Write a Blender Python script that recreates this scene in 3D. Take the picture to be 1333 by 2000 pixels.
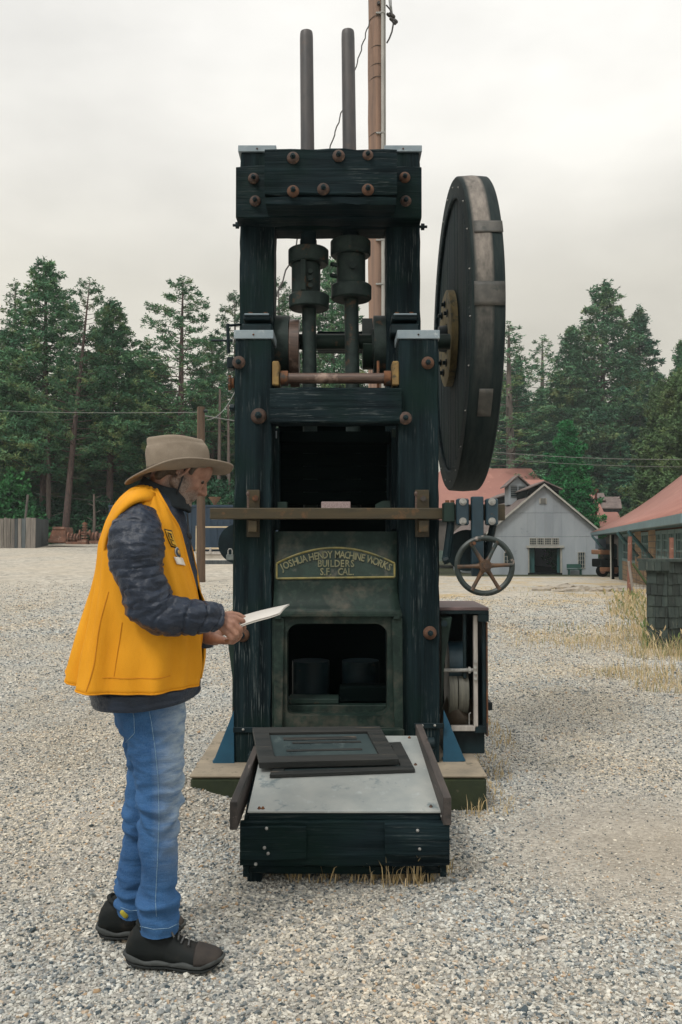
import bpy, math, random
import numpy as np
from math import sin, cos, pi, radians, sqrt
from mathutils import Vector, Matrix, noise as mnoise

for _o in list(bpy.data.objects):
    bpy.data.objects.remove(_o)
sc = bpy.context.scene
COL = sc.collection
random.seed(7)
NR = np.random.default_rng(11)

# ------------------------------------------------------------------ camera
H = 1.43; FPX = 1700.0; TILT = math.atan(58 / FPX)
CT, ST = cos(TILT), sin(TILT)
camd = bpy.data.cameras.new('camera')
camd.sensor_fit = 'VERTICAL'; camd.sensor_height = 36.0; camd.lens = 36.0 * FPX / 2000.0
camd.clip_start = 0.05; camd.clip_end = 2000
cam = bpy.data.objects.new('camera', camd); COL.objects.link(cam)
cam.location = (0, 0, H); cam.rotation_euler = (pi / 2 + TILT, 0, 0)
sc.camera = cam

# ------------------------------------------------------------------ world: bright overcast sky
SUN_EL, SUN_AZ = radians(52), radians(215)      # azimuth clockwise from +Y: behind the camera, to its left
world = bpy.data.worlds.new('World'); sc.world = world
world.use_nodes = True
wn, wl = world.node_tree.nodes, world.node_tree.links
wn.clear()
def WN(t, **k):
    n = wn.new(t)
    for a, b in k.items(): setattr(n, a, b)
    return n
wout = WN('ShaderNodeOutputWorld'); wbg = WN('ShaderNodeBackground'); wbg.inputs['Strength'].default_value = 0.1
wl.new(wbg.outputs[0], wout.inputs[0])
sky = WN('ShaderNodeTexSky', sky_type='NISHITA', sun_disc=False, sun_elevation=SUN_EL, sun_rotation=SUN_AZ)
sky.air_density = 1.0; sky.dust_density = 3.0
wtc = WN('ShaderNodeTexCoord'); wsep = WN('ShaderNodeSeparateXYZ'); wl.new(wtc.outputs['Generated'], wsep.inputs[0])
wr = WN('ShaderNodeValToRGB'); wl.new(wsep.outputs['Z'], wr.inputs[0])
CLOUD = [(0.0, (.58, .545, .465)), (0.14, (.62, .585, .50)), (0.28, (.71, .68, .60)), (0.40, (.83, .81, .755)), (0.50, (.93, .915, .87)), (1.0, (1.18, 1.16, 1.12))]
SKYK = 9.7
while len(wr.color_ramp.elements) < len(CLOUD): wr.color_ramp.elements.new(0.5)
for e, (p, c) in zip(wr.color_ramp.elements, CLOUD):
    e.position = p; e.color = (c[0] / 1.2, c[1] / 1.2, c[2] / 1.2, 1)
wmp = WN('ShaderNodeMapping'); wl.new(wtc.outputs['Generated'], wmp.inputs[0]); wmp.inputs['Scale'].default_value = (1.0, 1.0, 2.2); wmp.inputs['Location'].default_value = (.35, .1, .3)
wno = WN('ShaderNodeTexNoise'); wl.new(wmp.outputs[0], wno.inputs[0]); wno.inputs['Scale'].default_value = 2.3; wno.inputs['Detail'].default_value = 5; wno.inputs['Roughness'].default_value = .48
wmr = WN('ShaderNodeMapRange'); wl.new(wno.outputs['Fac'], wmr.inputs[0])
for k, v in zip(('From Min', 'From Max', 'To Min', 'To Max'), (.34, .68, .79, 1.15)): wmr.inputs[k].default_value = v
wmul = WN('ShaderNodeVectorMath', operation='SCALE'); wl.new(wr.outputs[0], wmul.inputs[0]); wl.new(wmr.outputs[0], wmul.inputs['Scale'])
wm2 = WN('ShaderNodeVectorMath', operation='SCALE'); wl.new(wmul.outputs[0], wm2.inputs[0]); wm2.inputs['Scale'].default_value = SKYK * 1.2 * 1.06
wmix = WN('ShaderNodeMix', data_type='RGBA'); wmix.inputs[0].default_value = 0.05
wl.new(wm2.outputs[0], wmix.inputs[6]); wl.new(sky.outputs[0], wmix.inputs[7]); wl.new(wmix.outputs[2], wbg.inputs[0])

# ------------------------------------------------------------------ sun through thin cloud
sd = bpy.data.lights.new('sun', 'SUN'); sd.energy = 1.5; sd.angle = radians(14); sd.color = (1, .96, .9)
so = bpy.data.objects.new('sun', sd); COL.objects.link(so)
sdir = Vector((sin(SUN_AZ) * cos(SUN_EL), cos(SUN_AZ) * cos(SUN_EL), sin(SUN_EL)))
so.rotation_euler = sdir.to_track_quat('Z', 'Y').to_euler(); so.location = (0, 0, 30)
vs = sc.view_settings
vs.view_transform = 'Standard'; vs.look = 'None'; vs.gamma = 1; vs.exposure = 0.13; vs.use_curve_mapping = False
sc.render.engine = 'CYCLES'
sc.cycles.use_denoising = True
sc.cycles.max_bounces = 6; sc.cycles.diffuse_bounces = 3; sc.cycles.glossy_bounces = 3; sc.cycles.transparent_max_bounces = 8
sc.cycles.volume_bounces = 0

# ------------------------------------------------------------------ measuring: photo pixel + depth -> place
def RAY(px, py):
    u = (px - 666.5) / FPX; v = (1000 - py) / FPX
    return Vector((u, CT - v * ST, ST + v * CT))
def P(px, py, D):
    r = RAY(px, py); s = D / r.y
    return Vector((r.x * s, D, H + r.z * s))
def X(px, D, py=1000): return P(px, py, D).x
def Z(py, D): return P(666, py, D).z
def smooth(a, b, x):
    t = min(1, max(0, (x - a) / (b - a))); return t * t * (3 - 2 * t)
def ground_z(x, y):
    if y < 14: return .15 * math.exp(-((x + .95) / .42) ** 2 - ((y - 4.78) / .42) ** 2)
    a = x / y
    sl = .031 + (-.026 - .031) * smooth(-.13, .12, a)
    t = y - 14
    t = t * t / (t + 8)
    return sl * min(t, 70)
def PG(px, py):
    r = RAY(px, py); s0 = 0
    for i in range(1, 6000):
        s = i * .02 * (1 + i * .002)
        p = Vector((0, 0, H)) + r * s
        if p.z <= ground_z(p.x, p.y): return p
    return p

# ------------------------------------------------------------------ mesh helpers
class MB:
    def __init__(s): s.v = []; s.f = []; s.m = []; s.cm = 0
    def add(s, vs, fs):
        o = len(s.v); s.v.extend([tuple(p) for p in vs]); s.f.extend([tuple(i + o for i in f) for f in fs]); s.m.extend([s.cm] * len(fs))
        return s
    def box(s, x0, x1, y0, y1, z0, z1, c=0.0):
        if x1 < x0: x0, x1 = x1, x0
        if y1 < y0: y0, y1 = y1, y0
        if z1 < z0: z0, z1 = z1, z0
        if c <= 0:
            v = [(x, y, z) for x in (x0, x1) for y in (y0, y1) for z in (z0, z1)]
            return s.add(v, [(0, 1, 3, 2), (4, 6, 7, 5), (0, 4, 5, 1), (2, 3, 7, 6), (0, 2, 6, 4), (1, 5, 7, 3)])
        c = min(c, (x1 - x0) * .45, (y1 - y0) * .45, (z1 - z0) * .45)
        v = []; idx = {}
        for ix, (xa, sx) in enumerate(((x0, 1), (x1, -1))):
            for iy, (ya, sy) in enumerate(((y0, 1), (y1, -1))):
                for iz, (za, sz) in enumerate(((z0, 1), (z1, -1))):
                    for ax in range(3):
                        p = [xa + sx * c, ya + sy * c, za + sz * c]; p[ax] = (xa, ya, za)[ax]
                        idx[(ix, iy, iz, ax)] = len(v); v.append(p)
        f = []
        I = idx
        for a in (0, 1):
            f.append([I[(a, 0, 0, 0)], I[(a, 0, 1, 0)], I[(a, 1, 1, 0)], I[(a, 1, 0, 0)]][::(1 if a == 0 else -1)])
            f.append([I[(0, a, 0, 1)], I[(1, a, 0, 1)], I[(1, a, 1, 1)], I[(0, a, 1, 1)]][::(1 if a == 0 else -1)])
            f.append([I[(0, 0, a, 2)], I[(0, 1, a, 2)], I[(1, 1, a, 2)], I[(1, 0, a, 2)]][::(1 if a == 0 else -1)])
        for a in (0, 1):
            for b in (0, 1):
                q = [I[(a, b, 0, 0)], I[(a, b, 0, 1)], I[(a, b, 1, 1)], I[(a, b, 1, 0)]]; f.append(q)
                q = [I[(a, 0, b, 0)], I[(a, 0, b, 2)], I[(a, 1, b, 2)], I[(a, 1, b, 0)]]; f.append(q)
                q = [I[(0, a, b, 1)], I[(0, a, b, 2)], I[(1, a, b, 2)], I[(1, a, b, 1)]]; f.append(q)
                for d in (0, 1): f.append([I[(a, b, d, 0)], I[(a, b, d, 1)], I[(a, b, d, 2)]])
        return s.add(v, f)
    def tube(s, pts, rad, n=10, cap=True, flat=None):
        pts = [Vector(p) for p in pts]
        rads = rad if isinstance(rad, (list, tuple)) else [rad] * len(pts)
        ref = None; rings = []
        for i, p in enumerate(pts):
            d = (pts[min(i + 1, len(pts) - 1)] - pts[max(i - 1, 0)])
            if d.length < 1e-9: d = Vector((0, 0, 1))
            d.normalize()
            if ref is None:
                ref = Vector((0, 0, 1)) if abs(d.z) < .9 else Vector((0, 1, 0))
            a = (ref - d * ref.dot(d))
            if a.length < 1e-6: a = d.orthogonal()
            a.normalize(); ref = a; b = d.cross(a)
            r = rads[i]
            rings.append([p + a * cos(2 * pi * k / n) * r + b * sin(2 * pi * k / n) * r * (flat or 1) for k in range(n)])
        return s.rings(rings, cap)
    def rings(s, rings, cap=True, closed=True):
        n = len(rings[0]); v = [q for r in rings for q in r]; f = []
        for i in range(len(rings) - 1):
            for k in range(n if closed else n - 1):
                k2 = (k + 1) % n
                f.append((i * n + k, i * n + k2, (i + 1) * n + k2, (i + 1) * n + k))
        if cap and closed:
            f.append(tuple(range(n))[::-1]); f.append(tuple(range((len(rings) - 1) * n, len(rings) * n)))
        return s.add(v, f)
    def cyl(s, p0, p1, r0, r1=None, n=16): return s.tube([p0, p1], [r0, r0 if r1 is None else r1], n)
    def lathe(s, prof, M4, n=20, cap=True):
        rings = [[M4 @ Vector((r * cos(2 * pi * k / n), r * sin(2 * pi * k / n), z)) for k in range(n)] for r, z in prof]
        return s.rings(rings, cap)
    def prism(s, poly, d):
        d = Vector(d); poly = [Vector(p) for p in poly]; n = len(poly)
        f = [tuple(range(n)), tuple(range(n, 2 * n))[::-1]] + [(k, k + n, (k + 1) % n + n, (k + 1) % n) for k in range(n)]
        return s.add(poly + [p + d for p in poly], f)
    def capsule(s, p0, r0, p1, r1, n=14, m=5, sc2=1.0):
        p0, p1 = Vector(p0), Vector(p1); d = p1 - p0
        L = d.length; d = d / L if L > 1e-9 else Vector((0, 0, 1))
        pts = []; rr = []
        for k in range(m + 1):
            a = pi / 2 * (1 - k / m); pts.append(p0 - d * r0 * sin(a)); rr.append(max(r0 * cos(a), 1e-4))
        for k in range(m + 1):
            a = pi / 2 * k / m; pts.append(p1 + d * r1 * sin(a)); rr.append(max(r1 * cos(a), 1e-4))
        ref = Vector((0, 1, 0)) if abs(d.y) < .9 else Vector((1, 0, 0))
        a_ = (ref - d * ref.dot(d)).normalized(); b_ = d.cross(a_)
        return s.rings([[p + a_ * cos(2 * pi * k / n) * r * sc2 + b_ * sin(2 * pi * k / n) * r for k in range(n)] for p, r in zip(pts, rr)])
    def ell(s, c, rx, ry, rz, R=None, n=20, m=12):
        rings = []
        for i in range(m + 1):
            t = -pi / 2 + pi * i / m; rings.append([])
            for k in range(n):
                q = Vector((rx * cos(t) * cos(2 * pi * k / n), ry * cos(t) * sin(2 * pi * k / n), rz * sin(t)))
                if R is not None: q = R @ q
                rings[-1].append(Vector(c) + q)
        return s.rings(rings)
    def build(s, name, mat, parent=None, smooth=None, bevel=0, solid=0, sub=0):
        me = bpy.data.meshes.new(name)
        o0 = ORG.get(parent.name, Vector()) if parent else Vector()
        me.from_pydata([(p[0] - o0[0], p[1] - o0[1], p[2] - o0[2]) for p in s.v], [], s.f)
        me.validate(clean_customdata=False)
        mats = mat if isinstance(mat, (list, tuple)) else [mat]
        for m_ in mats: me.materials.append(m_)
        if len(mats) > 1 and len(me.polygons) == len(s.m): me.polygons.foreach_set('material_index', s.m)
        ob = bpy.data.objects.new(name, me); COL.objects.link(ob)
        if smooth is not None:
            me.polygons.foreach_set('use_smooth', [True] * len(me.polygons))
            if smooth < 170: me.set_sharp_from_angle(angle=radians(smooth))
        if sub:
            md = ob.modifiers.new('sub', 'SUBSURF'); md.levels = sub; md.render_levels = sub
        if solid:
            md = ob.modifiers.new('solid', 'SOLIDIFY'); md.thickness = solid; md.offset = 0
        if bevel:
            md = ob.modifiers.new('bevel', 'BEVEL'); md.width = bevel; md.segments = 2; md.limit_method = 'ANGLE'; md.angle_limit = radians(40)
        if parent: ob.parent = parent
        ORG[ob.name] = o0
        return ob
ORG = {}
def thing(name, loc, label, cat, group=None):
    o = bpy.data.objects.new(name, None); COL.objects.link(o); o.location = loc; o.empty_display_size = .1
    ORG[o.name] = Vector(loc); o['label'] = label; o['category'] = cat
    if group: o['group'] = group
    return o
def tag(o, label, cat, group=None):
    o['label'] = label; o['category'] = cat
    if group: o['group'] = group
    return o
def kind(o, k): o['kind'] = k; return o
def origin_to(o, p):
    """give a top-level single mesh an origin of its own"""
    p = Vector(p); o.data.transform(Matrix.Translation(-p)); o.location = p; return o
def put(mesh, name, parent, loc, rot=(0, 0, 0), scale=(1, 1, 1)):
    ob = bpy.data.objects.new(name, mesh); COL.objects.link(ob); ob.parent = parent
    ob.location = Vector(loc) - ORG[parent.name]; ob.rotation_euler = rot; ob.scale = scale
    ORG[ob.name] = ORG[parent.name]
    return ob
def fused(mb, name, mat, parent, voxel=.004, smooth_it=4, fac=.5, disp=None):
    """union of overlapping volumes as ONE continuous surface"""
    me = bpy.data.meshes.new('tmp'); me.from_pydata(mb.v, [], mb.f)
    tmp = bpy.data.objects.new('tmp', me); COL.objects.link(tmp)
    r = tmp.modifiers.new('r', 'REMESH'); r.mode = 'VOXEL'; r.voxel_size = voxel; r.use_smooth_shade = True
    if smooth_it:
        m = tmp.modifiers.new('s', 'SMOOTH'); m.iterations = smooth_it; m.factor = fac
    dg = bpy.context.evaluated_depsgraph_get(); dg.update()
    out = bpy.data.meshes.new_from_object(tmp.evaluated_get(dg)); out.name = name
    bpy.data.objects.remove(tmp); bpy.data.meshes.remove(me)
    o0 = ORG.get(parent.name, Vector()) if parent else Vector()
    n = len(out.vertices); co = np.empty(n * 3, np.float32); out.vertices.foreach_get('co', co); co = co.reshape(-1, 3)
    if disp is not None:
        no = np.empty(n * 3, np.float32); out.vertices.foreach_get('normal', no)
        co = disp(co, no.reshape(-1, 3))
    co = co - np.array(o0, np.float32)
    out.vertices.foreach_set('co', co.ravel().astype(np.float32))
    out.polygons.foreach_set('use_smooth', [True] * len(out.polygons))
    out.materials.clear(); out.materials.append(mat); out.update()
    ob = bpy.data.objects.new(name, out); COL.objects.link(ob)
    if parent: ob.parent = parent
    ORG[ob.name] = o0
    return ob

# ------------------------------------------------------------------ materials
MC = {}
def nt(name):
    m = bpy.data.materials.new(name); m.use_nodes = True
    n, l = m.node_tree.nodes, m.node_tree.links
    b = n['Principled BSDF']
    return m, n, l, b
def ramp(n, l, src, stops):
    r = n.new('ShaderNodeValToRGB')
    while len(r.color_ramp.elements) < len(stops): r.color_ramp.elements.new(.5)
    for e, (p, c) in zip(r.color_ramp.elements, stops): e.position = p; e.color = (c[0], c[1], c[2], 1) if isinstance(c, (tuple, list)) else (c, c, c, 1)
    l.new(src, r.inputs[0]); return r.outputs[0]
def mixc(n, l, fac, a, b):
    m = n.new('ShaderNodeMix'); m.data_type = 'RGBA'
    for s_, v in ((0, fac), (6, a), (7, b)):
        if hasattr(v, 'links') or hasattr(v, 'is_output'): l.new(v, m.inputs[s_])
        else: m.inputs[s_].default_value = v if s_ == 0 else (v[0], v[1], v[2], 1)
    return m.outputs[2]
def tex(n, l, vec, kind_, scale, detail=4, rough=.55, stretch=None, loc=None):
    if stretch or loc:
        mp = n.new('ShaderNodeMapping'); l.new(vec, mp.inputs[0])
        if stretch: mp.inputs['Scale'].default_value = stretch
        if loc: mp.inputs['Location'].default_value = loc
        vec = mp.outputs[0]
    if kind_ == 'n':
        t = n.new('ShaderNodeTexNoise'); t.inputs['Detail'].default_value = detail; t.inputs['Roughness'].default_value = rough
    else:
        t = n.new('ShaderNodeTexVoronoi')
    t.inputs['Scale'].default_value = scale; l.new(vec, t.inputs['Vector'])
    return t
def mat(name, c1, c2=None, scale=8, stretch=None, rough=.7, rvar=.15, bump=.3, dist=.004, spots=None, spot_t=(.6, .66), spot_scale=30, spot_stretch=None, metal=0, rnd=0, detail=6, spec=.5, coat=0, spots2=None, patchy=0):
    if name in MC: return MC[name]
    m, n, l, b = nt(name)
    tc = n.new('ShaderNodeTexCoord').outputs['Object']
    if c2 is None: c2 = tuple(v * .7 for v in c1)
    t = tex(n, l, tc, 'n', scale, detail, .6, stretch)
    col = ramp(n, l, t.outputs['Fac'], [(.32, c2), (.68, c1)])
    if spots:
        t2 = tex(n, l, tc, 'n', spot_scale, 4, .65, spot_stretch, (3, 7, 1))
        k = ramp(n, l, t2.outputs['Fac'], [(spot_t[0], 0.0), (spot_t[1], 1.0)])
        if patchy:
            t5 = tex(n, l, tc, 'n', patchy, 4, .6, None, (1, 5, 2)); mk = n.new('ShaderNodeMath'); mk.operation = 'MULTIPLY'
            l.new(k, mk.inputs[0]); l.new(ramp(n, l, t5.outputs['Fac'], [(.46, .06), (.64, 1.0)]), mk.inputs[1]); k = mk.outputs[0]
        col = mixc(n, l, k, col, spots)
    if spots2:
        c_, sc_, t0, t1 = spots2
        t3 = tex(n, l, tc, 'n', sc_, 5, .6, None, (9, 2, 5))
        k = ramp(n, l, t3.outputs['Fac'], [(t0, 0.0), (t1, 1.0)])
        col = mixc(n, l, k, col, c_)
    if rnd:
        oi = n.new('ShaderNodeObjectInfo'); mr = n.new('ShaderNodeMapRange'); l.new(oi.outputs['Random'], mr.inputs[0])
        mr.inputs['To Min'].default_value = 1 - rnd; mr.inputs['To Max'].default_value = 1 + rnd
        vm = n.new('ShaderNodeVectorMath'); vm.operation = 'SCALE'; l.new(col, vm.inputs[0]); l.new(mr.outputs[0], vm.inputs['Scale']); col = vm.outputs[0]
    l.new(col, b.inputs['Base Color'])
    mr = n.new('ShaderNodeMapRange'); l.new(t.outputs['Fac'], mr.inputs[0]); mr.inputs['To Min'].default_value = max(0.03, rough - rvar); mr.inputs['To Max'].default_value = min(1, rough + rvar)
    l.new(mr.outputs[0], b.inputs['Roughness'])
    b.inputs['Metallic'].default_value = metal; b.inputs['Specular IOR Level'].default_value = spec
    if coat: b.inputs['Coat Weight'].default_value = coat; b.inputs['Coat Roughness'].default_value = .25
    if bump:
        bp = n.new('ShaderNodeBump'); bp.inputs['Strength'].default_value = bump; bp.inputs['Distance'].default_value = dist
        l.new(t.outputs['Fac'], bp.inputs['Height']); l.new(bp.outputs[0], b.inputs['Normal'])
    MC[name] = m; return m

BLK = (.012, .021, .024); BLK2 = (.004, .008, .009)
def black_wood(axis):
    st = [26, 26, 26]; st[axis] = 1.1
    ss = [130, 130, 130]; ss[axis] = 5.0
    return mat('weathered_black_timber_' + 'xyz'[axis], (.0125, .026, .031), (.002, .006, .0085), 1.0, tuple(st), .68, .15, 1.0, .014, (.105, .125, .125), (.56, .68), 1.0, tuple(ss), spots2=((.006, .018, .016), 2.2, .5, .7), spec=.09, patchy=3.2)
W_X, W_Y, W_Z = black_wood(0), black_wood(1), black_wood(2)
IRON = mat('black_painted_iron', (.010, .025, .031), (.004, .010, .013), 9, None, .5, .15, .35, .004, (.09, .055, .03), (.66, .72), 14, spots2=((.04, .06, .06), 5, .62, .78), spec=.22)
MORTAR = mat('stained_mortar_iron', (.015, .032, .026), (.006, .015, .013), 6, None, .55, .15, .4, .004, (.095, .088, .07), (.50, .74), 5, spots2=((.022, .042, .034), 30, .5, .7), spec=.25)
GREENIRON = mat('green_iron', (.02, .042, .034), (.01, .02, .018), 7, None, .6, .15, .4, .004, (.13, .075, .04), (.62, .72), 12, spec=.25)
GREASY = mat('greasy_tappet_iron', (.032, .050, .046), (.012, .022, .022), 14, None, .6, .15, .8, .006, (.11, .06, .035), (.6, .7), 9, spec=.25)
STEM = mat('dull_steel_stem', (.088, .080, .080), (.045, .048, .053), 5, (4, 4, 1), .5, .1, .2, .002, (.13, .075, .05), (.6, .75), 4)
RUST = mat('rusty_iron', (.20, .085, .035), (.06, .028, .018), 22, None, .85, .1, .7, .004, (.055, .05, .045), (.52, .62), 18)
RUSTB = mat('dark_rusty_iron', (.105, .062, .045), (.032, .024, .022), 22, None, .8, .1, .7, .004, (.2, .13, .09), (.58, .68), 25, rnd=.35)
RUSTBAR = mat('rusty_flat_bar', (.062, .044, .018), (.032, .027, .014), 6, (1, 6, 6), .45, .12, .3, .002, (.12, .06, .022), (.6, .7), 9)
PIPE = mat('worn_rusty_pipe', (.125, .078, .06), (.06, .042, .035), 10, (1, 8, 8), .42, .1, .2, .002, (.28, .2, .16), (.6, .72), 8)
YELLOWRUST = mat('yellow_painted_rust', (.30, .20, .06), (.13, .075, .03), 12, None, .7, .1, .5, .004, (.05, .04, .02), (.55, .65), 18)
GALV = mat('galvanised_cap', (.27, .33, .365), (.19, .25, .29), 9, None, .42, .1, .1, .002, (.45, .5, .52), (.6, .8), 25)
ZINC = mat('zinc_table_sheet', (.38, .395, .375), (.26, .29, .29), 5, None, .42, .12, .15, .002, (.16, .20, .21), (.58, .68), 9, spots2=((.42, .46, .46), 16, .6, .75))
BLUESTEEL = mat('blue_painted_steel', (.012, .085, .15), (.008, .055, .10), 7, None, .5, .1, .2, .003, (.02, .04, .05), (.66, .72), 20)
DARKBLUE = mat('dark_blue_steel', (.018, .05, .07), (.012, .03, .045), 9, None, .45, .1, .3, .003, (.07, .05, .035), (.68, .74), 20)
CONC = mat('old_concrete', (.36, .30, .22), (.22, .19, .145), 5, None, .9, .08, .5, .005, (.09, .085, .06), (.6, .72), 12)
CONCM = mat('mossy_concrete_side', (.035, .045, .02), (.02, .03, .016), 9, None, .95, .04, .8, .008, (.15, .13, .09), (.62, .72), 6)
BOLTM = mat('bright_bolt', (.4, .4, .38), (.2, .2, .19), 60, None, .45, .1, .1, .001)
WHITEP = mat('chipped_white_paint', (.46, .43, .40), (.30, .28, .25), 10, (6, 6, 1), .6, .1, .2, .002, (.12, .06, .04), (.63, .68), 22, (3, 3, .7))
# ================================================================== ground
def ground():
    xs = sorted(set([round(v, 3) for v in list(np.linspace(-2, 2, 33)) + list(np.linspace(-6, 6, 25)) + list(np.linspace(-130, 130, 53)) + [-400, -250, 250, 400]]))
    ys = sorted(set([round(v, 3) for v in list(np.linspace(3.5, 6, 21)) + list(np.linspace(-2, 14, 17)) + list(np.linspace(14, 120, 54)) + [-60, -20, 160, 240, 400, 700]]))
    v = [(x, y, ground_z(x, y)) for y in ys for x in xs]; nx = len(xs)
    f = [(j * nx + i, j * nx + i + 1, (j + 1) * nx + i + 1, (j + 1) * nx + i) for j in range(len(ys) - 1) for i in range(nx - 1)]
    m, n, l, b = nt('gravel_yard')
    tc = n.new('ShaderNodeTexCoord').outputs['Object']
    big = tex(n, l, tc, 'n', .33, 5, .6, (1, .55, 1), (2.3, 1.1, 0)).outputs['Fac']
    med = tex(n, l, tc, 'n', 2.1, 6, .65).outputs['Fac']
    vo = tex(n, l, tc, 'v', 62, stretch=(1, 1, 1)); vo2 = tex(n, l, tc, 'v', 24)
    stone = ramp(n, l, vo.outputs['Color'], [(.0, (.09, .10, .10)), (.22, (.28, .28, .27)), (.55, (.47, .455, .415)), (.85, (.68, .655, .60))])
    stone2 = ramp(n, l, vo2.outputs['Color'], [(.0, (.15, .15, .145)), (.3, (.30, .285, .255)), (.7, (.48, .45, .39)), (1, (.64, .60, .52))])
    stone = mixc(n, l, .4, stone, stone2)
    vo3 = tex(n, l, tc, 'v', 7.5); far = ramp(n, l, vo3.outputs['Color'], [(.15, (.20, .19, .165)), (.4, (.40, .375, .32)), (.8, (.60, .565, .49))])
    fine = tex(n, l, tc, 'n', 150, 3, .7).outputs['Fac']
    dust = ramp(n, l, fine, [(.3, (.24, .20, .145)), (.7, (.46, .395, .30))])
    # bare dusty sand in big soft patches, straw coloured litter in some
    k1 = ramp(n, l, big, [(.50, 0.0), (.62, .75)])
    col = mixc(n, l, k1, stone, dust)
    oh = tex(n, l, tc, 'n', .9, 5, .6, (1, .6, 1), (5, 5, 1)).outputs['Fac']
    vd = n.new('ShaderNodeVectorMath'); vd.operation = 'DISTANCE'; ms = n.new('ShaderNodeMapping'); l.new(tc, ms.inputs[0]); ms.inputs['Scale'].default_value = (.85, 1, 1); l.new(ms.outputs[0], vd.inputs[0]); vd.inputs[1].default_value = (1.5, 4.0, 0)
    kd = n.new('ShaderNodeMapRange'); l.new(vd.outputs['Value'], kd.inputs[0]); kd.inputs['From Min'].default_value = 1.3; kd.inputs['From Max'].default_value = .3; kd.inputs['To Max'].default_value = .65
    col = mixc(n, l, kd.outputs[0], col, ramp(n, l, fine, [(.3, (.30, .25, .19)), (.7, (.54, .47, .37))]))
    straw = tex(n, l, tc, 'n', .55, 6, .7, (1, .4, 1), (7, 3, 2)).outputs['Fac']
    # more dust and dry grass litter the farther one walks from the mill
    sp = n.new('ShaderNodeSeparateXYZ'); l.new(tc, sp.inputs[0])
    mr = n.new('ShaderNodeMapRange'); l.new(sp.outputs['Y'], mr.inputs[0]); mr.inputs['From Min'].default_value = 7; mr.inputs['From Max'].default_value = 26; mr.inputs['To Max'].default_value = .85
    col = mixc(n, l, mr.outputs[0], col, mixc(n, l, ramp(n, l, big, [(.35, .1), (.65, .8)]), far, (.56, .50, .405)))
    ma = n.new('ShaderNodeMath'); ma.operation = 'MULTIPLY'
    mr2 = n.new('ShaderNodeMapRange'); l.new(sp.outputs['Y'], mr2.inputs[0]); mr2.inputs['From Min'].default_value = 5; mr2.inputs['From Max'].default_value = 13
    l.new(ramp(n, l, straw, [(.50, 0.0), (.60, .85)]), ma.inputs[0]); l.new(mr2.outputs[0], ma.inputs[1])
    ma2 = n.new('ShaderNodeMath'); ma2.operation = 'MULTIPLY'; mx = n.new('ShaderNodeMapRange'); l.new(sp.outputs['X'], mx.inputs[0]); mx.inputs['From Min'].default_value = -1; mx.inputs['From Max'].default_value = 2.5
    l.new(ma.outputs[0], ma2.inputs[0]); l.new(mx.outputs[0], ma2.inputs[1])
    col = mixc(n, l, ma2.outputs[0], col, ramp(n, l, fine, [(.3, (.36, .26, .13)), (.7, (.60, .47, .27))]))
    # forest floor beyond the yard
    mr3 = n.new('ShaderNodeMapRange'); l.new(sp.outputs['Y'], mr3.inputs[0]); mr3.inputs['From Min'].default_value = 61; mr3.inputs['From Max'].default_value = 66
    col = mixc(n, l, mr3.outputs[0], col, (.05, .055, .028))
    shade = ramp(n, l, med, [(.3, .78), (.7, 1.12)])
    mm = n.new('ShaderNodeMix'); mm.data_type = 'RGBA'; mm.blend_type = 'MULTIPLY'; mm.inputs[0].default_value = 1; l.new(col, mm.inputs[6]); l.new(shade, mm.inputs[7])
    l.new(mm.outputs[2], b.inputs['Base Color']); b.inputs['Roughness'].default_value = .95; b.inputs['Specular IOR Level'].default_value = .2
    bp = n.new('ShaderNodeBump'); bp.inputs['Strength'].default_value = .9; bp.inputs['Distance'].default_value = .012; bp.invert = True
    l.new(vo.outputs['Distance'], bp.inputs['Height'])
    bp2 = n.new('ShaderNodeBump'); bp2.inputs['Strength'].default_value = .5; bp2.inputs['Distance'].default_value = .05; l.new(med, bp2.inputs['Height']); l.new(bp.outputs[0], bp2.inputs['Normal'])
    l.new(bp2.outputs[0], b.inputs['Normal'])
    g = MB().add(v, f).build('ground', m, None, smooth=180)
    kind(g, 'structure')
ground()

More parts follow.
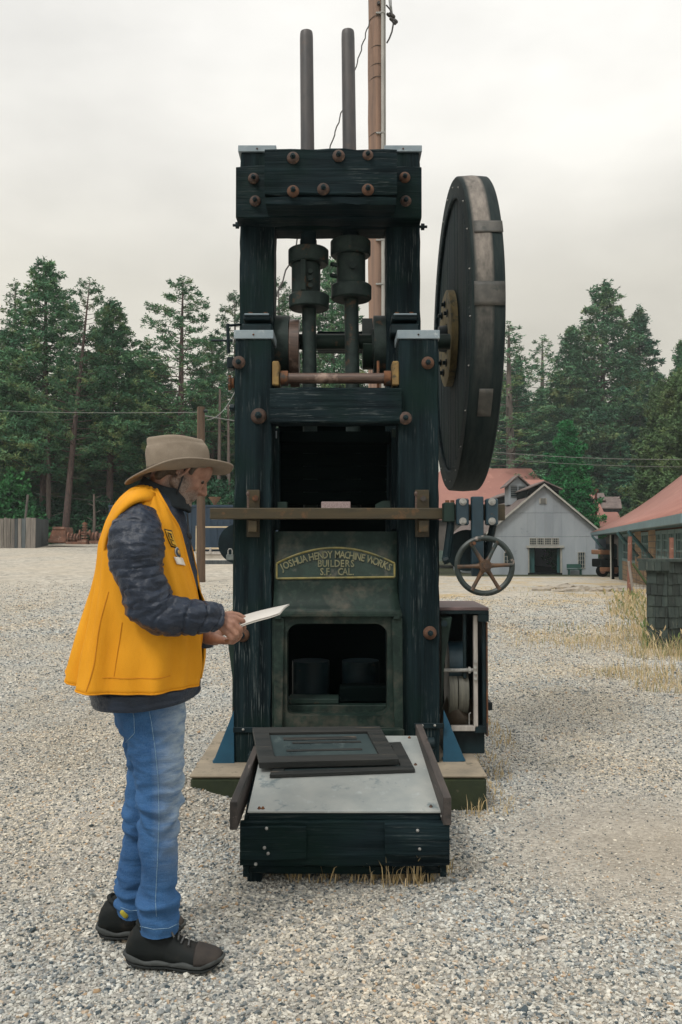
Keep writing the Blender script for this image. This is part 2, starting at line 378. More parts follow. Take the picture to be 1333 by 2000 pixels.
# ------------------------------------------------------------------ loose stones (nobody could count them)
def gravel():
    m, n, l, b = nt('loose_gravel')
    at = n.new('ShaderNodeAttribute'); at.attribute_type = 'INSTANCER'; at.attribute_name = 'tone'
    oi = n.new('ShaderNodeObjectInfo')
    col = ramp(n, l, oi.outputs['Random'], [(0, (.055, .078, .095)), (.10, (.15, .175, .19)), (.24, (.28, .295, .30)), (.45, (.45, .445, .415)), (.70, (.60, .59, .55)), (.88, (.73, .715, .665)), (.955, (.40, .27, .16)), (.975, (.62, .60, .56)), (1, (.5, .5, .5))])
    tc = n.new('ShaderNodeTexCoord').outputs['Object']
    t = tex(n, l, tc, 'n', 3.0, 5, .7)
    sh = ramp(n, l, t.outputs['Fac'], [(.3, .72), (.7, 1.15)])
    mm = n.new('ShaderNodeMix'); mm.data_type = 'RGBA'; mm.blend_type = 'MULTIPLY'; mm.inputs[0].default_value = 1; l.new(col, mm.inputs[6]); l.new(sh, mm.inputs[7])
    l.new(mm.outputs[2], b.inputs['Base Color']); b.inputs['Roughness'].default_value = .85; b.inputs['Specular IOR Level'].default_value = .3
    # warm dusty and cooler clean areas follow the ground
    wp = n.new('ShaderNodeNewGeometry').outputs['Position']; ar = tex(n, l, wp, 'n', .8, 4, .6, (1, .7, 1)).outputs['Fac']
    tint = ramp(n, l, ar, [(.35, (.92, .97, 1.0)), (.62, (1.08, 1.0, .88))])
    m2 = n.new('ShaderNodeMix'); m2.data_type = 'RGBA'; m2.blend_type = 'MULTIPLY'; m2.inputs[0].default_value = 1; l.new(mm.outputs[2], m2.inputs[6]); l.new(tint, m2.inputs[7]); l.new(m2.outputs[2], b.inputs['Base Color'])
    # points
    pts, sizes = [], []
    rg = NR
    def fine_patch(x, y):      # a bare dusty area right of the table and beyond
        v_ = np.sin(x * 1.3 + 1.0) * .5 + np.sin(y * 1.1 + x * .7) * .5
        return (np.exp(-(((x - 1.75) / 1.05) ** 2 + ((y - 4.05) / .9) ** 2)) * 1.15 + .12 * v_ + .35 * np.exp(-(((x + 1.4) / .5) ** 2 + ((y - 3.9) / .5) ** 2)))
    for (y0, y1, rho, s0, s1) in ((1.7, 3.4, 15000, .0024, .0090), (3.4, 5.2, 10500, .0025, .0084), (5.2, 8.0, 5200, .0033, .0088), (8, 13, 1700, .0055, .0115), (13, 27, 420, .010, .018)):
        N = int(rho * (y1 - y0) * (.5 * (y0 + y1) * 1.06 + .8))
        y = rg.uniform(y0, y1, N); x = rg.uniform(-1, 1, N) * (y * .53 + .4)
        fp = fine_patch(x, y)
        keep = rg.random(N) > np.clip(fp * .95 - .2 + .35 * np.clip(np.sin(x * 1.9 + 2 * np.sin(y * .8)) * np.sin(y * 1.4 + x) , 0, 1), 0, .88)
        if y0 >= 13: keep &= rg.random(N) < (27 - y) / 12
        x, y, fp = x[keep], y[keep], fp[keep]
        s = s0 + (s1 - s0) * rg.random(len(x)) ** 2.1
        s *= np.where(fp > .45, .72, 1.0)
        big = rg.random(len(x)) > .985; s[big] *= 1.7
        z = .15 * np.exp(-((x + .95) / .42) ** 2 - ((y - 4.78) / .42) ** 2) + np.array([ground_z(a, b_) if b_ > 14 else 0.0 for a, b_ in zip(x, y)]) + s * rg.uniform(-.1, .55, len(x))
        ok = ~((x > -.83) & (x < .78) & (y > 4.68) & (y < 5.75))
        pts.append(np.stack([x, y, z], 1)[ok]); sizes.append(s[ok])
    pts = np.concatenate(pts); sizes = np.concatenate(sizes)
    me = bpy.data.meshes.new('loose_gravel'); me.vertices.add(len(pts)); me.vertices.foreach_set('co', pts.astype(np.float32).ravel())
    a = me.attributes.new('size', 'FLOAT', 'POINT'); a.data.foreach_set('value', sizes.astype(np.float32))
    ob = bpy.data.objects.new('loose_gravel', me); COL.objects.link(ob); kind(ob, 'stuff')
    ng = bpy.data.node_groups.new('stones', 'GeometryNodeTree')
    ng.interface.new_socket('Geometry', in_out='INPUT', socket_type='NodeSocketGeometry')
    ng.interface.new_socket('Geometry', in_out='OUTPUT', socket_type='NodeSocketGeometry')
    N_ = ng.nodes; L_ = ng.links
    gi = N_.new('NodeGroupInput'); go = N_.new('NodeGroupOutput')
    g2i = N_.new('GeometryNodeGeometryToInstance')
    for k in range(6):
        ic = N_.new('GeometryNodeMeshIcoSphere'); ic.inputs['Radius'].default_value = 1; ic.inputs['Subdivisions'].default_value = 2
        sp = N_.new('GeometryNodeSetPosition'); no = N_.new('ShaderNodeTexNoise'); no.noise_dimensions = '4D'
        no.inputs['W'].default_value = k * 3.1; no.inputs['Scale'].default_value = .85; no.inputs['Detail'].default_value = 1
        sub = N_.new('ShaderNodeVectorMath'); sub.operation = 'SUBTRACT'; sub.inputs[1].default_value = (.5, .5, .5)
        mul = N_.new('ShaderNodeVectorMath'); mul.operation = 'SCALE'; mul.inputs['Scale'].default_value = 1.9
        L_.new(no.outputs['Color'], sub.inputs[0]); L_.new(sub.outputs[0], mul.inputs[0]); L_.new(mul.outputs[0], sp.inputs['Offset'])
        L_.new(ic.outputs[0], sp.inputs['Geometry'])
        sm = N_.new('GeometryNodeSetMaterial'); sm.inputs['Material'].default_value = m
        L_.new(sp.outputs[0], sm.inputs[0]); L_.new(sm.outputs[0], g2i.inputs[0])
    iop = N_.new('GeometryNodeInstanceOnPoints'); L_.new(gi.outputs[0], iop.inputs['Points']); L_.new(g2i.outputs[0], iop.inputs['Instance'])
    iop.inputs['Pick Instance'].default_value = True
    rr = N_.new('FunctionNodeRandomValue'); rr.data_type = 'FLOAT_VECTOR'; rr.inputs[0].default_value = (-.4, -.4, 0); rr.inputs[1].default_value = (.4, .4, 6.28)
    L_.new(rr.outputs[0], iop.inputs['Rotation'])
    rs = N_.new('FunctionNodeRandomValue'); rs.data_type = 'FLOAT_VECTOR'; rs.inputs[0].default_value = (.75, .6, .38); rs.inputs[1].default_value = (1.45, 1.0, .75)
    rs.inputs['Seed'].default_value = 5
    na = N_.new('GeometryNodeInputNamedAttribute'); na.data_type = 'FLOAT'; na.inputs['Name'].default_value = 'size'
    vm = N_.new('ShaderNodeVectorMath'); vm.operation = 'SCALE'; L_.new(rs.outputs[0], vm.inputs[0]); L_.new(na.outputs[0], vm.inputs['Scale'])
    L_.new(vm.outputs[0], iop.inputs['Scale']); L_.new(iop.outputs[0], go.inputs[0])
    md = ob.modifiers.new('stones', 'NODES'); md.node_group = ng
gravel()

# ------------------------------------------------------------------ dry grass
def blades(name, spots, mats, seed=1):
    """spots: (cx, cy, rx, ry, count, hmin, hmax)"""
    r = random.Random(seed); b = MB()
    for cx, cy, rx, ry, cnt, h0, h1 in spots:
        for _ in range(cnt):
            a = r.uniform(0, 2 * pi); q = sqrt(r.random())
            x = cx + rx * q * cos(a); y = cy + ry * q * sin(a); z = ground_z(x, y) - .005
            h = r.uniform(h0, h1); la = r.uniform(0, 2 * pi); ln = r.uniform(.05, .75) * h; w = r.uniform(.0012, .0028) * (1 + y * .05)
            wa = r.uniform(0, pi); wx, wy = cos(wa) * w, sin(wa) * w
            dx, dy = cos(la) * ln, sin(la) * ln
            p = [(x - wx, y - wy, z), (x + wx, y + wy, z), (x + dx * .35 + wx * .8, y + dy * .35 + wy * .8, z + h * .6), (x + dx * .35 - wx * .8, y + dy * .35 - wy * .8, z + h * .6), (x + dx, y + dy, z + h * r.uniform(.75, 1))]
            b.cm = r.randrange(len(mats)); b.add(p, [(0, 1, 2, 3), (3, 2, 4)])
            if h > .3 and r.random() < .45:     # seed head
                t = p[4]; s = .007 * (1 + y * .06)
                for k in range(3):
                    q2 = (t[0] - dx * .08 * k, t[1] - dy * .08 * k, t[2] - h * .05 * k)
                    b.add([(q2[0] - s, q2[1], q2[2]), (q2[0] + s, q2[1], q2[2]), (q2[0] + s * r.uniform(-1, 1) * 2, q2[1], q2[2] + s * 3.5)], [(0, 1, 2)])
    o = b.build(name, mats); kind(o, 'stuff'); return o
STRAW = [mat('straw_a', (.64, .50, .29), (.45, .34, .19), 3, bump=0), mat('straw_b', (.50, .38, .19), (.36, .27, .13), 3, bump=0), mat('straw_c', (.70, .58, .36), (.55, .42, .24), 3, bump=0), mat('straw_green', (.27, .26, .10), (.18, .19, .07), 3, bump=0)]
def gp(px, py):
    p = PG(px, py); return p.x, p.y
sp = []
for px, py, rx, ry, cnt, h0, h1 in ((1225, 1262, 1.0, .8, 620, .04, 0.21), (1255, 1240, .5, 1.0, 372, .12, 0.37), (1175, 1235, .9, 1.2, 310, .05, 0.16), (1300, 1320, .7, .6, 620, .04, 0.18), (1245, 1205, .45, 1.4, 279, .2, 0.53), (1200, 1262, 1.5, 1.0, 496, .02, 0.11),
                                    (1085, 1248, .7, .8, 310, .03, 0.11), (1330, 1345, .5, .4, 434, .03, 0.14), (1330, 1285, .7, .5, 434, .08, 0.31), (1210, 1320, .5, .35, 217, .03, 0.09), (1060, 1152, 2.4, 2.5, 434, .04, 0.14), (1180, 1165, 2.5, 2.0, 310, .04, 0.16)):
    x, y = gp(px, py); sp.append((x, y, rx, ry, cnt, h0, h1))
blades('dry_grass', sp, STRAW, 3)
sp = []
for px, py, rx, ry, cnt, h0, h1 in ((700, 1722, .20, .07, 60, .03, .15), (770, 1728, .13, .07, 70, .05, .2), (820, 1720, .06, .05, 60, .08, .24), (610, 1722, .12, .05, 40, .03, .14), (860, 1705, .06, .07, 60, .03, .12), (540, 1705, .08, .05, 18, .03, .12), (500, 1660, .05, .1, 18, .02, .08),
                                    (965, 1560, .09, .35, 130, .01, .07), (935, 1592, .10, .06, 24, .03, .13), (965, 1500, .09, .4, 120, .02, .08), (975, 1440, .1, .5, 130, .02, .10), (660, 1700, .3, .05, 60, .03, .12)):
    x, y = gp(px, py); sp.append((x, y, rx, ry, cnt, h0, h1))
blades('dry_grass_tuft', sp, STRAW[:3] + [STRAW[1]], 5)
# ================================================================== timber with hand-worn edges
def timber(x0, x1, y0, y1, z0, z1, axis, seed=0, c=.007, j=.0022):
    r = random.Random(seed * 13 + 5); lo = [x0, y0, z0]; hi = [x1, y1, z1]; L = hi[axis] - lo[axis]
    a1, a2 = [a for a in range(3) if a != axis]
    n = max(3, int(L / .07)); b = MB(); rings = []
    for i in range(n + 1):
        t = lo[axis] + L * i / n; ring = []
        for sx, sy, k in ((0, 0, 0), (0, 0, 1), (1, 0, 0), (1, 0, 1), (1, 1, 0), (1, 1, 1), (0, 1, 0), (0, 1, 1)):
            p = [0, 0, 0]; p[axis] = t
            u = (hi if sx else lo)[a1]; w = (hi if sy else lo)[a2]
            cc = c * (1 + .7 * r.uniform(-1, 1))
            order = {(0, 0): ((0, 1), (1, 0)), (1, 0): ((-1, 0), (0, 1)), (1, 1): ((0, -1), (-1, 0)), (0, 1): ((1, 0), (0, -1))}[(sx, sy)][k]
            p[a1] = u + order[0] * cc + r.uniform(-j, j); p[a2] = w + order[1] * cc + r.uniform(-j, j)
            if i in (0, n): p[a1] += (.5 - sx) * .006; p[a2] += (.5 - sy) * .006
            ring.append(p)
        rings.append(ring)
    return b.rings(rings)

# ================================================================== concrete footing
ft = thing('concrete_footing', (0, 5.2, 0), 'low square edged concrete pad carrying the black stamp mill, mossy front', 'footing')
zt = .19
b = MB()
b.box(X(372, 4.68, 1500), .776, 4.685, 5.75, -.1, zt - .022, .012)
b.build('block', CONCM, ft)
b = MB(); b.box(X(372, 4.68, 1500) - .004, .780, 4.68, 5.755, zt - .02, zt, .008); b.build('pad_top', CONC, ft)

# ================================================================== stamp mill
MX, MY = -.01, 5.15
mill = thing('stamp_mill', (MX, MY, zt), 'tall black timber ore stamp mill with two steel stems, tappets and a large wooden wheel', 'stamp mill')
DF = 4.93       # front face of the front posts
xl0, xl1 = X(458, DF), X(531, DF); xr0, xr1 = X(779, DF), X(858, DF)
ztop = Z(660, DF)
post_l = timber(xl0, xl1, DF, DF + .22, zt + .004, ztop, 2, 1).build('post', W_Z, mill, smooth=30)
post_r = timber(xr0, xr1, DF, DF + .22, zt + .004, ztop, 2, 2).build('post', W_Z, mill, smooth=30)
for xa, xb, ps in ((xl0, xl1, post_l), (xr0, xr1, post_r)):
    b = MB(); b.box(xa - .006, xb + .008, DF - .008, DF + .235, Z(662, DF), Z(645, DF), .003); b.build('metal_cap', GALV, ps)
    b = MB(); b.capsule(((xa + xb) / 2, DF - .008, Z(654, DF)), .006, ((xa + xb) / 2, DF - .014, Z(654, DF)), .004, 8, 3); b.build('nail', RUST, ps, smooth=180)
DU = 5.32       # tall rear posts
xu = ((X(469, DU, 430), X(536, DU, 430)), (X(755, DU, 430), X(821, DU, 430)))
zu = Z(298, DU)
for i, (xa, xb) in enumerate(xu):
    ps = timber(xa, xb, DU, DU + .21, zt + .004, zu, 2, 3 + i).build('post', W_Z, mill, smooth=30)
    b = MB(); b.box(xa - .012, xb + .012, DU - .012, DU + .22, zu + .001, Z(285, DU), .003); b.build('metal_cap', GALV, ps)
    xm = (xa + xb) / 2
    b = MB(); b.capsule((xm, DU - .012, Z(292, DU)), .006, (xm, DU - .018, Z(292, DU)), .004, 8, 3); b.build('nail', RUST, ps, smooth=180)
# head beams
DB = 5.16
timber(X(461, DB, 370), X(824, DB, 370), DB, DU - .006, Z(425, DB), Z(323, DB), 0, 6, .009, .004).build('head_beam', W_X, mill, smooth=30)
timber(X(474, DU + .2, 370), X(815, DU + .2, 370), DU + .212, DU + .37, Z(449, DU + .2), Z(330, DU + .2), 0, 7).build('head_beam', W_X, mill, smooth=30)
DG = 4.96
zg0, zg1 = Z(398, DG), Z(290, DG)
timber(X(517, DG, 350), X(776, DG, 350), DG, DB - .004, zg0 + .055, zg1, 0, 8, .008, .0025).build('guide_block', W_X, mill, smooth=30)
timber(X(519, DG, 350), X(774, DG, 350), DG + .012, DB - .004, zg0, zg0 + .05, 0, 9, .006, .002).build('guide_block', W_X, mill, smooth=30)
timber(X(537, DU, 430), X(754, DU, 430), DU + .02, DU + .20, Z(447, DU + .02), Z(425, DU), 0, 10).build('guide_beam', W_X, mill, smooth=30)

# bolts: domed rusty washer, square nut, threaded end (mesh points along -y)
bb = MB(); M = Matrix.Rotation(pi / 2, 4, 'X')
bb.lathe([(.0, -.002), (.040, -.002), (.042, .004), (.038, .012), (.029, .021), (.018, .025), (0.001, .026)], M, 20)
bm_w = bb
def nutmesh():
    b2 = MB(); b2.lathe([(.041, -.002), (.0425, .003), (.040, .010), (.031, .019), (.020, .023), (.002, .024)], M, 22)
    b2.lathe([(.019, .02), (.019, .036), (.017, .039), (.001, .039)], M @ Matrix.Rotation(.3, 4, 'Z'), 6)
    b2.lathe([(.010, .036), (.010, .052), (.008, .054), (.001, .054)], M, 10)
    me = bpy.data.meshes.new('bolt'); me.from_pydata(b2.v, [], b2.f); me.materials.append(RUSTB); me.materials.append(IRON); me.polygons.foreach_set('material_index', [0 if k < 112 else 1 for k in range(len(me.polygons))]); me.polygons.foreach_set('use_smooth', [True] * len(me.polygons)); me.set_sharp_from_angle(angle=radians(40)); return me
BOLT = nutmesh()
BOLTO = BOLT.copy(); BOLTO.materials[0] = (mat('orange_rust', (.15, .072, .04), (.06, .034, .024), 26, None, .85, .1, .7, .004, (.055, .05, .045), (.58, .68), 20))
for px, py, D, s, orange in ((573, 309, DG, .86, 0), (662, 305, DG, .86, 0), (719, 303, DG, .74, 0), (573, 374, DG, .84, 1), (632, 370, DG, .86, 0), (719, 371, DG, .84, 1),
                     (496, 349, DB, .8, 0), (499, 393, DB, .8, 0), (791, 347, DB, .8, 1), (793, 393, DB, .8, 0),
                     (467, 708, DF, .88, 0), (836, 709, DF, .86, 1), (506, 813, DF, 1.08, 0), (792, 817, DF - .03, .88, 0), (840, 1236, DF, .90, 1), (474, 1240, DF, .95, 1)):
    put(BOLTO if orange else BOLT, 'bolt', mill, P(px, py, D - .001), (radians(random.uniform(-3, 3)), random.uniform(0, 1.2), 0), (s, s * 1.15, s))
# bolts out of the sides
for px, py, sx in ((466, 440, -1), (824, 443, 1)):
    p = P(px, py, DU + .1); b = MB()
    b.cyl(p - Vector((sx * .03, 0, 0)), p + Vector((sx * .035, 0, 0)), .009, n=8); b.cyl(p - Vector((sx * .004, 0, 0)), p + Vector((sx * .017, 0, 0)), .022, n=6); b.build('side_bolt', IRON, mill, smooth=30)
# cross timber, tie pipe
DC = DF - .045
timber(X(527, DC, 790), X(785, DC, 790), DC, DC + .15, Z(826, DC), Z(757, DC), 0, 12, .006, .003).build('cross_timber', W_X, mill, smooth=30)
DP = DF + .05
b = MB(); b.cyl(P(548, 739, DP), P(764, 739, DP), .031, n=20); pp = b.build('tie_pipe', PIPE, mill, smooth=40)
for px in (556, 757):
    b = MB(); b.cyl(P(px - 7, 739, DP), P(px + 7, 739, DP), .044, n=18); b.build('collar', RUST, pp, smooth=40)
for px0, px1 in ((533, 546), (766, 779)):
    b = MB(); b.box(X(px0, DP), X(px1, DP), DP - .06, DP + .07, Z(756, DP), Z(709, DP), .006); b.build('pipe_bracket', YELLOWRUST, mill)
b = MB(); b.cyl(P(739, 705, DP), P(739, 757, DP), .008, n=8); b.build('rod', RUST, mill, smooth=40)

# stems, tappets
DS = 5.42
STEMS = ((599, 607.5, 57), (680, 692, 55))
for i, (pt, pb, ptop) in enumerate(STEMS):
    top, bot = P(pt, ptop + 6, DS), P(pb, 1000, DS)
    d = (top - bot)
    ts = (P(666, 412, DS).z - bot.z) / d.z
    b = MB(); b.tube([bot + d * t for t in (ts, .5 + ts / 2, .985, .9965, 1.0)], [.0445, .043, .042, .0405, .038], 24); st = b.build('stem', STEM, mill, smooth=50)
    b = MB(); b.tube([bot, bot + d * (ts - .0005)], [.045, .0445], 24); b.build('greasy_stem', GREASY, st, smooth=50)
    at = lambda py: bot + d * ((P(666, py, DS).z - bot.z) / d.z)
    # upper guide sleeve
    b = MB(); b.cyl(at(452), at(487 if i == 0 else 470), .050, .050, 20); b.cyl(at(484 if i == 0 else 467), at(470 if i == 0 else 455), .054, .053, 20); b.build('guide_sleeve', IRON, st, smooth=40)
    y0, y1, y2, y3 = ((488, 518, 577, 604), (471, 501, 558, 586))[i]
    tp = MB(); off = Vector((-.014, 0, 0)) if i == 0 else Vector()
    up, dn = at(y0), at(y3)
    zt_, za, zb, zd = at(y0).z, at(y1).z, at(y2).z, at(y3).z
    M4 = Matrix.Translation((0, 0, 0))
    def disc(za_, zb_, r, c_, n=28):
        prof = [(r * .2, za_), (r * .93, za_), (r, za_ - .008), (r * .995, zb_ + .008), (r * .93, zb_), (r * .2, zb_)]
        tp.lathe(prof, Matrix.Translation((c_.x, c_.y, 0)), n)
    disc(zt_, za, .127, at(y0)); disc(zb, zd, .127, at(y3))
    disc(za + .004, zb - .004, .091, (at(y1) + at(y2)) / 2 + off * 1.2)
    tp.build('tappet', GREASY, mill, smooth=35)
    c = (at(y1) + at(y2)) / 2; b = MB()
    if i == 0:
        b.box(c.x - .045, c.x - .012, c.y - .125, c.y - .09, zb - .001, za + .001, .004)
        b.build('tappet_wedge', GREASY, mill)
        for k in range(3):
            b = MB(); b.cyl((c.x + .015, c.y - .10, zb + .03 + k * .045), (c.x + .015, c.y - .118, zb + .03 + k * .045), .016, n=6); b.build('tappet_bolt', GREASY, mill, smooth=40)
    else:
        for k in range(2): b = MB(); b.cyl((c.x - .09, c.y - .05, zb + .045 + k * .07), (c.x - .125, c.y - .07, zb + .045 + k * .07), .014, n=6); b.build('tappet_bolt', GREASY, mill, smooth=40)
        b = MB()
        b.cyl((c.x + .01, c.y - .10, c.z + .005), (c.x + .01, c.y - .112, c.z + .005), .022, n=14)
    b.build('tappet_bolt', GREASY, mill, smooth=40) if i == 1 else None
# cam shaft with cams and bearings
ZS = Z(664, 5.5); DSH = 5.55
b = MB(); b.cyl((X(470, DSH), DSH, ZS), (X(862, DSH) + .06, DSH, ZS), .05, n=24); b.build('cam_shaft', GREENIRON, mill, smooth=40)
b = MB(); b.box(X(620, 5.75), X(716, 5.75), 5.72, 5.86, Z(684, 5.75), Z(649, 5.75), .006); b.build('rear_timber', W_X, mill)
def cam(xc, w, a0, dirn):
    pts = []
    for k in range(16):
        a = a0 + dirn * k / 15 * radians(205); r = .12 + .17 * (k / 15) ** 1.3
        pts.append((0, DSH + r * cos(a), ZS + r * sin(a)))
    for k in range(10):
        a = a0 + dirn * (1 - k / 9) * radians(205) ; pts.append((0, DSH + .085 * cos(a), ZS + .085 * sin(a)))
    b = MB(); r2 = [[(xc - w / 2, p[1], p[2]) for p in pts], [(xc + w / 2, p[1], p[2]) for p in pts]]
    b.rings(r2); return b
xcam = [(X(549, 5.4), .09), (X(573, 5.35), .06), (X(722, 5.35), .07), (X(746, 5.4), .09)]
for i, (xc, w) in enumerate(xcam):
    if i in (0, 3):
        b = MB(); zc = Z(668, 5.4)
        b.cyl((xc - w / 2, DSH, zc), (xc + w / 2, DSH, zc), .20, n=32); b.cyl((xc - w / 2 - .01, DSH, zc), (xc + w / 2 + .01, DSH, zc), .12, n=24); b.build('cam_hub', GREASY, mill, smooth=40)
    else:
        cam(xc, w, radians(70 if i == 1 else 200), 1).build('cam', PIPE if i == 1 else GREENIRON, mill, smooth=50)
for xa, xb in ((X(470, DF + .22), X(531, DF + .22)), (X(764, DF + .22), X(822, DF + .22))):
    b = MB(); b.box(xa, xb, DF + .235, DU - .004, Z(664, DU), Z(636, DU - .1), .01); b.build('bearing_block', IRON, mill)
    b = MB(); b.box(xa + .01, xb - .01, DU - .16, DU - .004, Z(637, DU), Z(626, DU), .006); br = b.build('bearing_cap', IRON, mill)
    b = MB(); b.box(xa + .02, xb - .02, DU - .175, DU - .10, Z(629, DU), Z(626.5, DU), .001); b.build('strap', GALV, mill)
    for q in (.25, .75):
        b = MB(); xm = xa + (xb - xa) * q; b.cyl((xm, DU - .08, Z(627, DU)), (xm, DU - .08, Z(617, DU)), .014, n=6); b.build('nut', RUST, mill, smooth=30)
# inner side plates beside the front posts
b = MB(); b.box(X(527, 5.2), X(541, 5.2), DF + .05, DF + .14, Z(757, DF), Z(704, DF), .004); b.build('side_plate', IRON, mill)
b = MB(); b.box(X(770, 5.2), X(783, 5.2), DF + .05, DF + .14, Z(757, DF), Z(700, DF), .004); b.build('side_plate', IRON, mill)

SHADE_BLK = mat('shade_black_boards', (.003, .006, .006), (.001, .003, .003), 2, (1, 20, 20), .95, .03, .4, .004, spec=.03)  # near-black colour carries the shade of the recessed opening
# screen housing: boards that close the middle of the mill
xi0, xi1 = X(532, 5.25), X(779, 5.25)
for k in range(5):
    za = Z(985, 5.3) + (Z(858, 5.3) - Z(985, 5.3)) * k / 5; zb = Z(985, 5.3) + (Z(858, 5.3) - Z(985, 5.3)) * (k + 1) / 5 - .004
    timber(xi0, xi1, 5.325, 5.36, za, zb, 0, 30 + k, .004, .0015).build('board', SHADE_BLK, mill, smooth=30)
b = MB(); b.box(xi0, xi0 + .045, 5.2, 5.32, Z(1035, 5.2), Z(836, 5.2), .004); b.build('board', W_Z, mill)
b = MB(); b.box(xi1 - .045, xi1, 5.2, 5.32, Z(1035, 5.2), Z(836, 5.2), .004); b.build('board', W_Z, mill)
b = MB(); b.box(xi0, xi1, 5.75, 5.8, zt + .01, Z(757, 5.75), .004); b.build('back_board', SHADE_BLK, mill)
b = MB(); b.box(xi0 + .05, xi1 - .05, 5.21, 5.30, Z(858, 5.3) - .03, Z(846, 5.3), .004); b.build('board', SHADE_BLK, mill)
# strips coloured in for light showing through gaps beside the board row
b = MB(); b.box(X(541, 5.3), X(543.5, 5.3), 5.195, 5.2, Z(856, 5.2), Z(842, 5.2)); b.build('gap_light', GALV, mill)
b = MB(); b.box(X(764, 5.3), X(772, 5.3), 5.195, 5.2, Z(854, 5.2), Z(838, 5.2)); b.build('gap_light', GREENIRON, mill)
# things just seen over the bar
b = MB(); b.box(X(628, 5.0), X(685, 5.0), 4.98, 5.06, Z(1000, 5.0), Z(980, 5.0), .003); b.build('feed_lip', mat('pink_gritty_lip', (.42, .33, .32), (.20, .15, .15), 130, None, .9, .05, .3, .002), mill)
b = MB(); b.box(X(543, 5.05), X(562, 5.05), 5.0, 5.1, Z(1000, 5.0), Z(980, 5.0), .003); b.build('lug', GREENIRON, mill)
b = MB(); b.prism([P(734, 985, 5.05), P(748, 978, 5.05), P(763, 978, 5.05), P(763, 1000, 5.05), P(734, 1000, 5.05)], (0, .05, 0)); b.build('lug', GREENIRON, mill)

# long flat bar across the front with its brackets
DBAR = DF - .10
b = MB(); b.box(X(410, DBAR), X(872, DBAR), DBAR, DBAR + .07, Z(1014, DBAR), Z(992, DBAR), .004)
bar = b.build('front_bar', RUSTBAR, mill)
for i, (px0, px1) in enumerate(((483, 508), (811, 838))):
    b = MB(); b.box(X(px0, DF), X(px1, DF), DF - .018, DF - .002, Z(1049, DF), Z(957, DF), .003)
    b.build('bracket_plate', RUSTBAR, mill)
    b = MB(); b.box(X(px0 + 5, DF), X(px1 - 3, DF), DF - .075, DF - .018, Z(1040, DF), Z(1016, DF), .004)
    b.build('bracket', RUSTBAR, mill); b = MB(); b.cyl(P(px0 + 16, 973, DF - .02), P(px0 + 16, 973, DF - .04), .018, n=6); b.build('bracket_nut', RUST, mill, smooth=30)
    b = MB(); b.cyl(P(px0 + 2, 994, DBAR + .03), P(px0 + 2, 965, DBAR + .03), .0055, n=8); b.capsule(P(px0 + 2, 966, DBAR + .03), .010, P(px0 + 2, 963, DBAR + .03), .010, 8, 3); b.build('pin', PIPE, mill, smooth=40)

# ------------------------------------------------------------------ mortar box
DM = DF + .03
def plate(poly, d, y0):
    b = MB(); b.prism(poly, (0, d, 0)); return b
p4 = [P(537, 1196, DM - .03), P(784, 1196, DM - .03), P(776, 1150, DM), P(776, 1040, DM), P(537, 1038, DM), P(537, 1150, DM)]
# back plate with flared foot, as a sheet that bends forward
b = MB(); rows = ((1038, 537, 776, DM), (1100, 537, 776, DM), (1150, 536, 777, DM), (1172, 535, 779, DM - .015), (1190, 534, 782, DM - .05), (1199, 533, 785, DM - .085))
f_ = []; N = 12
rings = []
for py, xa, xb, D in rows:
    rings.append([P(xa + (xb - xa) * k / N, py, D) for k in range(N + 1)])
b.rings(rings, cap=False, closed=False); mp = b.build('mortar_plate', MORTAR, mill, smooth=40, solid=.02)
# frame with rounded opening
DO = DM - .06
out = [(535, 1204), (786, 1204), (786, 1424), (535, 1424)]
def rrect(x0, x1, y0, y1, r, n=6):
    pts = []
    for cx, cy, a in ((x1 - r, y0 + r, -90), (x1 - r, y1 - r * .45, 0), (x0 + r, y1 - r * .45, 90), (x0 + r, y0 + r, 180)):
        for k in range(n + 1):
            t = radians(a + 90 * k / n); rr = r
            yy = cy + rr * sin(t) * (1 if cy < (y0 + y1) / 2 else .45); pts.append((cx + rr * cos(t), yy))
    return pts
inner = rrect(561, 757, 1218, 1398, 24)
def outer_pt(x, y):
    cx, cy = 659, 1310; dx, dy = x - cx, y - cy
    s = min(((786 - cx) / abs(dx)) if dx else 9e9, ((1424 - cy) if dy > 0 else (cy - 1204)) / abs(dy) if dy else 9e9); return cx + dx * s, cy + dy * s
b = MB(); r0 = [P(x, y, DO) for x, y in inner]; r1 = [P(*outer_pt(x, y), DO) for x, y in inner]; r2 = [p + Vector((0, .12, 0)) for p in r0]; r3 = [p + Vector((0, .12, 0)) for p in r1]
n = len(inner); b.rings([r2, r0, r1, r3], cap=False); b.build('mortar_mouth', MORTAR, mill, smooth=35)
for x0, x1, x2, x3 in ((535, 556, 533, 552), (765, 786, 768, 788)):
    b = MB(); b.rings([[P(x0, 1206, DO - .012), P(x1, 1206, DO - .012), P(x1, 1206, DO + .1), P(x0, 1206, DO + .1)], [P(x2 + 3, 1425, DO - .03), P(x3, 1425, DO - .03), P(x3, 1425, DO + .1), P(x2 + 3, 1425, DO + .1)]])
    b.build('guide_rail', MORTAR, mill, bevel=.006)
    b = MB(); xm = (x0 + x1) / 2; b.box(X(xm - 7, DO), X(xm + 5, DO), DO - .03, DO + .05, Z(1209, DO), Z(1203, DO), .003); b.build('rail_cap', MORTAR, mill)
b = MB(); b.rings([[P(533, 1197, DM - .09), P(786, 1197, DM - .09), P(786, 1205, DM - .088), P(533, 1205, DM - .088)], [P(533, 1197, DM), P(786, 1197, DM), P(786, 1205, DM), P(533, 1205, DM)]]); b.build('mortar_ledge', MORTAR, mill, bevel=.004)
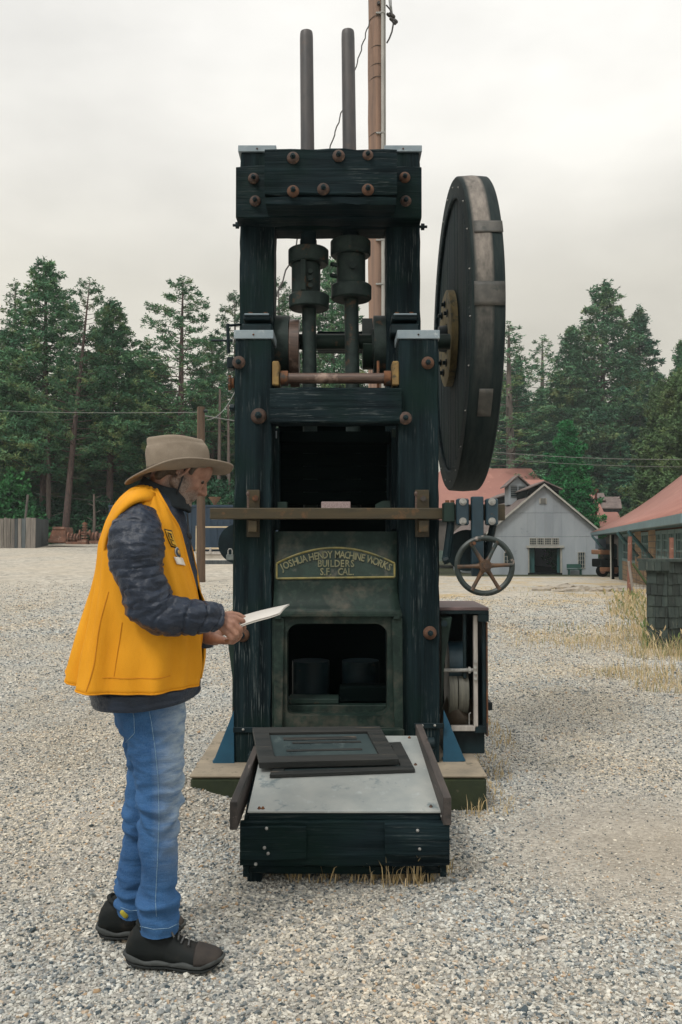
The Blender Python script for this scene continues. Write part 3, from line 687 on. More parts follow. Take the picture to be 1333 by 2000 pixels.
# inside of the mortar: floor, dies, shoes, wedge blocks
b = MB(); b.box(xi0 + .01, xi1 - .01, DO + .13, 5.55, Z(1424, DO), Z(1400, DO), .005); b.build('mortar_floor', IRON, mill)
for px in (607, 705):
    b = MB(); c = P(px, 1300, 5.35); b.cyl((c.x, 5.4, Z(1372, 5.3)), (c.x, 5.4, Z(1290, 5.4)), .115, n=24); b.build('shoe', IRON, mill, smooth=40)
    b = MB(); b.cyl((c.x, 5.4, Z(1400, 5.3)), (c.x, 5.4, Z(1374, 5.3)), .125, n=24); b.build('die', GREENIRON, mill, smooth=40)
timber(X(664, 5.1), X(757, 5.1), 5.08, 5.22, Z(1372, 5.1), Z(1340, 5.1), 0, 41).build('wedge_block', SHADE_BLK, mill, smooth=30)
b = MB(); b.box(X(566, 5.1), X(662, 5.1), 5.05, 5.2, Z(1372, 5.1), Z(1362, 5.1), .004); b.build('bottom_bar', GREENIRON, mill)
b = MB(); b.box(X(563, 5.03), X(757, 5.03), 5.02, 5.1, Z(1402, 5.03), Z(1377, 5.03), .004); b.build('bottom_bar', MORTAR, mill)
# lip leading to the table
b = MB(); b.rings([[P(540, 1420, DO), P(782, 1420, DO), P(782, 1432, DO), P(540, 1432, DO)], [P(536, 1424, DO - .28), P(790, 1424, DO - .28), P(790, 1440, DO - .28), P(536, 1440, DO - .28)]]); b.build('discharge_lip', MORTAR, mill, bevel=.006)

# nameplate with raised rim and letters
DN = DM - .012
cx = 656
def arc_y(x): return 1070 + 30.5 * ((x - 656) / 115.0) ** 2
pl = [(541, 1130), (771, 1127)] + [(771 - 230 * k / 20, arc_y(771 - 230 * k / 20)) for k in range(21)]
b = MB(); b.prism([P(x, y, DN) for x, y in pl], (0, .012, 0)); npl = b.build('nameplate', mat('dark_nameplate', (.022, .05, .04), (.012, .025, .022), 12, None, .5, .15, .2, .002, (.10, .10, .085), (.58, .70), 7), mill)
BRASS = mat('worn_brass_edge', (.26, .22, .07), (.10, .10, .045), 20, None, .5, .1, .2, .002, (.05, .07, .05), (.56, .68), 9)
b = MB()
for k in range(len(pl)):
    b.cyl(P(*pl[k], DN - .001), P(*pl[(k + 1) % len(pl)], DN - .001), .0062, n=6)
b.build('rim', BRASS, npl, smooth=60)
def letters(txt, size):
    cu = bpy.data.curves.new('t', 'FONT'); cu.body = txt; cu.size = size; cu.extrude = .003; cu.align_x = 'CENTER'; cu.resolution_u = 2; cu.offset = .0011
    o = bpy.data.objects.new('t', cu); COL.objects.link(o)
    dg = bpy.context.evaluated_depsgraph_get(); dg.update(); me = bpy.data.meshes.new_from_object(o.evaluated_get(dg))
    v = [tuple(q.co) for q in me.vertices]; f = [tuple(p.vertices) for p in me.polygons]
    bpy.data.objects.remove(o); bpy.data.meshes.remove(me); return v, f
b = MB(); txt = 'JOSHUA HENDY MACHINE WORKS'
wd = {'I': .45, ' ': .5, 'M': 1.18, 'W': 1.3, 'J': .85, 'Y': 1.05, 'D': 1.05}
tot = sum(wd.get(c, 1) for c in txt); pos = 0
def put_letter(ch, px, py, size, ang, wide=.82):
    v, f = letters(ch, size); c0 = P(px, py, DN - .004)
    vv = []
    for q in v:
        x, y = q[0] * wide, q[1]
        x, y = x * cos(ang) - y * sin(ang), x * sin(ang) + y * cos(ang)
        vv.append((c0.x + x, c0.y - q[2], c0.z + y))
    b.add(vv, f)
for ch in txt:
    w_ = wd.get(ch, 1); t = (pos + w_ / 2) / tot; pos += w_
    if ch == ' ': continue
    x = 550 + t * 213; py = arc_y(x) + 19.5; sl = -2 * 30.5 * (x - 656) / 115.0 ** 2
    put_letter(ch, x, py, .057, math.atan(sl), .78)
for word, xa, xb, py in (('BUILDERS', 620, 694, 1107), ('S.F.', 625, 648, 1123), ('CAL.', 661, 692, 1123)):
    tw = sum(.4 if c in '.I' else 1 for c in word); q = 0
    for ch in word:
        w_ = .4 if ch in '.I' else 1; put_letter(ch, xa + (xb - xa) * (q + w_ / 2) / tw, py, .056, 0); q += w_
b.build('lettering', mat('dull_brass_letters', (.22, .215, .12), (.11, .12, .075), 15, None, .5, .1, .1, .001), npl)

# straps and braces at the feet
for px0, px1, py in ((458, 516, 1425), (808, 866, 1417)):
    b = MB(); b.box(X(px0, DF), X(px1, DF), DF - .012, DF - .001, Z(py + 5, DF), Z(py - 5, DF), .002); st = b.build('foot_strap', IRON, mill)
    for q in (.3, .72):
        b = MB(); p = P(px0 + (px1 - px0) * q, py, DF - .012); b.capsule(p, .008, p + Vector((0, -.004, 0)), .006, 8, 3); b.build('screw', BOLTM, st, smooth=180)
for pts, D in (([(457, 1388), (415, 1493), (458, 1493)], 4.92), ([(867, 1386), (866, 1490), (910, 1487)], 4.95)):
    b = MB(); b.prism([P(x, y, D) for x, y in pts], (0, .012, 0)); g_ = b.build('brace_plate', BLUESTEEL, mill, bevel=.002)
    b = MB(); lo = min(P(x, y, D).x for x, y in pts); hi = max(P(x, y, D).x for x, y in pts); b.box(lo, hi, D + .012, D + .07, zt, zt + .012, .002); b.build('brace_foot', BLUESTEEL, g_)
# grey side plates (ore chute cheeks) either side
b = MB(); b.prism([P(863, 1208, 5.0), P(883, 1206, 5.0), P(868, 1300, 5.0), P(863, 1400, 5.0)], (0, .35, 0)); b.build('chute_cheek', GREENIRON, mill)
b = MB(); b.prism([P(446, 1258, 5.0), P(458, 1245, 5.0), P(459, 1360, 5.0)], (0, .3, 0)); b.build('chute_cheek', GREENIRON, mill)
b = MB(); b.cyl(P(868, 1218, 4.99), P(868, 1218, 4.96), .02, n=6); b.build('bolt', IRON, mill)

# rods and knobs on the left flank
b = MB(); D = 5.05
b.tube([P(413, 665, D), P(455, 665, D)], .007, 8); b.tube([P(445, 633, D), P(447, 690, D)], .010, 8); b.tube([P(444, 636, D), P(470, 634, D + .2)], .008, 8); b.build('lever_rod', IRON, mill, smooth=40)
b = MB(); b.box(X(444, D), X(458, D), D - .05, D + .05, Z(722, D), Z(700, D), .006); b.build('lever_block', IRON, mill)
b = MB(); b.cyl(P(448, 748, D), P(458, 748, D), .03, n=12); b.cyl(P(447, 748, D), P(452, 748, D), .045, n=6); b.build('side_bolt', RUST, mill, smooth=30)
b = MB(); b.cyl(P(450, 797, D), P(458, 797, D), .022, n=8); b.build('side_bolt', IRON, mill, smooth=30)
# pulley and cover strip at the left edge
b = MB(); c = P(466, 1062, 5.4); b.cyl(c, c + Vector((0, .08, 0)), .125, n=32); b.cyl(c - Vector((0, .02, 0)), c, .04, n=16); b.build('small_pulley', IRON, mill, smooth=40)
b = MB(); b.box(X(454.5, DF), X(457.5, DF), DF + .03, DF + .1, zt + .01, Z(985, DF)); b.build('edge_strip', GREENIRON, mill)

# ------------------------------------------------------------------ bull wheel
DW = 5.93; zw = P(666, 660, DW).z
RW = .5 * (P(666, 350, DW - .05).z - P(666, 965, DW - .05).z) * .966
zw = .5 * (P(666, 350, DW).z + P(666, 965, DW).z) - .022
xw0 = (924 - 666.5) / FPX * (DW - RW * .98); xw1 = (992 - 666.5) / FPX * (DW - RW)
bw = thing('bull_wheel', (xw0, DW, zw), 'huge black wooden belt wheel mounted upright on the right side of the mill', 'wheel')
RX = Matrix.Translation((0, DW, zw)) @ Matrix.Rotation(pi / 2, 4, 'Y')
def ringx(prof, n=96, cap=False):
    b = MB(); rings = []
    for x, r in prof:
        rings.append([(x, DW + r * cos(2 * pi * k / n), zw + r * sin(2 * pi * k / n)) for k in range(n)])
    return b.rings(rings, cap=cap)
TREAD = nt('belt_worn_tread')
m, n_, l_, b_ = TREAD
tc = n_.new('ShaderNodeTexCoord').outputs['Object']
sp = n_.new('ShaderNodeSeparateXYZ'); l_.new(tc, sp.inputs[0])
wn1 = tex(n_, l_, tc, 'n', 5, 6, .7, (6, 1, 1)).outputs['Fac']; wn2 = tex(n_, l_, tc, 'n', 1.6, 5, .75, None, (4, 2, 8)).outputs['Fac']; wn3 = tex(n_, l_, tc, 'n', 26, 4, .7, (1, .3, .3)).outputs['Fac']
wdt = xw1 - xw0
# worn band where the belt ran: centre of the tread (a band in x), broken up by noise
a1 = n_.new('ShaderNodeMath'); a1.operation = 'SUBTRACT'; l_.new(sp.outputs['X'], a1.inputs[0]); a1.inputs[1].default_value = wdt * .38
a2 = n_.new('ShaderNodeMath'); a2.operation = 'ABSOLUTE'; l_.new(a1.outputs[0], a2.inputs[0])
a3 = n_.new('ShaderNodeMapRange'); l_.new(a2.outputs[0], a3.inputs[0]); a3.inputs['From Min'].default_value = wdt * .30; a3.inputs['From Max'].default_value = wdt * .20
zz = n_.new('ShaderNodeMapRange'); l_.new(sp.outputs['Z'], zz.inputs[0]); zz.inputs['From Min'].default_value = -.55; zz.inputs['From Max'].default_value = .30; zz.inputs['To Min'].default_value = .0
w2 = ramp(n_, l_, wn2, [(.36, 0.15), (.55, 1.0)])
mA = n_.new('ShaderNodeMath'); mA.operation = 'MULTIPLY'; l_.new(a3.outputs[0], mA.inputs[0]); l_.new(zz.outputs[0], mA.inputs[1])
mB = n_.new('ShaderNodeMath'); mB.operation = 'MULTIPLY'; l_.new(mA.outputs[0], mB.inputs[0]); l_.new(w2, mB.inputs[1])
c_dark = ramp(n_, l_, wn1, [(.3, (.010, .018, .020)), (.7, (.028, .038, .038))]); c_lt = ramp(n_, l_, wn3, [(.3, (.12, .11, .10)), (.7, (.29, .26, .23))])
l_.new(mixc(n_, l_, mB.outputs[0], c_dark, c_lt), b_.inputs['Base Color']); b_.inputs['Roughness'].default_value = .75; b_.inputs['Specular IOR Level'].default_value = .12
bp = n_.new('ShaderNodeBump'); bp.inputs['Strength'].default_value = .5; bp.inputs['Distance'].default_value = .004; l_.new(wn1, bp.inputs['Height']); l_.new(bp.outputs[0], b_.inputs['Normal'])
tr = ringx([(xw0, RW - .13), (xw0, RW - .012), (xw0 + .008, RW - .002), (xw0 + wdt * .5, RW + .004), (xw1 - .008, RW - .002), (xw1, RW - .012), (xw1, RW - .13)])
tread = tr.build('rim', m, bw, smooth=35)
ringx([(xw0 + .002, RW - .05), (xw0 - .001, RW - .13), (xw0 + .006, RW - .14), (xw0 + .06, RW - .135)]).build('inner_rim', W_Y, bw, smooth=35)
# wheel side laid up of vertical boards
nb = 14
for k in range(nb):
    y0 = DW - (RW - .12) + 2 * (RW - .12) * k / nb; y1 = DW - (RW - .12) + 2 * (RW - .12) * (k + 1) / nb - .005
    h0 = lambda y: sqrt(max(.0009, (RW - .115) ** 2 - (y - DW) ** 2))
    b = MB(); dx = .022 + random.uniform(-.002, .002)
    b.prism([(xw0 + dx, y0, zw - h0(y0)), (xw0 + dx, y1, zw - h0(y1)), (xw0 + dx, y1, zw + h0(y1)), (xw0 + dx, y0, zw + h0(y0))], (.05, 0, 0))
    b.build('board', W_Z, bw, bevel=.002)
# wooden hub disc with iron bolts
HUBW = mat('yellow_worn_hub', (.18, .135, .055), (.08, .065, .03), 7, (5, 5, 1.2), .8, .1, .6, .006, (.03, .04, .03), (.56, .66), 10)
hub = ringx([(xw0 + .018, .10), (xw0 - .022, .10), (xw0 - .036, .30), (xw0 - .026, .325), (xw0 + .018, .325)], 48).build('hub_disc', HUBW, bw, smooth=35)
for k in range(8):
    a = 2 * pi * k / 8 + .2; r = .23
    b = MB(); c = Vector((xw0 - .036, DW + r * cos(a), zw + r * sin(a))); b.cyl(c, c - Vector((.008, 0, 0)), .026, n=10); b.cyl(c, c - Vector((.026, 0, 0)), .014, n=6); b.build('hub_bolt', IRON, bw, smooth=30)
b = ringx([(xw0 + .03, .001), (xw0 - .075, .001), (xw0 - .075, .085), (xw0 + .03, .10)], 32); b.build('hub', IRON, bw, smooth=35)
b = MB(); b.cyl((X(824, DW), DW - .02, zw), (xw0 + .02, DW, zw), .034, n=20); b.build('axle', PIPE, bw, smooth=40)
for k in range(22):   # bright nail heads round the rim
    a = 2 * pi * k / 22 + .1; b = MB(); c = Vector((xw0 - .001, DW + (RW - .06) * cos(a), zw + (RW - .06) * sin(a))); b.capsule(c, .006, c - Vector((.004, 0, 0)), .004, 6, 2); b.build('nail', BOLTM, bw, smooth=180)
# tin patches nailed over splits in the rim
PATCH = mat('tin_patch', (.095, .09, .08), (.04, .042, .04), 14, None, .6, .1, .2, .002, (.04, .045, .04), (.55, .65), 14)
def patch(pya, pyb, q0, q1, m_):
    def ang(py):
        z = P(666, py, DW - RW * .9).z - zw; return math.asin(max(-1, min(1, z / RW)))
    a0, a1 = ang(pya), ang(pyb); b = MB(); rings = []
    for k in range(7):
        a = a0 + (a1 - a0) * k / 6
        rings.append([(xw0 + wdt * (q0 + (q1 - q0) * j / 3), DW - (RW + .007) * cos(a), zw + (RW + .007) * sin(a)) for j in range(4)])
    b.rings(rings, cap=False, closed=False); b.build('patch', m_, bw, smooth=60, solid=.003)
patch(560, 606, .06, .97, PATCH); patch(432, 458, .12, 1.0, PATCH); patch(757, 806, .3, .72, PATCH)

# ------------------------------------------------------------------ clamp frame and handwheel hung on the bar end
DH = 4.72
hw = mill
b = MB(); b.box(X(870, DH), X(990, DH), DH + .04, DH + .11, Z(1016, DH), Z(984, DH), .004); b.build('bar_end', RUSTBAR, mill)
b = MB(); b.box(X(869, DH), X(890, DH), DH + .02, DH + .13, Z(1019, DH), Z(981, DH), .004); b.build('clamp_collar', GREENIRON, mill)
for px in (874, 884):
    b = MB(); b.cyl(P(px, 984, DH + .06), P(px, 977, DH + .06), .012, n=6); b.build('nut', RUST, mill, smooth=30)
for px0, px1 in ((892, 915), (949, 972)):
    b = MB(); b.box(X(px0, DH), X(px1, DH), DH - .03, DH + .035, Z(1026, DH), Z(974, DH), .007); c_ = b.build('clamp_plate', DARKBLUE, mill)
    for py in (980, 1018):
        b = MB(); p = P((px0 + px1) / 2 + 1, py, DH - .031); b.cyl(p, p - Vector((0, .004, 0)), .020, n=16); b.cyl(p, p - Vector((0, .014, 0)), .012, n=6); b.build('bolt', BOLTM, c_, smooth=30)
b = MB(); b.box(X(921, DH), X(944, DH), DH - .02, DH + .03, Z(1125, DH), Z(970, DH), .004); b.build('hanger_bar', DARKBLUE, mill)
b = MB(); b.tube([P(882, 1018, DH + .05), P(872, 1090, DH + .06)], .022, 8); b.build('hanger_arm', IRON, mill, smooth=40)
b = MB(); b.tube([P(964, 1025, DH + .05), P(948, 1100, DH + .06)], .02, 8); b.build('hanger_arm', IRON, mill, smooth=40)
b = MB(); b.cyl(P(876, 1092, DH + .03), P(866, 1096, DH + .03), .022, n=8); b.build('knob', IRON, mill, smooth=40)
b = MB(); b.cyl(P(912, 1075, DH + .12), P(912, 1075, DH + .32), .115, n=32); b.box(X(880, DH + .12), X(945, DH + .12), DH + .13, DH + .3, Z(1072, DH), Z(1042, DH), .01); b.build('gear_case', IRON, mill, smooth=40)
whc = P(947, 1105, DH - .10); RH = 59.5 / FPX * (DH - .1)
hwl = MB(); nn = 48
prof = [(-.022, .0), (0, .013), (.004, .013), (.018, 0), (.004, -.012), (-.008, -.012)]
rings = []
for k in range(nn + 1):
    a = 2 * pi * k / nn; rings.append([(whc.x + (RH - .014 + pr * .75) * cos(a), whc.y + py_, whc.z + (RH - .014 + pr * .75) * sin(a)) for pr, py_ in prof])
hwl.rings(rings, cap=False)
hwo = hwl.build('handwheel', mat('black_handwheel', (.030, .045, .042), (.012, .02, .02), 12, None, .42, .1, .2, .002, (.2, .17, .15), (.64, .7), 20), mill, smooth=50)
SPOKE = mat('rusty_spoke', (.13, .07, .035), (.05, .03, .02), 16, None, .55, .15, .4, .003, (.02, .035, .035), (.5, .62), 9)
for k in range(6):
    a = radians(2 + 60 * k); ca, sa = cos(a), sin(a)
    pts = [whc + Vector((ca * r, -.012 + .012 * (r / RH), sa * r)) for r in (.02, .045, .09, RH - .03, RH - .016)]
    b = MB(); b.tube(pts, [.017, .012, .010, .011, .016], 8); b.build('spoke', SPOKE, hwo, smooth=60)
b = MB(); b.cyl(whc + Vector((0, -.03, 0)), whc + Vector((0, .03, 0)), .033, n=20); b.cyl(whc + Vector((0, -.036, 0)), whc + Vector((0, -.03, 0)), .026, n=20); b.cyl(whc + Vector((0, -.05, 0)), whc + Vector((0, -.036, 0)), .017, n=6); b.build('hub', SPOKE, hwo, smooth=40)
b = MB(); b.cyl(whc, whc + Vector((0, .2, 0)), .014, n=10); b.build('screw_shaft', IRON, hwo, smooth=40)
b = MB(); p = P(924, 1061, whc.y - .0); b.tube([p, p + Vector((0, -.06, 0))], .009, 8); b.build('wheel_grip', RUST, hwo, smooth=40)

# padlock hanging on a wire at the left edge
pd = thing('padlock', P(449, 1092, 4.9), 'small grey padlock hanging at the left edge of the mill', 'padlock')
b = MB(); b.box(X(443, 4.9), X(457, 4.9), 4.89, 4.92, Z(1094, 4.9), Z(1083, 4.9), .003); b.build('lock_body', mat('grey_padlock', (.16, .19, .18), (.09, .11, .11), 40, None, .4), pd)
b = MB(); b.tube([P(446, 1083, 4.905), P(446, 1075, 4.905), P(448, 1072, 4.905), P(452, 1072, 4.905), P(454, 1075, 4.905), P(454, 1083, 4.905)], .0035, 6); b.build('shackle', BOLTM, pd, smooth=60)

# lean of the old frame


# ================================================================== power cabinet on the right
cab = thing('machinery_cabinet', (X(905, 5.2), 5.2, .2), 'open dark steel cabinet with belt pulleys, right of the mill below the handwheel', 'cabinet')
D = 5.08; zb_, zt_ = Z(1428, D), Z(1192, D)
b = MB(); b.box(X(858, D), X(953, D), D - .02, D + .55, zt_, zt_ + .018, .003); b.build('lid', mat('pinkish_dusty_lid', (.20, .13, .13), (.12, .09, .09), 8, None, .6), cab)
b = MB(); b.box(X(860, D), X(953, D), D - .024, D - .012, zt_ - .02, zt_, .002); b.box(X(932, D), X(953, D), D - .022, D - .01, zt_ - .065, zt_ - .02, .002); b.build('lid_flange', IRON, cab)
b = MB(); b.box(X(941, D), X(948, D), D, D + .5, zb_, zt_, .002); b.build('side_wall', IRON, cab)
b = MB(); b.box(X(948, D) + .002, X(951.5, D), D - .006, D + .5, zb_ - .03, zt_ - .07, .001); b.build('side_edge', RUST, cab)
b = MB(); b.box(X(866, D), X(950, D), D + .5, D + .52, zb_, zt_, .002); b.build('back_wall', IRON, cab)
b = MB(); b.box(X(924, D), X(932, D), D - .002, D + .03, zb_ + .02, zt_ - .03, .002); b.build('front_post', WHITEP, cab)
b = MB(); b.box(X(880, D), X(926, D), D - .002, D + .04, zb_, zb_ + .028, .002); b.build('front_rail', WHITEP, cab)
b = MB(); b.box(X(926, D), X(950, D), D - .002, D + .04, zb_ - .01, zb_ + .03, .002); b.build('corner_foot', IRON, cab)
b = MB(); b.box(X(905, D), X(911, D), D + .02, D + .05, zb_ + .3, zt_, .002); b.build('inner_post', IRON, cab)
def pulley(px0, px1, py, r, Dp, m_, nm='pulley'):
    b = MB(); b.cyl(P(px0, py, Dp), P(px1, py, Dp), r, n=32); return b.build(nm, m_, cab, smooth=40)
pulley(874, 905, 1290, .115, D + .14, DARKBLUE)
LP = mat('pale_worn_pulley', (.17, .165, .135), (.07, .075, .065), 8, (10, 1, 1), .5)
pulley(873, 889, 1347, .15, D + .17, LP); pulley(891, 910, 1347, .15, D + .17, LP)
b = MB(); b.cyl(P(862, 1309, D + .02), P(930, 1309, D + .02), .011, n=10); b.cyl(P(915, 1309, D + .02), P(919, 1309, D + .02), .02, n=8); b.cyl(P(862, 1309, D + .02), P(866, 1309, D + .02), .018, n=8); b.build('pulley_shaft', BOLTM, cab, smooth=40)
b = MB()
for k in range(4): b.cyl(P(929, 1292 + 11 * k, D - .004), P(929, 1292 + 11 * k, D - .016), .011, n=6)
b.build('shaft_bearing', BOLTM, cab, smooth=30)
b = MB(); b.tube([P(868, 1415, D + .2), P(900, 1385, D + .16), P(910, 1378, D + .14)], [.05, .115, .10], 20); b.build('motor_cover', mat('brown_motor_cover', (.10, .075, .05), (.05, .04, .03), 6, None, .5), cab, smooth=50)
b = MB(); b.box(X(951, D), X(963, D), D + .05, D + .16, Z(1391, D), Z(1375, D), .004); b.build('handle', IRON, cab)
b = MB(); b.tube([P(917, 1420, D + .05), P(917, 1394, D + .05), P(920, 1392, D + .05)], .004, 6); b.build('hook', BOLTM, cab, smooth=50)
b = MB(); b.box(X(868, D), X(948, D), D + .06, D + .48, zt, zb_ - .001, .004); b.build('cabinet_base', IRON, cab)

# ================================================================== apron table in front of the mill
tb = thing('apron_table', (0, 3.95, 0), 'low black box table with sloping zinc sheet top in front of the mill mouth', 'table')
D0, D1 = 3.66, 4.36
z0, z1 = Z(1585, D0), Z(1437, D1)
xa, xb = X(484, D0, 1585), X(861, D0, 1583)
def topz(y): return z0 + (z1 - z0) * (y - D0) / (D1 - D0)
b = MB(); b.rings([[(xa, D0, z0 - .006), (xb, D0, z0 - .006), (xb, D0, z0), (xa, D0, z0)], [(xa + .01, D1, z1 - .006), (xb, D1, z1 - .006), (xb, D1, z1), (xa + .01, D1, z1)]]); sh = b.build('zinc_sheet', ZINC, tb)
b = MB(); b.rings([[(xa + .005, D0 + .003, z0 - .045), (xb - .004, D0 + .003, z0 - .045), (xb - .004, D0 + .003, z0 - .008), (xa + .005, D0 + .003, z0 - .008)], [(xa + .01, D1, z1 - .045), (xb - .004, D1, z1 - .045), (xb - .004, D1, z1 - .008), (xa + .01, D1, z1 - .008)]]); b.build('table_board', W_X, tb)
for px, py in ((507, 1580), (514, 1580), (842, 1577), (800, 1442), (812, 1500)):
    D = D0 + (D1 - D0) * (1585 - py) / 148.0; p = P(px, py, D); p.z = topz(p.y)
    b = MB(); b.capsule(p, .009, p + Vector((0, 0, .003)), .006, 8, 3); b.build('screw', RUST, sh, smooth=180)
fx0, fx1 = X(473, D0), X(874, D0)
timber(fx0, fx1, D0 - .03, D0 + .01, Z(1692, D0 - .03), Z(1606, D0 - .03), 0, 50, .004, .0025).build('front_board', W_X, tb, smooth=30)
timber(X(475, D0), X(600, D0), D0 - .052, D0 - .031, Z(1680, D0 - .05), Z(1615, D0 - .05), 0, 51, .003, .002).build('patch_board', W_X, tb, smooth=30)
pb_ = timber(X(750, D0), X(873, D0), D0 - .056, D0 - .031, Z(1671, D0 - .05), Z(1608, D0 - .05), 0, 52, .003, .002).build('patch_board', W_X, tb, smooth=30)
for px, py in ((521, 1618), (517, 1656), (524, 1667), (816, 1622), (820, 1658), (864, 1594), (500, 1688)):
    p = P(px, py, D0 - .054 if py != 1594 else D0 - .01); b = MB(); b.capsule(p, .0075, p + Vector((0, -.004, 0)), .006, 8, 3); b.build('bolt', BOLTM, tb, smooth=180)
for s, x_ in ((0, fx0 + .01), (1, fx1 - .035)):
    b = MB(); b.rings([[(x_, D0, .04), (x_ + .025, D0, .04), (x_ + .025, D0, z0 - .05), (x_, D0, z0 - .05)], [(x_, D1, .12), (x_ + .025, D1, .12), (x_ + .025, D1, z1 - .05), (x_, D1, z1 - .05)]]); b.build('side_panel', W_Y, tb)
for px in (499, 824):
    for D in (D0 + .04, D1 - .1):
        timber(X(px - 14, D), X(px + 14, D), D, D + .09, -.06, topz(D) - .05, 2, int(px + D * 10)).build('leg', W_Z, tb, smooth=30)
timber(X(490, D0), X(862, D0), D0 + .02, D0 + .06, Z(1708, D0 + .02), Z(1690, D0 + .02), 0, 57).build('bottom_rail', W_X, tb, smooth=30)
def sideboard(pts_top, h0, h1, th, nm, m_):
    (a, b2) = pts_top; b = MB(); d = Vector((th, 0, 0))
    q = [a, b2, b2 + Vector((0, 0, -h1)), a + Vector((0, 0, -h0))]
    b.prism(q, d); return b.build(nm, m_, tb, bevel=.004)
SB = mat('worn_side_board', (.075, .062, .056), (.02, .02, .02), 1.0, (22, 1.2, 22), .7, .1, .8, .006, (.16, .13, .12), (.62, .75), 1.0, (50, 2, 50))
sideboard((P(496, 1456, D1 - .08), P(449, 1566, D0 - .06)), .11, .115, .032, 'side_board', SB)
sideboard((P(812, 1414, D1 + .04), P(866, 1557, D0 - .06)), .12, .115, .034, 'side_board', SB)
b = MB(); p = P(836, 1452, 4.2); b.cyl(p, p + Vector((.03, 0, 0)), .028, n=12); b.build('knob', IRON, tb, smooth=40)

# two old framed screens lying on the table (each a thing)
def framed(name, label, corners, lift, th, wfr, panel_m, bars):
    """corners: BL, BR, FR, FL on the table top plane"""
    C = [Vector(c) for c in corners]; up = Vector((0, -.2, 1)).normalized()
    ctr = sum(C, Vector()) / 4
    t = thing(name, ctr, label, 'framed screen', 'framed screens lying on the table')
    def lerp(a, b, q): return a + (b - a) * q
    def pt(u, v): return lerp(lerp(C[0], C[1], u), lerp(C[3], C[2], u), v) + up * lift
    def bar(u0, u1, v0, v1, h0, h1, nm, m_):
        b = MB(); q = [pt(u0, v0), pt(u1, v0), pt(u1, v1), pt(u0, v1)]
        b.prism([c + up * h0 for c in q], up * (h1 - h0)); return b.build(nm, m_, t, bevel=.002)
    bar(0, 1, 0, wfr, 0, th, 'rail', SBX); bar(0, 1, 1 - wfr, 1, 0, th, 'rail', SBX)
    bar(0, wfr * .75, wfr + .003, 1 - wfr - .003, 0, th * .96, 'stile', SBX); bar(1 - wfr * .75, 1, wfr + .003, 1 - wfr - .003, 0, th * .96, 'stile', SBX)
    bar(wfr * .75, 1 - wfr * .75, wfr + .003, 1 - wfr - .003, th * .35, th * .55, 'screen_panel', panel_m)
    for v0, v1, u0, u1 in bars: bar(u0, u1, v0, v1, th * .55, th * .72, 'slat', SBX)
SBX = mat('worn_frame_wood', (.030, .031, .029), (.008, .012, .013), 1.0, (2, 20, 20), .6, .12, .7, .005, (.15, .12, .09), (.62, .75), 1.0, (4, 50, 50))
PAN = mat('dusty_screen_sheet', (.055, .078, .08), (.03, .045, .05), 5, None, .3, .12, .15, .002, (.12, .15, .15), (.6, .75), 10)
def on_table(px, py):
    r = RAY(px, py)     # meet the table plane
    k = (z1 - z0) / (D1 - D0); s = (H - z0 + k * D0) / (k * r.y - r.z); q = Vector((0, 0, H)) + r * s; return q
framed('framed_screen', 'lower black wooden frame, partly hidden, directly on the zinc table sheet', [on_table(549, 1468), on_table(783, 1456), on_table(811, 1510), on_table(527, 1521)], .002, .018, .12, PAN, [])
framed('framed_screen', 'upper black wooden frame with grey panel lying on another on the table', [on_table(494, 1440), on_table(742, 1437), on_table(779, 1503), on_table(507, 1510)], .022, .03, .16, PAN, [(.26, .34, .22, .78), (.40, .44, .28, .80), (.62, .66, .22, .78)])
# tiny mound stones under the left footing end
# ================================================================== the man
PD = 3.0
person = thing('person', (P(290, 1880, PD).x, PD, 0), 'man in yellow vest, quilted navy jacket, jeans and tan brimmed hat, reading beside the mill', 'person')
SKIN = mat('skin', (.50, .235, .145), (.38, .155, .09), 30, None, .5, .06, .12, .001, (.55, .25, .17), (.6, .75), 60, spec=.35)
def V3(px, py, D): return P(px, py, D)

# ---- head frame
HC = P(357, 921, 3.0)
pit, yaw = radians(30), radians(14)
RH_ = Matrix.Rotation(yaw, 3, 'Z') @ Matrix.Rotation(pit, 3, 'Y')
def hp(f, s, u): return HC + RH_ @ Vector((f, s, u))       # forward, side (far +), up
body = MB()
# skull, face and jaw
body.ell(hp(-.012, 0, .025), .092, .075, .080, RH_)
body.ell(hp(.025, 0, -.02), .062, .062, .085, RH_)
body.ell(hp(.052, 0, .028), .042, .058, .05, RH_)                  # forehead
body.capsule(hp(.072, -.024, .020), .013, hp(.076, .024, .020), .013) # brow
body.capsule(hp(.055, -.034, .022), .013, hp(.074, -.016, .021), .011)
body.capsule(hp(.055, .034, .022), .013, hp(.074, .016, .021), .011)
body.capsule(hp(.080, 0, .010), .008, hp(.104, 0, -.028), .0095)   # nose
body.capsule(hp(.098, 0, -.030), .0105, hp(.086, 0, -.034), .011)
for s in (-1, 1):
    body.capsule(hp(.090, .011 * s, -.031), .0075, hp(.080, .014 * s, -.032), .007)
    body.ell(hp(.052, .038 * s, -.022), .026, .020, .024, RH_)       # cheek
    body.capsule(hp(-.005, .056 * s, -.045), .020, hp(.055, .026 * s, -.085), .018)   # jaw line
body.ell(hp(.052, 0, -.055), .032, .030, .035, RH_)                 # muzzle
body.capsule(hp(.083, -.016, -.054), .0065, hp(.083, .016, -.054), .0065)   # lips
body.capsule(hp(.080, -.014, -.065), .0075, hp(.080, .014, -.065), .0075)
body.ell(hp(.066, 0, -.092), .022, .024, .019, RH_)                 # chin
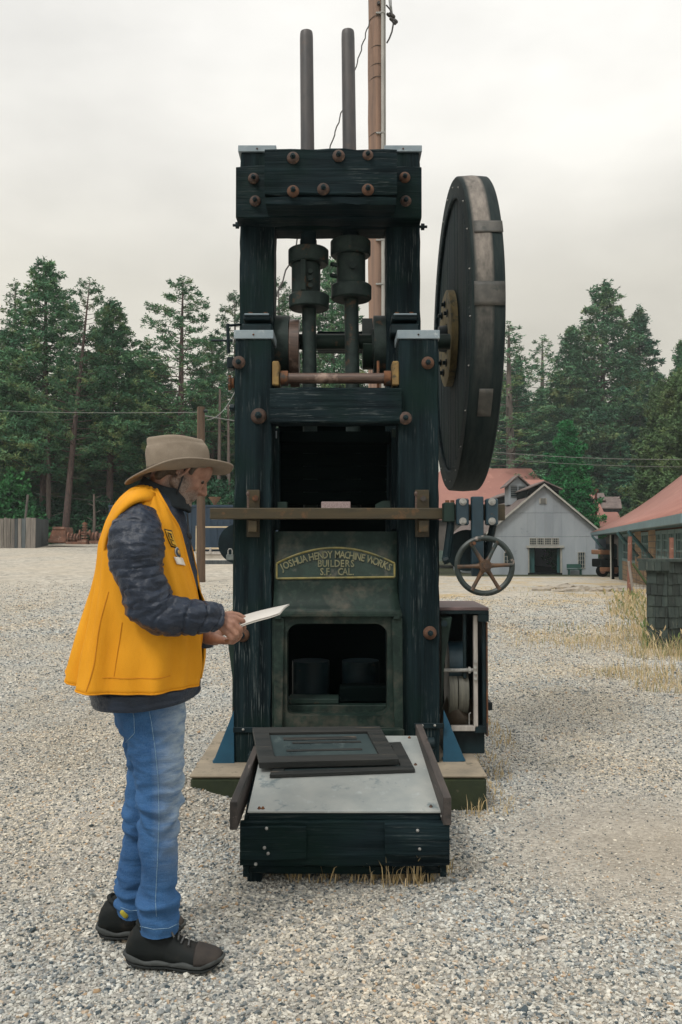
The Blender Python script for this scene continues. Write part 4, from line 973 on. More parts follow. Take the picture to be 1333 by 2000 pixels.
# near and far ear
for s in (-1, 1):
    pts = []
    for k in range(9):
        a = radians(-60 + 300 * k / 8); pts.append(hp(-.004 - .016 * cos(a + .2) * 1.0, s * (.078 + .006 * (1 - cos(a)) * .5), .004 + .030 * sin(a)))
    for k in range(8): body.capsule(pts[k], .0052, pts[k + 1], .0052, 8, 3)
    body.ell(hp(-.004, s * .074, .000), .015, .006, .026, RH_)
    body.ell(hp(-.002, s * .077, -.028), .008, .005, .010, RH_)
# neck and trunk
body.capsule(hp(-.035, 0, -.03), .058, P(312, 985, 3.0), .064)
sh = P(290, 1020, 3.0)
body.capsule(sh, .085, P(288, 1120, 3.0), .11, sc2=1.35)
body.capsule(P(288, 1120, 3.0), .11, P(292, 1300, 3.0), .115, sc2=1.25)
body.capsule(P(292, 1030, 2.9), .05, P(292, 1030, 3.10), .05)
body.capsule(P(290, 1320, 2.95), .095, P(300, 1400, 2.94), .06)
body.capsule(P(290, 1320, 3.05), .095, P(295, 1400, 3.06), .06)
body.capsule(P(302, 1395, 2.96), .052, P(312, 1600, 2.975), .038)
body.capsule(P(312, 1600, 2.975), .036, P(308, 1810, 2.97), .034)
body.capsule(P(294, 1400, 3.07), .044, P(281, 1590, 3.155), .034)
body.capsule(P(281, 1590, 3.155), .034, P(256, 1775, 3.165), .030)
for (ax, ay), ad in (((306, 1810), 2.97), ((252, 1775), 3.16)):
    q_ = P(ax, ay, ad); q_.y += .02 if ad > 3.1 else 0; body.capsule(q_, .032, Vector((q_.x, q_.y + .012, .075)), .024); body.capsule(Vector((q_.x, q_.y + .012, .060)), .024, Vector((q_.x + .12, q_.y + .012, .046)), .014)
# arms
el_n = P(292, 1188, 2.75); wr_n = P(425, 1207, 2.83)
body.capsule(P(284, 1040, 2.86), .040, el_n, .036); body.capsule(el_n, .042, wr_n, .026)
el_f = P(318, 1195, 3.24); wr_f = P(405, 1244, 3.0)
body.capsule(P(290, 1040, 3.14), .040, el_f, .042); body.capsule(el_f, .042, wr_f, .026)
# near hand: back of the hand to the camera and up, fingers wrapped round the folded sheets
def hand(wr, kn, nrm_side, r_palm, fingers, thumb):
    body.capsule(wr, .026, (wr + kn) / 2, .024, 14, 5, 1.0)
    for i in range(4):
        k0 = fingers[i][0]; body.capsule((wr * .6 + kn * .4) + (k0 - kn) * .45, .018, k0, .0115)
        for a, b2, r0, r1 in zip(fingers[i][:-1], fingers[i][1:], (.0102, .0092, .0084), (.0092, .0084, .0074)): body.capsule(a, r0, b2, r1, 10, 4)
    for a, b2, r0, r1 in zip(thumb[:-1], thumb[1:], (.017, .0125, .0108), (.0125, .0108, .0088)): body.capsule(a, r0, b2, r1, 10, 4)
DH_ = 2.83
kn = P(458, 1219, DH_)
fing = []
for i, (kx, ky, kd, mx_, my_, md, tx, ty, td, ex, ey, ed) in enumerate((
        (460, 1207, 2.825, 475, 1213, 2.83, 477, 1226, 2.85, 471, 1232, 2.872),
        (457, 1218, 2.815, 470, 1228, 2.815, 469, 1240, 2.835, 462, 1242, 2.86),
        (451, 1227, 2.81, 462, 1239, 2.81, 460, 1248, 2.83, 453, 1248, 2.855),
        (443, 1235, 2.812, 453, 1247, 2.812, 449, 1253, 2.83, 443, 1252, 2.85))):
    fing.append([P(kx, ky, kd), P(mx_, my_, md), P(tx, ty, td), P(ex, ey, ed)])
hand(wr_n, kn, None, .02, fing, [P(433, 1205, 2.85), P(450, 1200, 2.87), P(466, 1202, 2.885), P(477, 1207, 2.89)])
# far hand below it, palm up
kf = P(437, 1250, 2.97); ff = []
for i in range(4):
    ff.append([P(436 + i * 2, 1249 + i * 1.2, 2.99 - i * .018), P(449 + i * 2, 1251 + i, 2.985 - i * .02), P(460 + i * 2, 1247, 2.975 - i * .02), P(468 + i, 1240, 2.965 - i * .02)])
hand(wr_f, kf, None, .02, ff, [P(420, 1240, 3.0), P(440, 1232, 3.02), P(455, 1226, 3.02), P(466, 1219, 3.01)])
bo = fused(body, 'body', SKIN, person, .0033, 1, .5)
# short grey beard and stubble: a colour of the skin itself, by place on the face
m = bpy.data.materials.new('skin_with_stubble'); m.use_nodes = True
n_, l_ = m.node_tree.nodes, m.node_tree.links; b_ = n_['Principled BSDF']
tc = n_.new('ShaderNodeTexCoord').outputs['Object']
def dist_mask(center, r0, r1, jit=.0):
    c = center - ORG[person.name]
    vm = n_.new('ShaderNodeVectorMath'); vm.operation = 'DISTANCE'; l_.new(tc, vm.inputs[0]); vm.inputs[1].default_value = c
    no = tex(n_, l_, tc, 'n', 90, 3, .7).outputs['Fac']; ad = n_.new('ShaderNodeMath'); ad.operation = 'MULTIPLY_ADD'; l_.new(no, ad.inputs[0]); ad.inputs[1].default_value = .03; l_.new(vm.outputs['Value'], ad.inputs[2])
    mr = n_.new('ShaderNodeMapRange'); l_.new(ad.outputs[0], mr.inputs[0]); mr.inputs['From Min'].default_value = r1; mr.inputs['From Max'].default_value = r0; mr.inputs['To Min'].default_value = 0; mr.inputs['To Max'].default_value = 1
    return mr.outputs[0]
base = ramp(n_, l_, tex(n_, l_, tc, 'n', 28, 5, .6).outputs['Fac'], [(.35, (.20, .095, .064)), (.65, (.33, .175, .12))])  # skin toned down to carry the shade of the hat brim
hair = ramp(n_, l_, tex(n_, l_, tc, 'n', 420, 2, .7, (1, 1, .35)).outputs['Fac'], [(.35, (.05, .038, .03)), (.62, (.24, .20, .175))])
k1 = dist_mask(hp(.060, -.02, -.085), .052, .074); k2 = dist_mask(hp(.008, -.062, -.055), .046, .074)
ka = n_.new('ShaderNodeMath'); ka.operation = 'MAXIMUM'; l_.new(k1, ka.inputs[0]); l_.new(k2, ka.inputs[1])
ks = n_.new('ShaderNodeMath'); ks.operation = 'MULTIPLY'; l_.new(ka.outputs[0], ks.inputs[0]); ks.inputs[1].default_value = .82
l_.new(mixc(n_, l_, ks.outputs[0], base, hair), b_.inputs['Base Color'])
b_.inputs['Roughness'].default_value = .5; b_.inputs['Subsurface Weight'].default_value = .0
bp = n_.new('ShaderNodeBump'); bp.inputs['Strength'].default_value = .25; bp.inputs['Distance'].default_value = .002; l_.new(tex(n_, l_, tc, 'n', 130, 4, .7).outputs['Fac'], bp.inputs['Height']); l_.new(bp.outputs[0], b_.inputs['Normal'])
bo.data.materials[0] = m
# eyes
EYEW = mat('eye_white', (.22, .17, .14), (.16, .12, .10), 5, None, .25, .05, 0)
EYED = mat('eye_dark', (.03, .02, .015), (.02, .015, .01), 5, None, .2, .05, 0)
for s in (-1, 1):
    b = MB(); c = hp(.069, .031 * s, .003); b.ell(c, .0115, .0115, .0085, RH_); e = b.build('eye', EYEW, person, smooth=180)
    b = MB(); b.ell(hp(.0765, .0345 * s, .000), .0055, .0075, .0065, RH_); b.build('iris', EYED, e, smooth=180)
    b = MB(); b.capsule(hp(.064, .043 * s, .011), .0048, hp(.080, .024 * s, .010), .0048, 8, 3); b.build('eyelid', SKIN, person, smooth=180)
    b = MB()
    for k in range(5): b.capsule(hp(.066 + .004 * k, s * (.042 - .006 * k), .029 + .001 * k), .0035, hp(.070 + .004 * k, s * (.037 - .006 * k), .0295 + .001 * k), .0035, 6, 2)
    b.build('eyebrow', mat('grey_brown_hair', (.09, .065, .045), (.03, .025, .02), 200, (1, 1, .3), .7, .1, .8, .003), person, smooth=180)
# hair at the temple and the back of the head
HAIR = MC['grey_brown_hair']
b = MB(); b.ell(hp(-.034, 0, .016), .078, .0785, .076, RH_)
for s in (-1, 1):
    b.capsule(hp(.016, .068 * s, .045), .014, hp(.026, .0665 * s, .004), .008); b.capsule(hp(-.045, .055 * s, .0), .025, hp(-.06, .04 * s, -.055), .018)
    b.capsule(hp(.03, .062 * s, .045), .013, hp(.020, .066 * s, .01), .009)
fused(b, 'hair', HAIR, person, .0045, 3)

# ---- hat: soft crown, rolled brim
TAN = nt('tan_canvas'); m, n_, l_, b_ = TAN
tc = n_.new('ShaderNodeTexCoord').outputs['Object']
t1 = tex(n_, l_, tc, 'n', 9, 6, .6).outputs['Fac']; t2 = tex(n_, l_, tc, 'n', 420, 2, .6).outputs['Fac']
l_.new(mixc(n_, l_, .25, ramp(n_, l_, t1, [(.3, (.185, .152, .118)), (.7, (.28, .235, .185))]), ramp(n_, l_, t2, [(.3, (.14, .115, .09)), (.7, (.31, .262, .205))])), b_.inputs['Base Color'])
b_.inputs['Roughness'].default_value = .9; b_.inputs['Specular IOR Level'].default_value = .2
bp = n_.new('ShaderNodeBump'); bp.inputs['Strength'].default_value = .6; bp.inputs['Distance'].default_value = .006; l_.new(t1, bp.inputs['Height']); l_.new(bp.outputs[0], b_.inputs['Normal'])
HAT = (P(352, 912, 3.0)); tl = radians(-2)
hyaw = Matrix.Rotation(radians(10), 3, 'Z')
def hatp(x, y, z): return HAT + hyaw @ Vector((x, y, z))
b = MB(); rings = []; NH = 72
prof = [(-.012, 1.0, 0), (.004, 1.005, 0), (.018, 1.0, 0), (.040, .985, 1), (.055, .975, 1), (.070, .95, 1), (.078, .935, .4), (.083, .925, 0), (.0865, .90, 0), (.096, .905, 0), (.104, .885, 0), (.1085, .82, 0), (.109, .6, 0), (.103, .4, 0), (.099, .1, 0), (.0985, .005, 0)]
for z, s, w in prof:
    ring = []
    for k in range(NH):
        a = 2 * pi * k / NH; rr = 1 + w * (.022 * sin(3 * a + 38 * z) + .014 * sin(7 * a - 60 * z + 1) + .010 * sin(11 * a + 90 * z))
        lean = -.004 + (-.012 * z / .1)
        rr += w * .055 * (.45 - abs(mnoise.noise(Vector((cos(a) * 2.2, sin(a) * 2.2, z * 34 + cos(a) * 1.5))))) + (1 - w) * .008 * mnoise.noise(Vector((cos(a) * 2, sin(a) * 2, z * 12)))
        ring.append(hatp(.107 * s * rr * cos(a) + lean, .088 * s * rr * sin(a), z * .91 + (-.008 * cos(a) if z > .09 else 0) + .006 * cos(a) + (.003 * sin(3 * a) if z > .08 else 0)))
    rings.append(ring)
b.rings(rings, cap=False); hat = b.build('hat', m, person, smooth=180, solid=.0025)
def brimz(a, t):
    # a=0 front, pi back, -pi/2 near side (towards the camera); t 0 inner 1 outer
    front, back, side = max(0, cos(a)), max(0, -cos(a)), abs(sin(a))
    return -.014 + .012 * front * 1.0 - t * (.040 * back ** 1.3 + .010 * front ** 2 + .055 * front ** .7 * max(0, sin(a))) + t * t * (.026 * side ** 2 + .010 * front) + .006 * cos(a)
b = MB(); rings = []
for j in range(12):
    t = j / 11; ring = []
    for k in range(NH):
        a = 2 * pi * k / NH
        rx = .1065 + (.078 if cos(a) > 0 else .072) * t * (1); ry = .088 + .062 * t
        ring.append(hatp(rx * cos(a) - .004, ry * sin(a), brimz(a, t) + .0015 * sin(5 * a + 3 * t)))
    rings.append(ring)
b.rings(rings, cap=False); br = b.build('brim', m, hat, smooth=180, solid=.004)
b = MB(); pts = [r for r in rings[-1]]; b.tube(pts + [pts[0]], .0034, 6, cap=False); b.build('brim_edge', m, hat, smooth=180)
b = MB(); b.rings([[hatp((.1085 - .0003 * q) * cos(2 * pi * k / NH) - .004, (.0895 - .0003 * q) * sin(2 * pi * k / NH), -.008 + .024 * q + .006 * cos(2 * pi * k / NH)) for k in range(NH)] for q in (0, .5, 1)], cap=False); b.build('hat_band', mat('hat_band_cloth', (.17, .138, .108), (.12, .098, .078), 30, None, .9, spec=.2), hat, smooth=180, solid=.002)
b = MB(); a0 = hatp(-.055, -.083, .0); b.capsule(hatp(-.058, -.080, -.004), .004, hatp(-.025, -.090, -.004), .004, 6, 2); b.build('hat_tab', mat('black_cord', (.012, .014, .018), None, 30, None, .8), hat, smooth=180)
# chin cord
CORD = MC['black_cord']
b = MB(); b.tube([hp(-.005, -.078, .03), hp(.004, -.080, -.005), hp(.012, -.076, -.04), hp(.02, -.066, -.078), hp(.03, -.04, -.112), hp(.035, 0, -.13)], .0032, 6)
b.tube([P(366, 1003, 2.95), P(369, 1040, 2.93), P(374, 1070, 2.93), P(378, 1095, 2.93)], .0032, 6); b.capsule(P(369, 1043, 2.93), .0065, P(372, 1050, 2.93), .0065, 8, 3)
b.build('chin_cord', CORD, person, smooth=60)

# ---- shared: lofted torso surface (front = +x, camera side = -y)
VROWS = [(958, 266, 318, .095), (972, 252, 332, .135), (990, 238, 345, .165), (1020, 222, 358, .185), (1060, 208, 367, .192), (1120, 193, 384, .198), (1180, 177, 397, .205), (1240, 159, 401, .212), (1290, 146, 399, .22), (1330, 137, 392, .225)]
def vrow(py):
    for a, b2 in zip(VROWS[:-1], VROWS[1:]):
        if py <= b2[0]:
            t = (py - a[0]) / (b2[0] - a[0]); return [a[i] + (b2[i] - a[i]) * t for i in range(4)]
    return list(VROWS[-1])
def vest_pt(th, py, off=0.0, folds=True):
    """th 0 = straight ahead (+x), 90 = towards the camera, 180 = back"""
    _, xb, xf, hw_ = vrow(py); a = radians(th); xm_ = (xb + xf) / 2 + 1; xb, xf = xm_ - (xm_ - xb) * .965, xm_ + (xf - xm_) * .965; hw_ *= .95
    xbw, xfw = P(xb, py, PD).x, P(xf, py, PD).x; cx = (xbw + xfw) / 2; rx = (xfw - xbw) / 2 + off; ry = hw_ + off
    e = 2 / 2.5; c, s = cos(a), sin(a)
    x = cx + rx * math.copysign(abs(c) ** e, c); y = PD - ry * math.copysign(abs(s) ** e, s); z = P(666, py, PD).z
    if folds:
        low = smooth(1080, 1330, py)
        g = math.exp(-((th - 150) / 9.0) ** 2) + math.exp(-((th - 213) / 12.0) ** 2)
        k = -low * .042 * g + low * .013 * sin(th * .13 + py * .004) + low * .007 * sin(th * .27 + py * .012) + .003 * sin(th * .35 + py * .03)
        g2 = math.exp(-((th - 28) / 10.0) ** 2); k += -.010 * g2 * smooth(1040, 1120, py) * (1 - smooth(1180, 1300, py))
        k += .012 * mnoise.noise(Vector((x * 5, y * 5, z * 3.2))) + .0055 * mnoise.noise(Vector((x * 13, y * 13, z * 9)))
        x += c * k; y -= s * k
        z += low * smooth(1250, 1330, py) * (.045 * smooth(150, 185, th) * (1 - smooth(200, 240, th)) - .01 * math.exp(-((th - 90) / 60) ** 2))
    return Vector((x, y, z))
VEST = nt('yellow_vest_cloth'); m, n_, l_, b_ = VEST
tc = n_.new('ShaderNodeTexCoord').outputs['Object']
t1 = tex(n_, l_, tc, 'n', 4, 6, .55, (1.6, 1.6, .7)).outputs['Fac']; t2 = tex(n_, l_, tc, 'n', 500, 2, .6).outputs['Fac']
l_.new(mixc(n_, l_, .15, ramp(n_, l_, t1, [(.3, (.62, .255, .012)), (.7, (.76, .345, .022))]), ramp(n_, l_, t2, [(.3, (.5, .21, .01)), (.7, (.8, .40, .03))])), b_.inputs['Base Color'])
b_.inputs['Roughness'].default_value = .75; b_.inputs['Specular IOR Level'].default_value = .15
bp = n_.new('ShaderNodeBump'); bp.inputs['Strength'].default_value = .55; bp.inputs['Distance'].default_value = .02; l_.new(t1, bp.inputs['Height']); l_.new(bp.outputs[0], b_.inputs['Normal'])
# front edge angle by height: open over the chest
def open_th(py): return 17 + 30 * (1 - smooth(960, 1060, py)) - 10 * smooth(1080, 1250, py)
b = MB(); rings = []; NT = 110; pys = [958 + (1330 - 958) * k / 44 for k in range(45)]
for py in pys:
    o = open_th(py); rings.append([vest_pt(o + (360 - 2 * o) * k / NT, py, .006) for k in range(NT + 1)])
b.rings(rings, cap=False, closed=False)
vest = b.build('vest', m, person, smooth=180, solid=.0035)
# yoke over the shoulders up to the neck
b = MB(); yk = []
for q in range(6):
    t = q / 5; ring = []
    for k in range(NT + 1):
        th = open_th(958) + (360 - 2 * open_th(958)) * k / NT; p = vest_pt(th, 958, .006); c = P(300, 955, PD)
        p2 = p + (Vector((c.x, c.y, p.z)) - p) * (.55 * t); p2.z += .016 * sin(t * pi / 2); ring.append(p2)
    yk.append(ring)
b.rings(yk, cap=False, closed=False); b.build('yoke', m, vest, smooth=180, solid=.0035)
SEAM = mat('ochre_seam_thread', (.60, .235, .005), (.50, .19, .005), 30, None, .8, .05, 0)
def seam(nm, pts, r, m_, par): b = MB(); b.tube(pts, r, 5); return b.build(nm, m_, par, smooth=60)
seam('side_seam', [vest_pt(112 + 2 * sin(k * .2), 1150 + k * 6, .0085) for k in range(30)], .0016, SEAM, vest)
seam('pocket_seam', [vest_pt(t, 1302, .009) for t in range(52, 104, 3)], .0013, SEAM, vest)
seam('pocket_seam', [vest_pt(95, 1205 + 5 * k, .009) for k in range(20)], .0012, SEAM, vest)
seam('front_binding', [vest_pt(open_th(958 + k * 8.45) + .5, 958 + k * 8.45, .008) for k in range(45)], .0042, m, vest)
seam('hem_binding', [vest_pt(12 + k * 3, 1329, .007) for k in range(112)], .0028, m, vest)

# badge, patch and name tag on the chest
def decal(nm, t0, t1, y0, y1, m_, off=.012, skew=0, rnd=False, n=8, par=vest, th=.002):
    b = MB(); rings = []
    if rnd:
        tc_, yc = (t0 + t1) / 2, (y0 + y1) / 2
        r0 = [vest_pt(tc_ + (t1 - t0) / 2 * cos(a), yc + (y1 - y0) / 2 * sin(a), off) for a in [2 * pi * k / 20 for k in range(20)]]
        r1 = [p + (vest_pt(tc_, yc, off) - p) * .9 for p in r0]; b.rings([r0, r1], cap=False); b.f.append(tuple(range(20, 40))); b.m.append(0)
    else:
        for j in range(n + 1):
            y = y0 + (y1 - y0) * j / n; rings.append([vest_pt(t0 + skew * j / n + (t1 - t0) * k / n, y + (k / n) * 3, off) for k in range(n + 1)])
        b.rings(rings, cap=False, closed=False)
    return b.build(nm, m_, par, smooth=60, solid=th)
PB = mat('patch_black', (.02, .02, .012), None, 40, None, .8); PY = mat('patch_yellow', (.68, .38, .03), None, 40, None, .8)
pt = decal('patch', 52, 41, 1034, 1068, PB, .0085, -8)
decal('patch_field', 51.0, 42.0, 1036.5, 1065.5, PY, .0105, -7.4, par=pt)
for (a0, a1, y0, y1) in ((49.5, 44.5, 1040, 1042.5), (49, 47.5, 1043, 1049), (46, 44, 1044, 1050), (47.5, 42.5, 1052, 1054), (46, 44.5, 1055, 1060), (45.5, 40.5, 1061, 1063)):
    decal('patch_mark', a0 - 1.2, a1 - 1.2, y0, y1, PB, .0125, -1, n=2, par=pt)
bd = decal('badge', 41, 30, 1068, 1088, mat('badge_silver', (.55, .53, .48), None, 40, None, .35), .011, rnd=True, th=.003)
decal('badge_ring', 40.2, 30.8, 1069.5, 1086.5, mat('badge_blue', (.03, .07, .13), None, 40, None, .4), .0135, rnd=True, par=bd)
decal('badge_center', 38, 33, 1073.5, 1082.5, mat('badge_gold', (.5, .3, .08), None, 60, None, .4), .0155, rnd=True, par=bd)
decal('name_tag', 44, 27, 1086, 1100, mat('white_tag', (.75, .70, .62), (.68, .64, .58), 40, None, .5), .012, -2, th=.002)

# ---- jacket: trunk, collar, quilted sleeves as one garment mesh
NAVY = nt('navy_quilted_nylon'); mN, n_, l_, b_ = NAVY
tc = n_.new('ShaderNodeTexCoord').outputs['Object']
t1 = tex(n_, l_, tc, 'n', 16, 6, .65, (1, 1, 1.6)).outputs['Fac']; t3 = tex(n_, l_, tc, 'n', 45, 4, .6, (1, 1, .6)).outputs['Fac']
l_.new(ramp(n_, l_, t1, [(.3, (.006, .013, .028)), (.7, (.013, .024, .046))]), b_.inputs['Base Color'])
b_.inputs['Roughness'].default_value = .35; b_.inputs['Specular IOR Level'].default_value = .42; b_.inputs['Sheen Weight'].default_value = .06
b_.inputs['Sheen Tint'].default_value = (.5, .6, .85, 1)
bp = n_.new('ShaderNodeBump'); bp.inputs['Strength'].default_value = .9; bp.inputs['Distance'].default_value = .010; l_.new(t1, bp.inputs['Height'])
bp2 = n_.new('ShaderNodeBump'); bp2.inputs['Strength'].default_value = .5; bp2.inputs['Distance'].default_value = .004; l_.new(t3, bp2.inputs['Height']); l_.new(bp.outputs[0], bp2.inputs['Normal'])
l_.new(bp2.outputs[0], b_.inputs['Normal'])
JROWS = [(952, 288, 330, .07), (962, 284, 338, .085), (975, 276, 346, .115), (1000, 262, 354, .130), (1060, 240, 367, .138), (1120, 225, 380, .145), (1200, 214, 388, .155), (1290, 202, 380, .168), (1326, 192, 382, .178), (1345, 185, 389, .188), (1366, 186, 388, .188), (1373, 190, 384, .182)]
def quilt(s, pitch): return abs(sin(pi * s / pitch)) ** .6
b = MB(); rings = []
for i in range(len(JROWS) - 1):
    for q in range(8):
        t = q / 8; r_ = [JROWS[i][k] + (JROWS[i + 1][k] - JROWS[i][k]) * t for k in range(4)]
        xbw, xfw = P(r_[1], r_[0], PD).x, P(r_[2], r_[0], PD).x; cx_, rx = (xbw + xfw) / 2, (xfw - xbw) / 2
        slope = 0
        ring = []
        for k in range(64):
            a = 2 * pi * k / 64; e = .8; c, s = cos(a), sin(a); z = P(666, r_[0], PD).z
            kq = .004 * quilt(z + .003 * sin(9 * a), .05) + .003 * sin(5 * a + z * 40)
            dz = (.028 * smooth(1300, 1373, r_[0]) * max(0, c))     # front hem hangs higher than the back
            ring.append(Vector((cx_ + (rx + kq) * math.copysign(abs(c) ** e, c), PD - (r_[3] + kq) * math.copysign(abs(s) ** e, s), z + dz)))
        rings.append(ring)
b.rings(rings, cap=True)
jk = b.build('jacket', mN, person, smooth=180)
# collar
b = MB(); rings = []
for j in range(9):
    t = j / 8; ring = []
    for k in range(40):
        a = 2 * pi * k / 40; c0 = P(316 + 10 * t, 985 - 36 * t, 3.0)
        rx = .098 - .022 * t + .002 * sin(6 * a + j); ry = .096 - .018 * t
        ring.append(c0 + Vector((rx * cos(a), -ry * sin(a), .030 * -cos(a) * .9 + .004 * sin(3 * a))))
    rings.append(ring)
b.rings(rings, cap=False); b.build('collar', mat('dark_fleece_collar', (.012, .02, .026), (.006, .010, .014), 60, None, .9, .05, .5, .004), jk, smooth=180, solid=.008)
def sleeve(path, nm, par, seed=0, cuff=True):
    """path: (point, radius)"""
    # resample smoothly
    P_ = [Vector(p) for p, r in path]; R_ = [r for p, r in path]; pts = []; rr = []
    n = len(P_)
    for i in range(n - 1):
        p0, p1, p2, p3 = P_[max(i - 1, 0)], P_[i], P_[i + 1], P_[min(i + 2, n - 1)]
        r0, r1, r2, r3 = R_[max(i - 1, 0)], R_[i], R_[i + 1], R_[min(i + 2, n - 1)]
        for q in range(22):
            t = q / 22
            f = lambda a, b2, c, d: .5 * ((2 * b2) + (-a + c) * t + (2 * a - 5 * b2 + 4 * c - d) * t * t + (-a + 3 * b2 - 3 * c + d) * t ** 3)
            pts.append(f(p0, p1, p2, p3)); rr.append(f(r0, r1, r2, r3))
    pts.append(P_[-1]); rr.append(R_[-1])
    b = MB(); rings = []; s = 0; ref = Vector((0, -1, 0)); K = 48
    for i, p in enumerate(pts):
        d = (pts[min(i + 1, len(pts) - 1)] - pts[max(i - 1, 0)]).normalized()
        if i: s += (p - pts[i - 1]).length
        a_ = (ref - d * ref.dot(d)).normalized(); ref = a_; b2 = d.cross(a_); ring = []
        for k in range(K):
            a = 2 * pi * k / K
            u = s * (1 + .12 * sin(s * 9 + seed)) + .010 * sin(a * 2 + seed) + .006 * sin(a * 3 + s * 20)
            dq = abs(((u / .034) % 1) - .5) * 2
            bul = .0022 - .0065 * (1 - min(1, (1 - dq) * 4.5)) ** 1.3 + .0028 * sin(a * 4 + s * 45 + seed) + .0016 * sin(a * 11 - s * 90 + 2 * sin(a * 3))
            dv = abs((((a * 1.6 + .35 * sin(s * 28 + seed)) / 1.6) % 1) - .5) * 2
            cx_ = .0045 * (1 - min(1, (1 - dv) * 7))
            wr_ = .006 * sin(s * 150 + a * 2) * smooth(.8, 1, i / len(pts))
            taper = 1
            bul *= 1 - .6 * smooth(.93, 1, i / len(pts))
            o_ = p + (a_ * cos(a) + b2 * sin(a)) * rr[i]
            cr = mnoise.noise(o_ * 11 + Vector((seed, 0, 0))) * .010 + (.5 - abs(mnoise.noise(Vector((o_.x * 16, o_.y * 16, o_.z * 34)) + Vector((seed, 3, 0))))) * .012 - .007
            ring.append(o_ + (a_ * cos(a) + b2 * sin(a)) * (bul - cx_ + wr_ * .5 + cr * (1 - .5 * smooth(.9, 1, i / len(pts)))))
        rings.append(ring)
    b.rings(rings); return b.build(nm, mN, par, smooth=180)
sleeve([(P(282, 1000, 2.86), .045), (P(272, 1024, 2.83), .076), (P(266, 1066, 2.79), .089), (P(272, 1120, 2.775), .082), (P(288, 1170, 2.76), .077), (P(314, 1199, 2.76), .071), (P(350, 1204, 2.77), .064), (P(385, 1205, 2.79), .056), (P(408, 1206, 2.81), .049), (P(424, 1207, 2.83), .045)], 'sleeve', jk, 0)
sleeve([(P(290, 985, 3.12), .070), (P(290, 1060, 3.2), .09), (P(300, 1150, 3.24), .08), (P(330, 1200, 3.22), .07), (P(375, 1230, 3.1), .055), (P(408, 1245, 3.0), .040)], 'sleeve', jk, 2)
# armhole edging of the vest around the near shoulder
b = MB(); so_ = [(304, 955), (284, 951), (262, 953), (244, 964), (227, 985), (213, 1008), (204, 1034), (199, 1060), (197, 1088)]
si_ = [(304, 975), (288, 975), (270, 977), (253, 986), (237, 1001), (222, 1020), (212, 1042), (206, 1064), (204, 1090)]; dd_ = [2.93, 2.88, 2.85, 2.84, 2.84, 2.84, 2.85, 2.87, 2.90]
rg_ = []
for (ox, oy), (ix, iy), dq_ in zip(so_, si_, dd_):
    rg_.append([P(ox + 6, oy + 6, dq_ + .09), P(ox, oy, dq_ + .02), P((ox + ix) / 2, (oy + iy) / 2 - 1, dq_ - .045), P(ix, iy, dq_ - .055), P(ix + 2, iy + 3, dq_ - .03)])
b.rings(rg_, cap=False, closed=False); b.build('shoulder_panel', VEST[0], vest, smooth=180, solid=.004, sub=1)
am = []
for k in range(33):
    a = 2 * pi * k / 32; c = Vector(P(266, 1062, 2.835)); am.append(c + Vector((.108 * cos(a) + .012 * sin(a), .03 * abs(cos(a)) - .0, .152 * sin(a))))

# ---- jeans
DEN = nt('worn_blue_denim'); mD, n_, l_, b_ = DEN
tc = n_.new('ShaderNodeTexCoord').outputs['Object']; sp = n_.new('ShaderNodeSeparateXYZ'); l_.new(tc, sp.inputs[0])
t1 = tex(n_, l_, tc, 'n', 6, 6, .65, (1, 1, .6)).outputs['Fac']; t2 = tex(n_, l_, tc, 'n', 700, 2, .5, (1, 1, .25)).outputs['Fac']; t3 = tex(n_, l_, tc, 'n', 22, 5, .65, (.7, .7, 2.4)).outputs['Fac']
col = ramp(n_, l_, t1, [(.28, (.012, .058, .17)), (.72, (.040, .135, .32))])
# faded thighs and knees, on the front of the leg
fx = n_.new('ShaderNodeMapRange'); l_.new(sp.outputs['X'], fx.inputs[0]); fx.inputs['From Min'].default_value = P(296, 1600, 2.9).x - person.location.x; fx.inputs['From Max'].default_value = P(348, 1600, 2.9).x - person.location.x
fz = n_.new('ShaderNodeMapRange'); l_.new(sp.outputs['Z'], fz.inputs[0]); fz.inputs['From Min'].default_value = P(300, 1740, 2.9).z; fz.inputs['From Max'].default_value = P(300, 1600, 2.9).z
fm = n_.new('ShaderNodeMath'); fm.operation = 'MULTIPLY'; l_.new(fx.outputs[0], fm.inputs[0]); l_.new(fz.outputs[0], fm.inputs[1])
fm2 = n_.new('ShaderNodeMath'); fm2.operation = 'MULTIPLY'; l_.new(fm.outputs[0], fm2.inputs[0]); l_.new(ramp(n_, l_, t3, [(.3, .25), (.6, .9)]), fm2.inputs[1])
col = mixc(n_, l_, fm2.outputs[0], col, (.36, .43, .49)); col = mixc(n_, l_, .16, col, ramp(n_, l_, t2, [(.35, (.02, .07, .17)), (.65, (.22, .34, .48))]))
l_.new(col, b_.inputs['Base Color']); b_.inputs['Roughness'].default_value = .85; b_.inputs['Specular IOR Level'].default_value = .2
bp = n_.new('ShaderNodeBump'); bp.inputs['Strength'].default_value = .6; bp.inputs['Distance'].default_value = .008; l_.new(t3, bp.inputs['Height']); l_.new(bp.outputs[0], b_.inputs['Normal'])
def leg_mb(b, rows, D, hw0, hw1):
    rings = []
    for i in range(len(rows) - 1):
        for q in range(10 if i < len(rows) - 2 else 11):
            t = q / 10; py, xl, xr, dd = [rows[i][k] + (rows[i + 1][k] - rows[i][k]) * t for k in range(4)]
            c = (xl + xr) / 2; pc = P(c, py, dd); rx = (P(xr, py, dd).x - P(xl, py, dd).x) / 2; ry = hw0 + (hw1 - hw0) * (py - rows[0][0]) / (rows[-1][0] - rows[0][0])
            rings.append([pc + Vector((rx * cos(2 * pi * k / 28), -ry * sin(2 * pi * k / 28), 0)) for k in range(28)])
    b.rings(rings)
jb = MB()
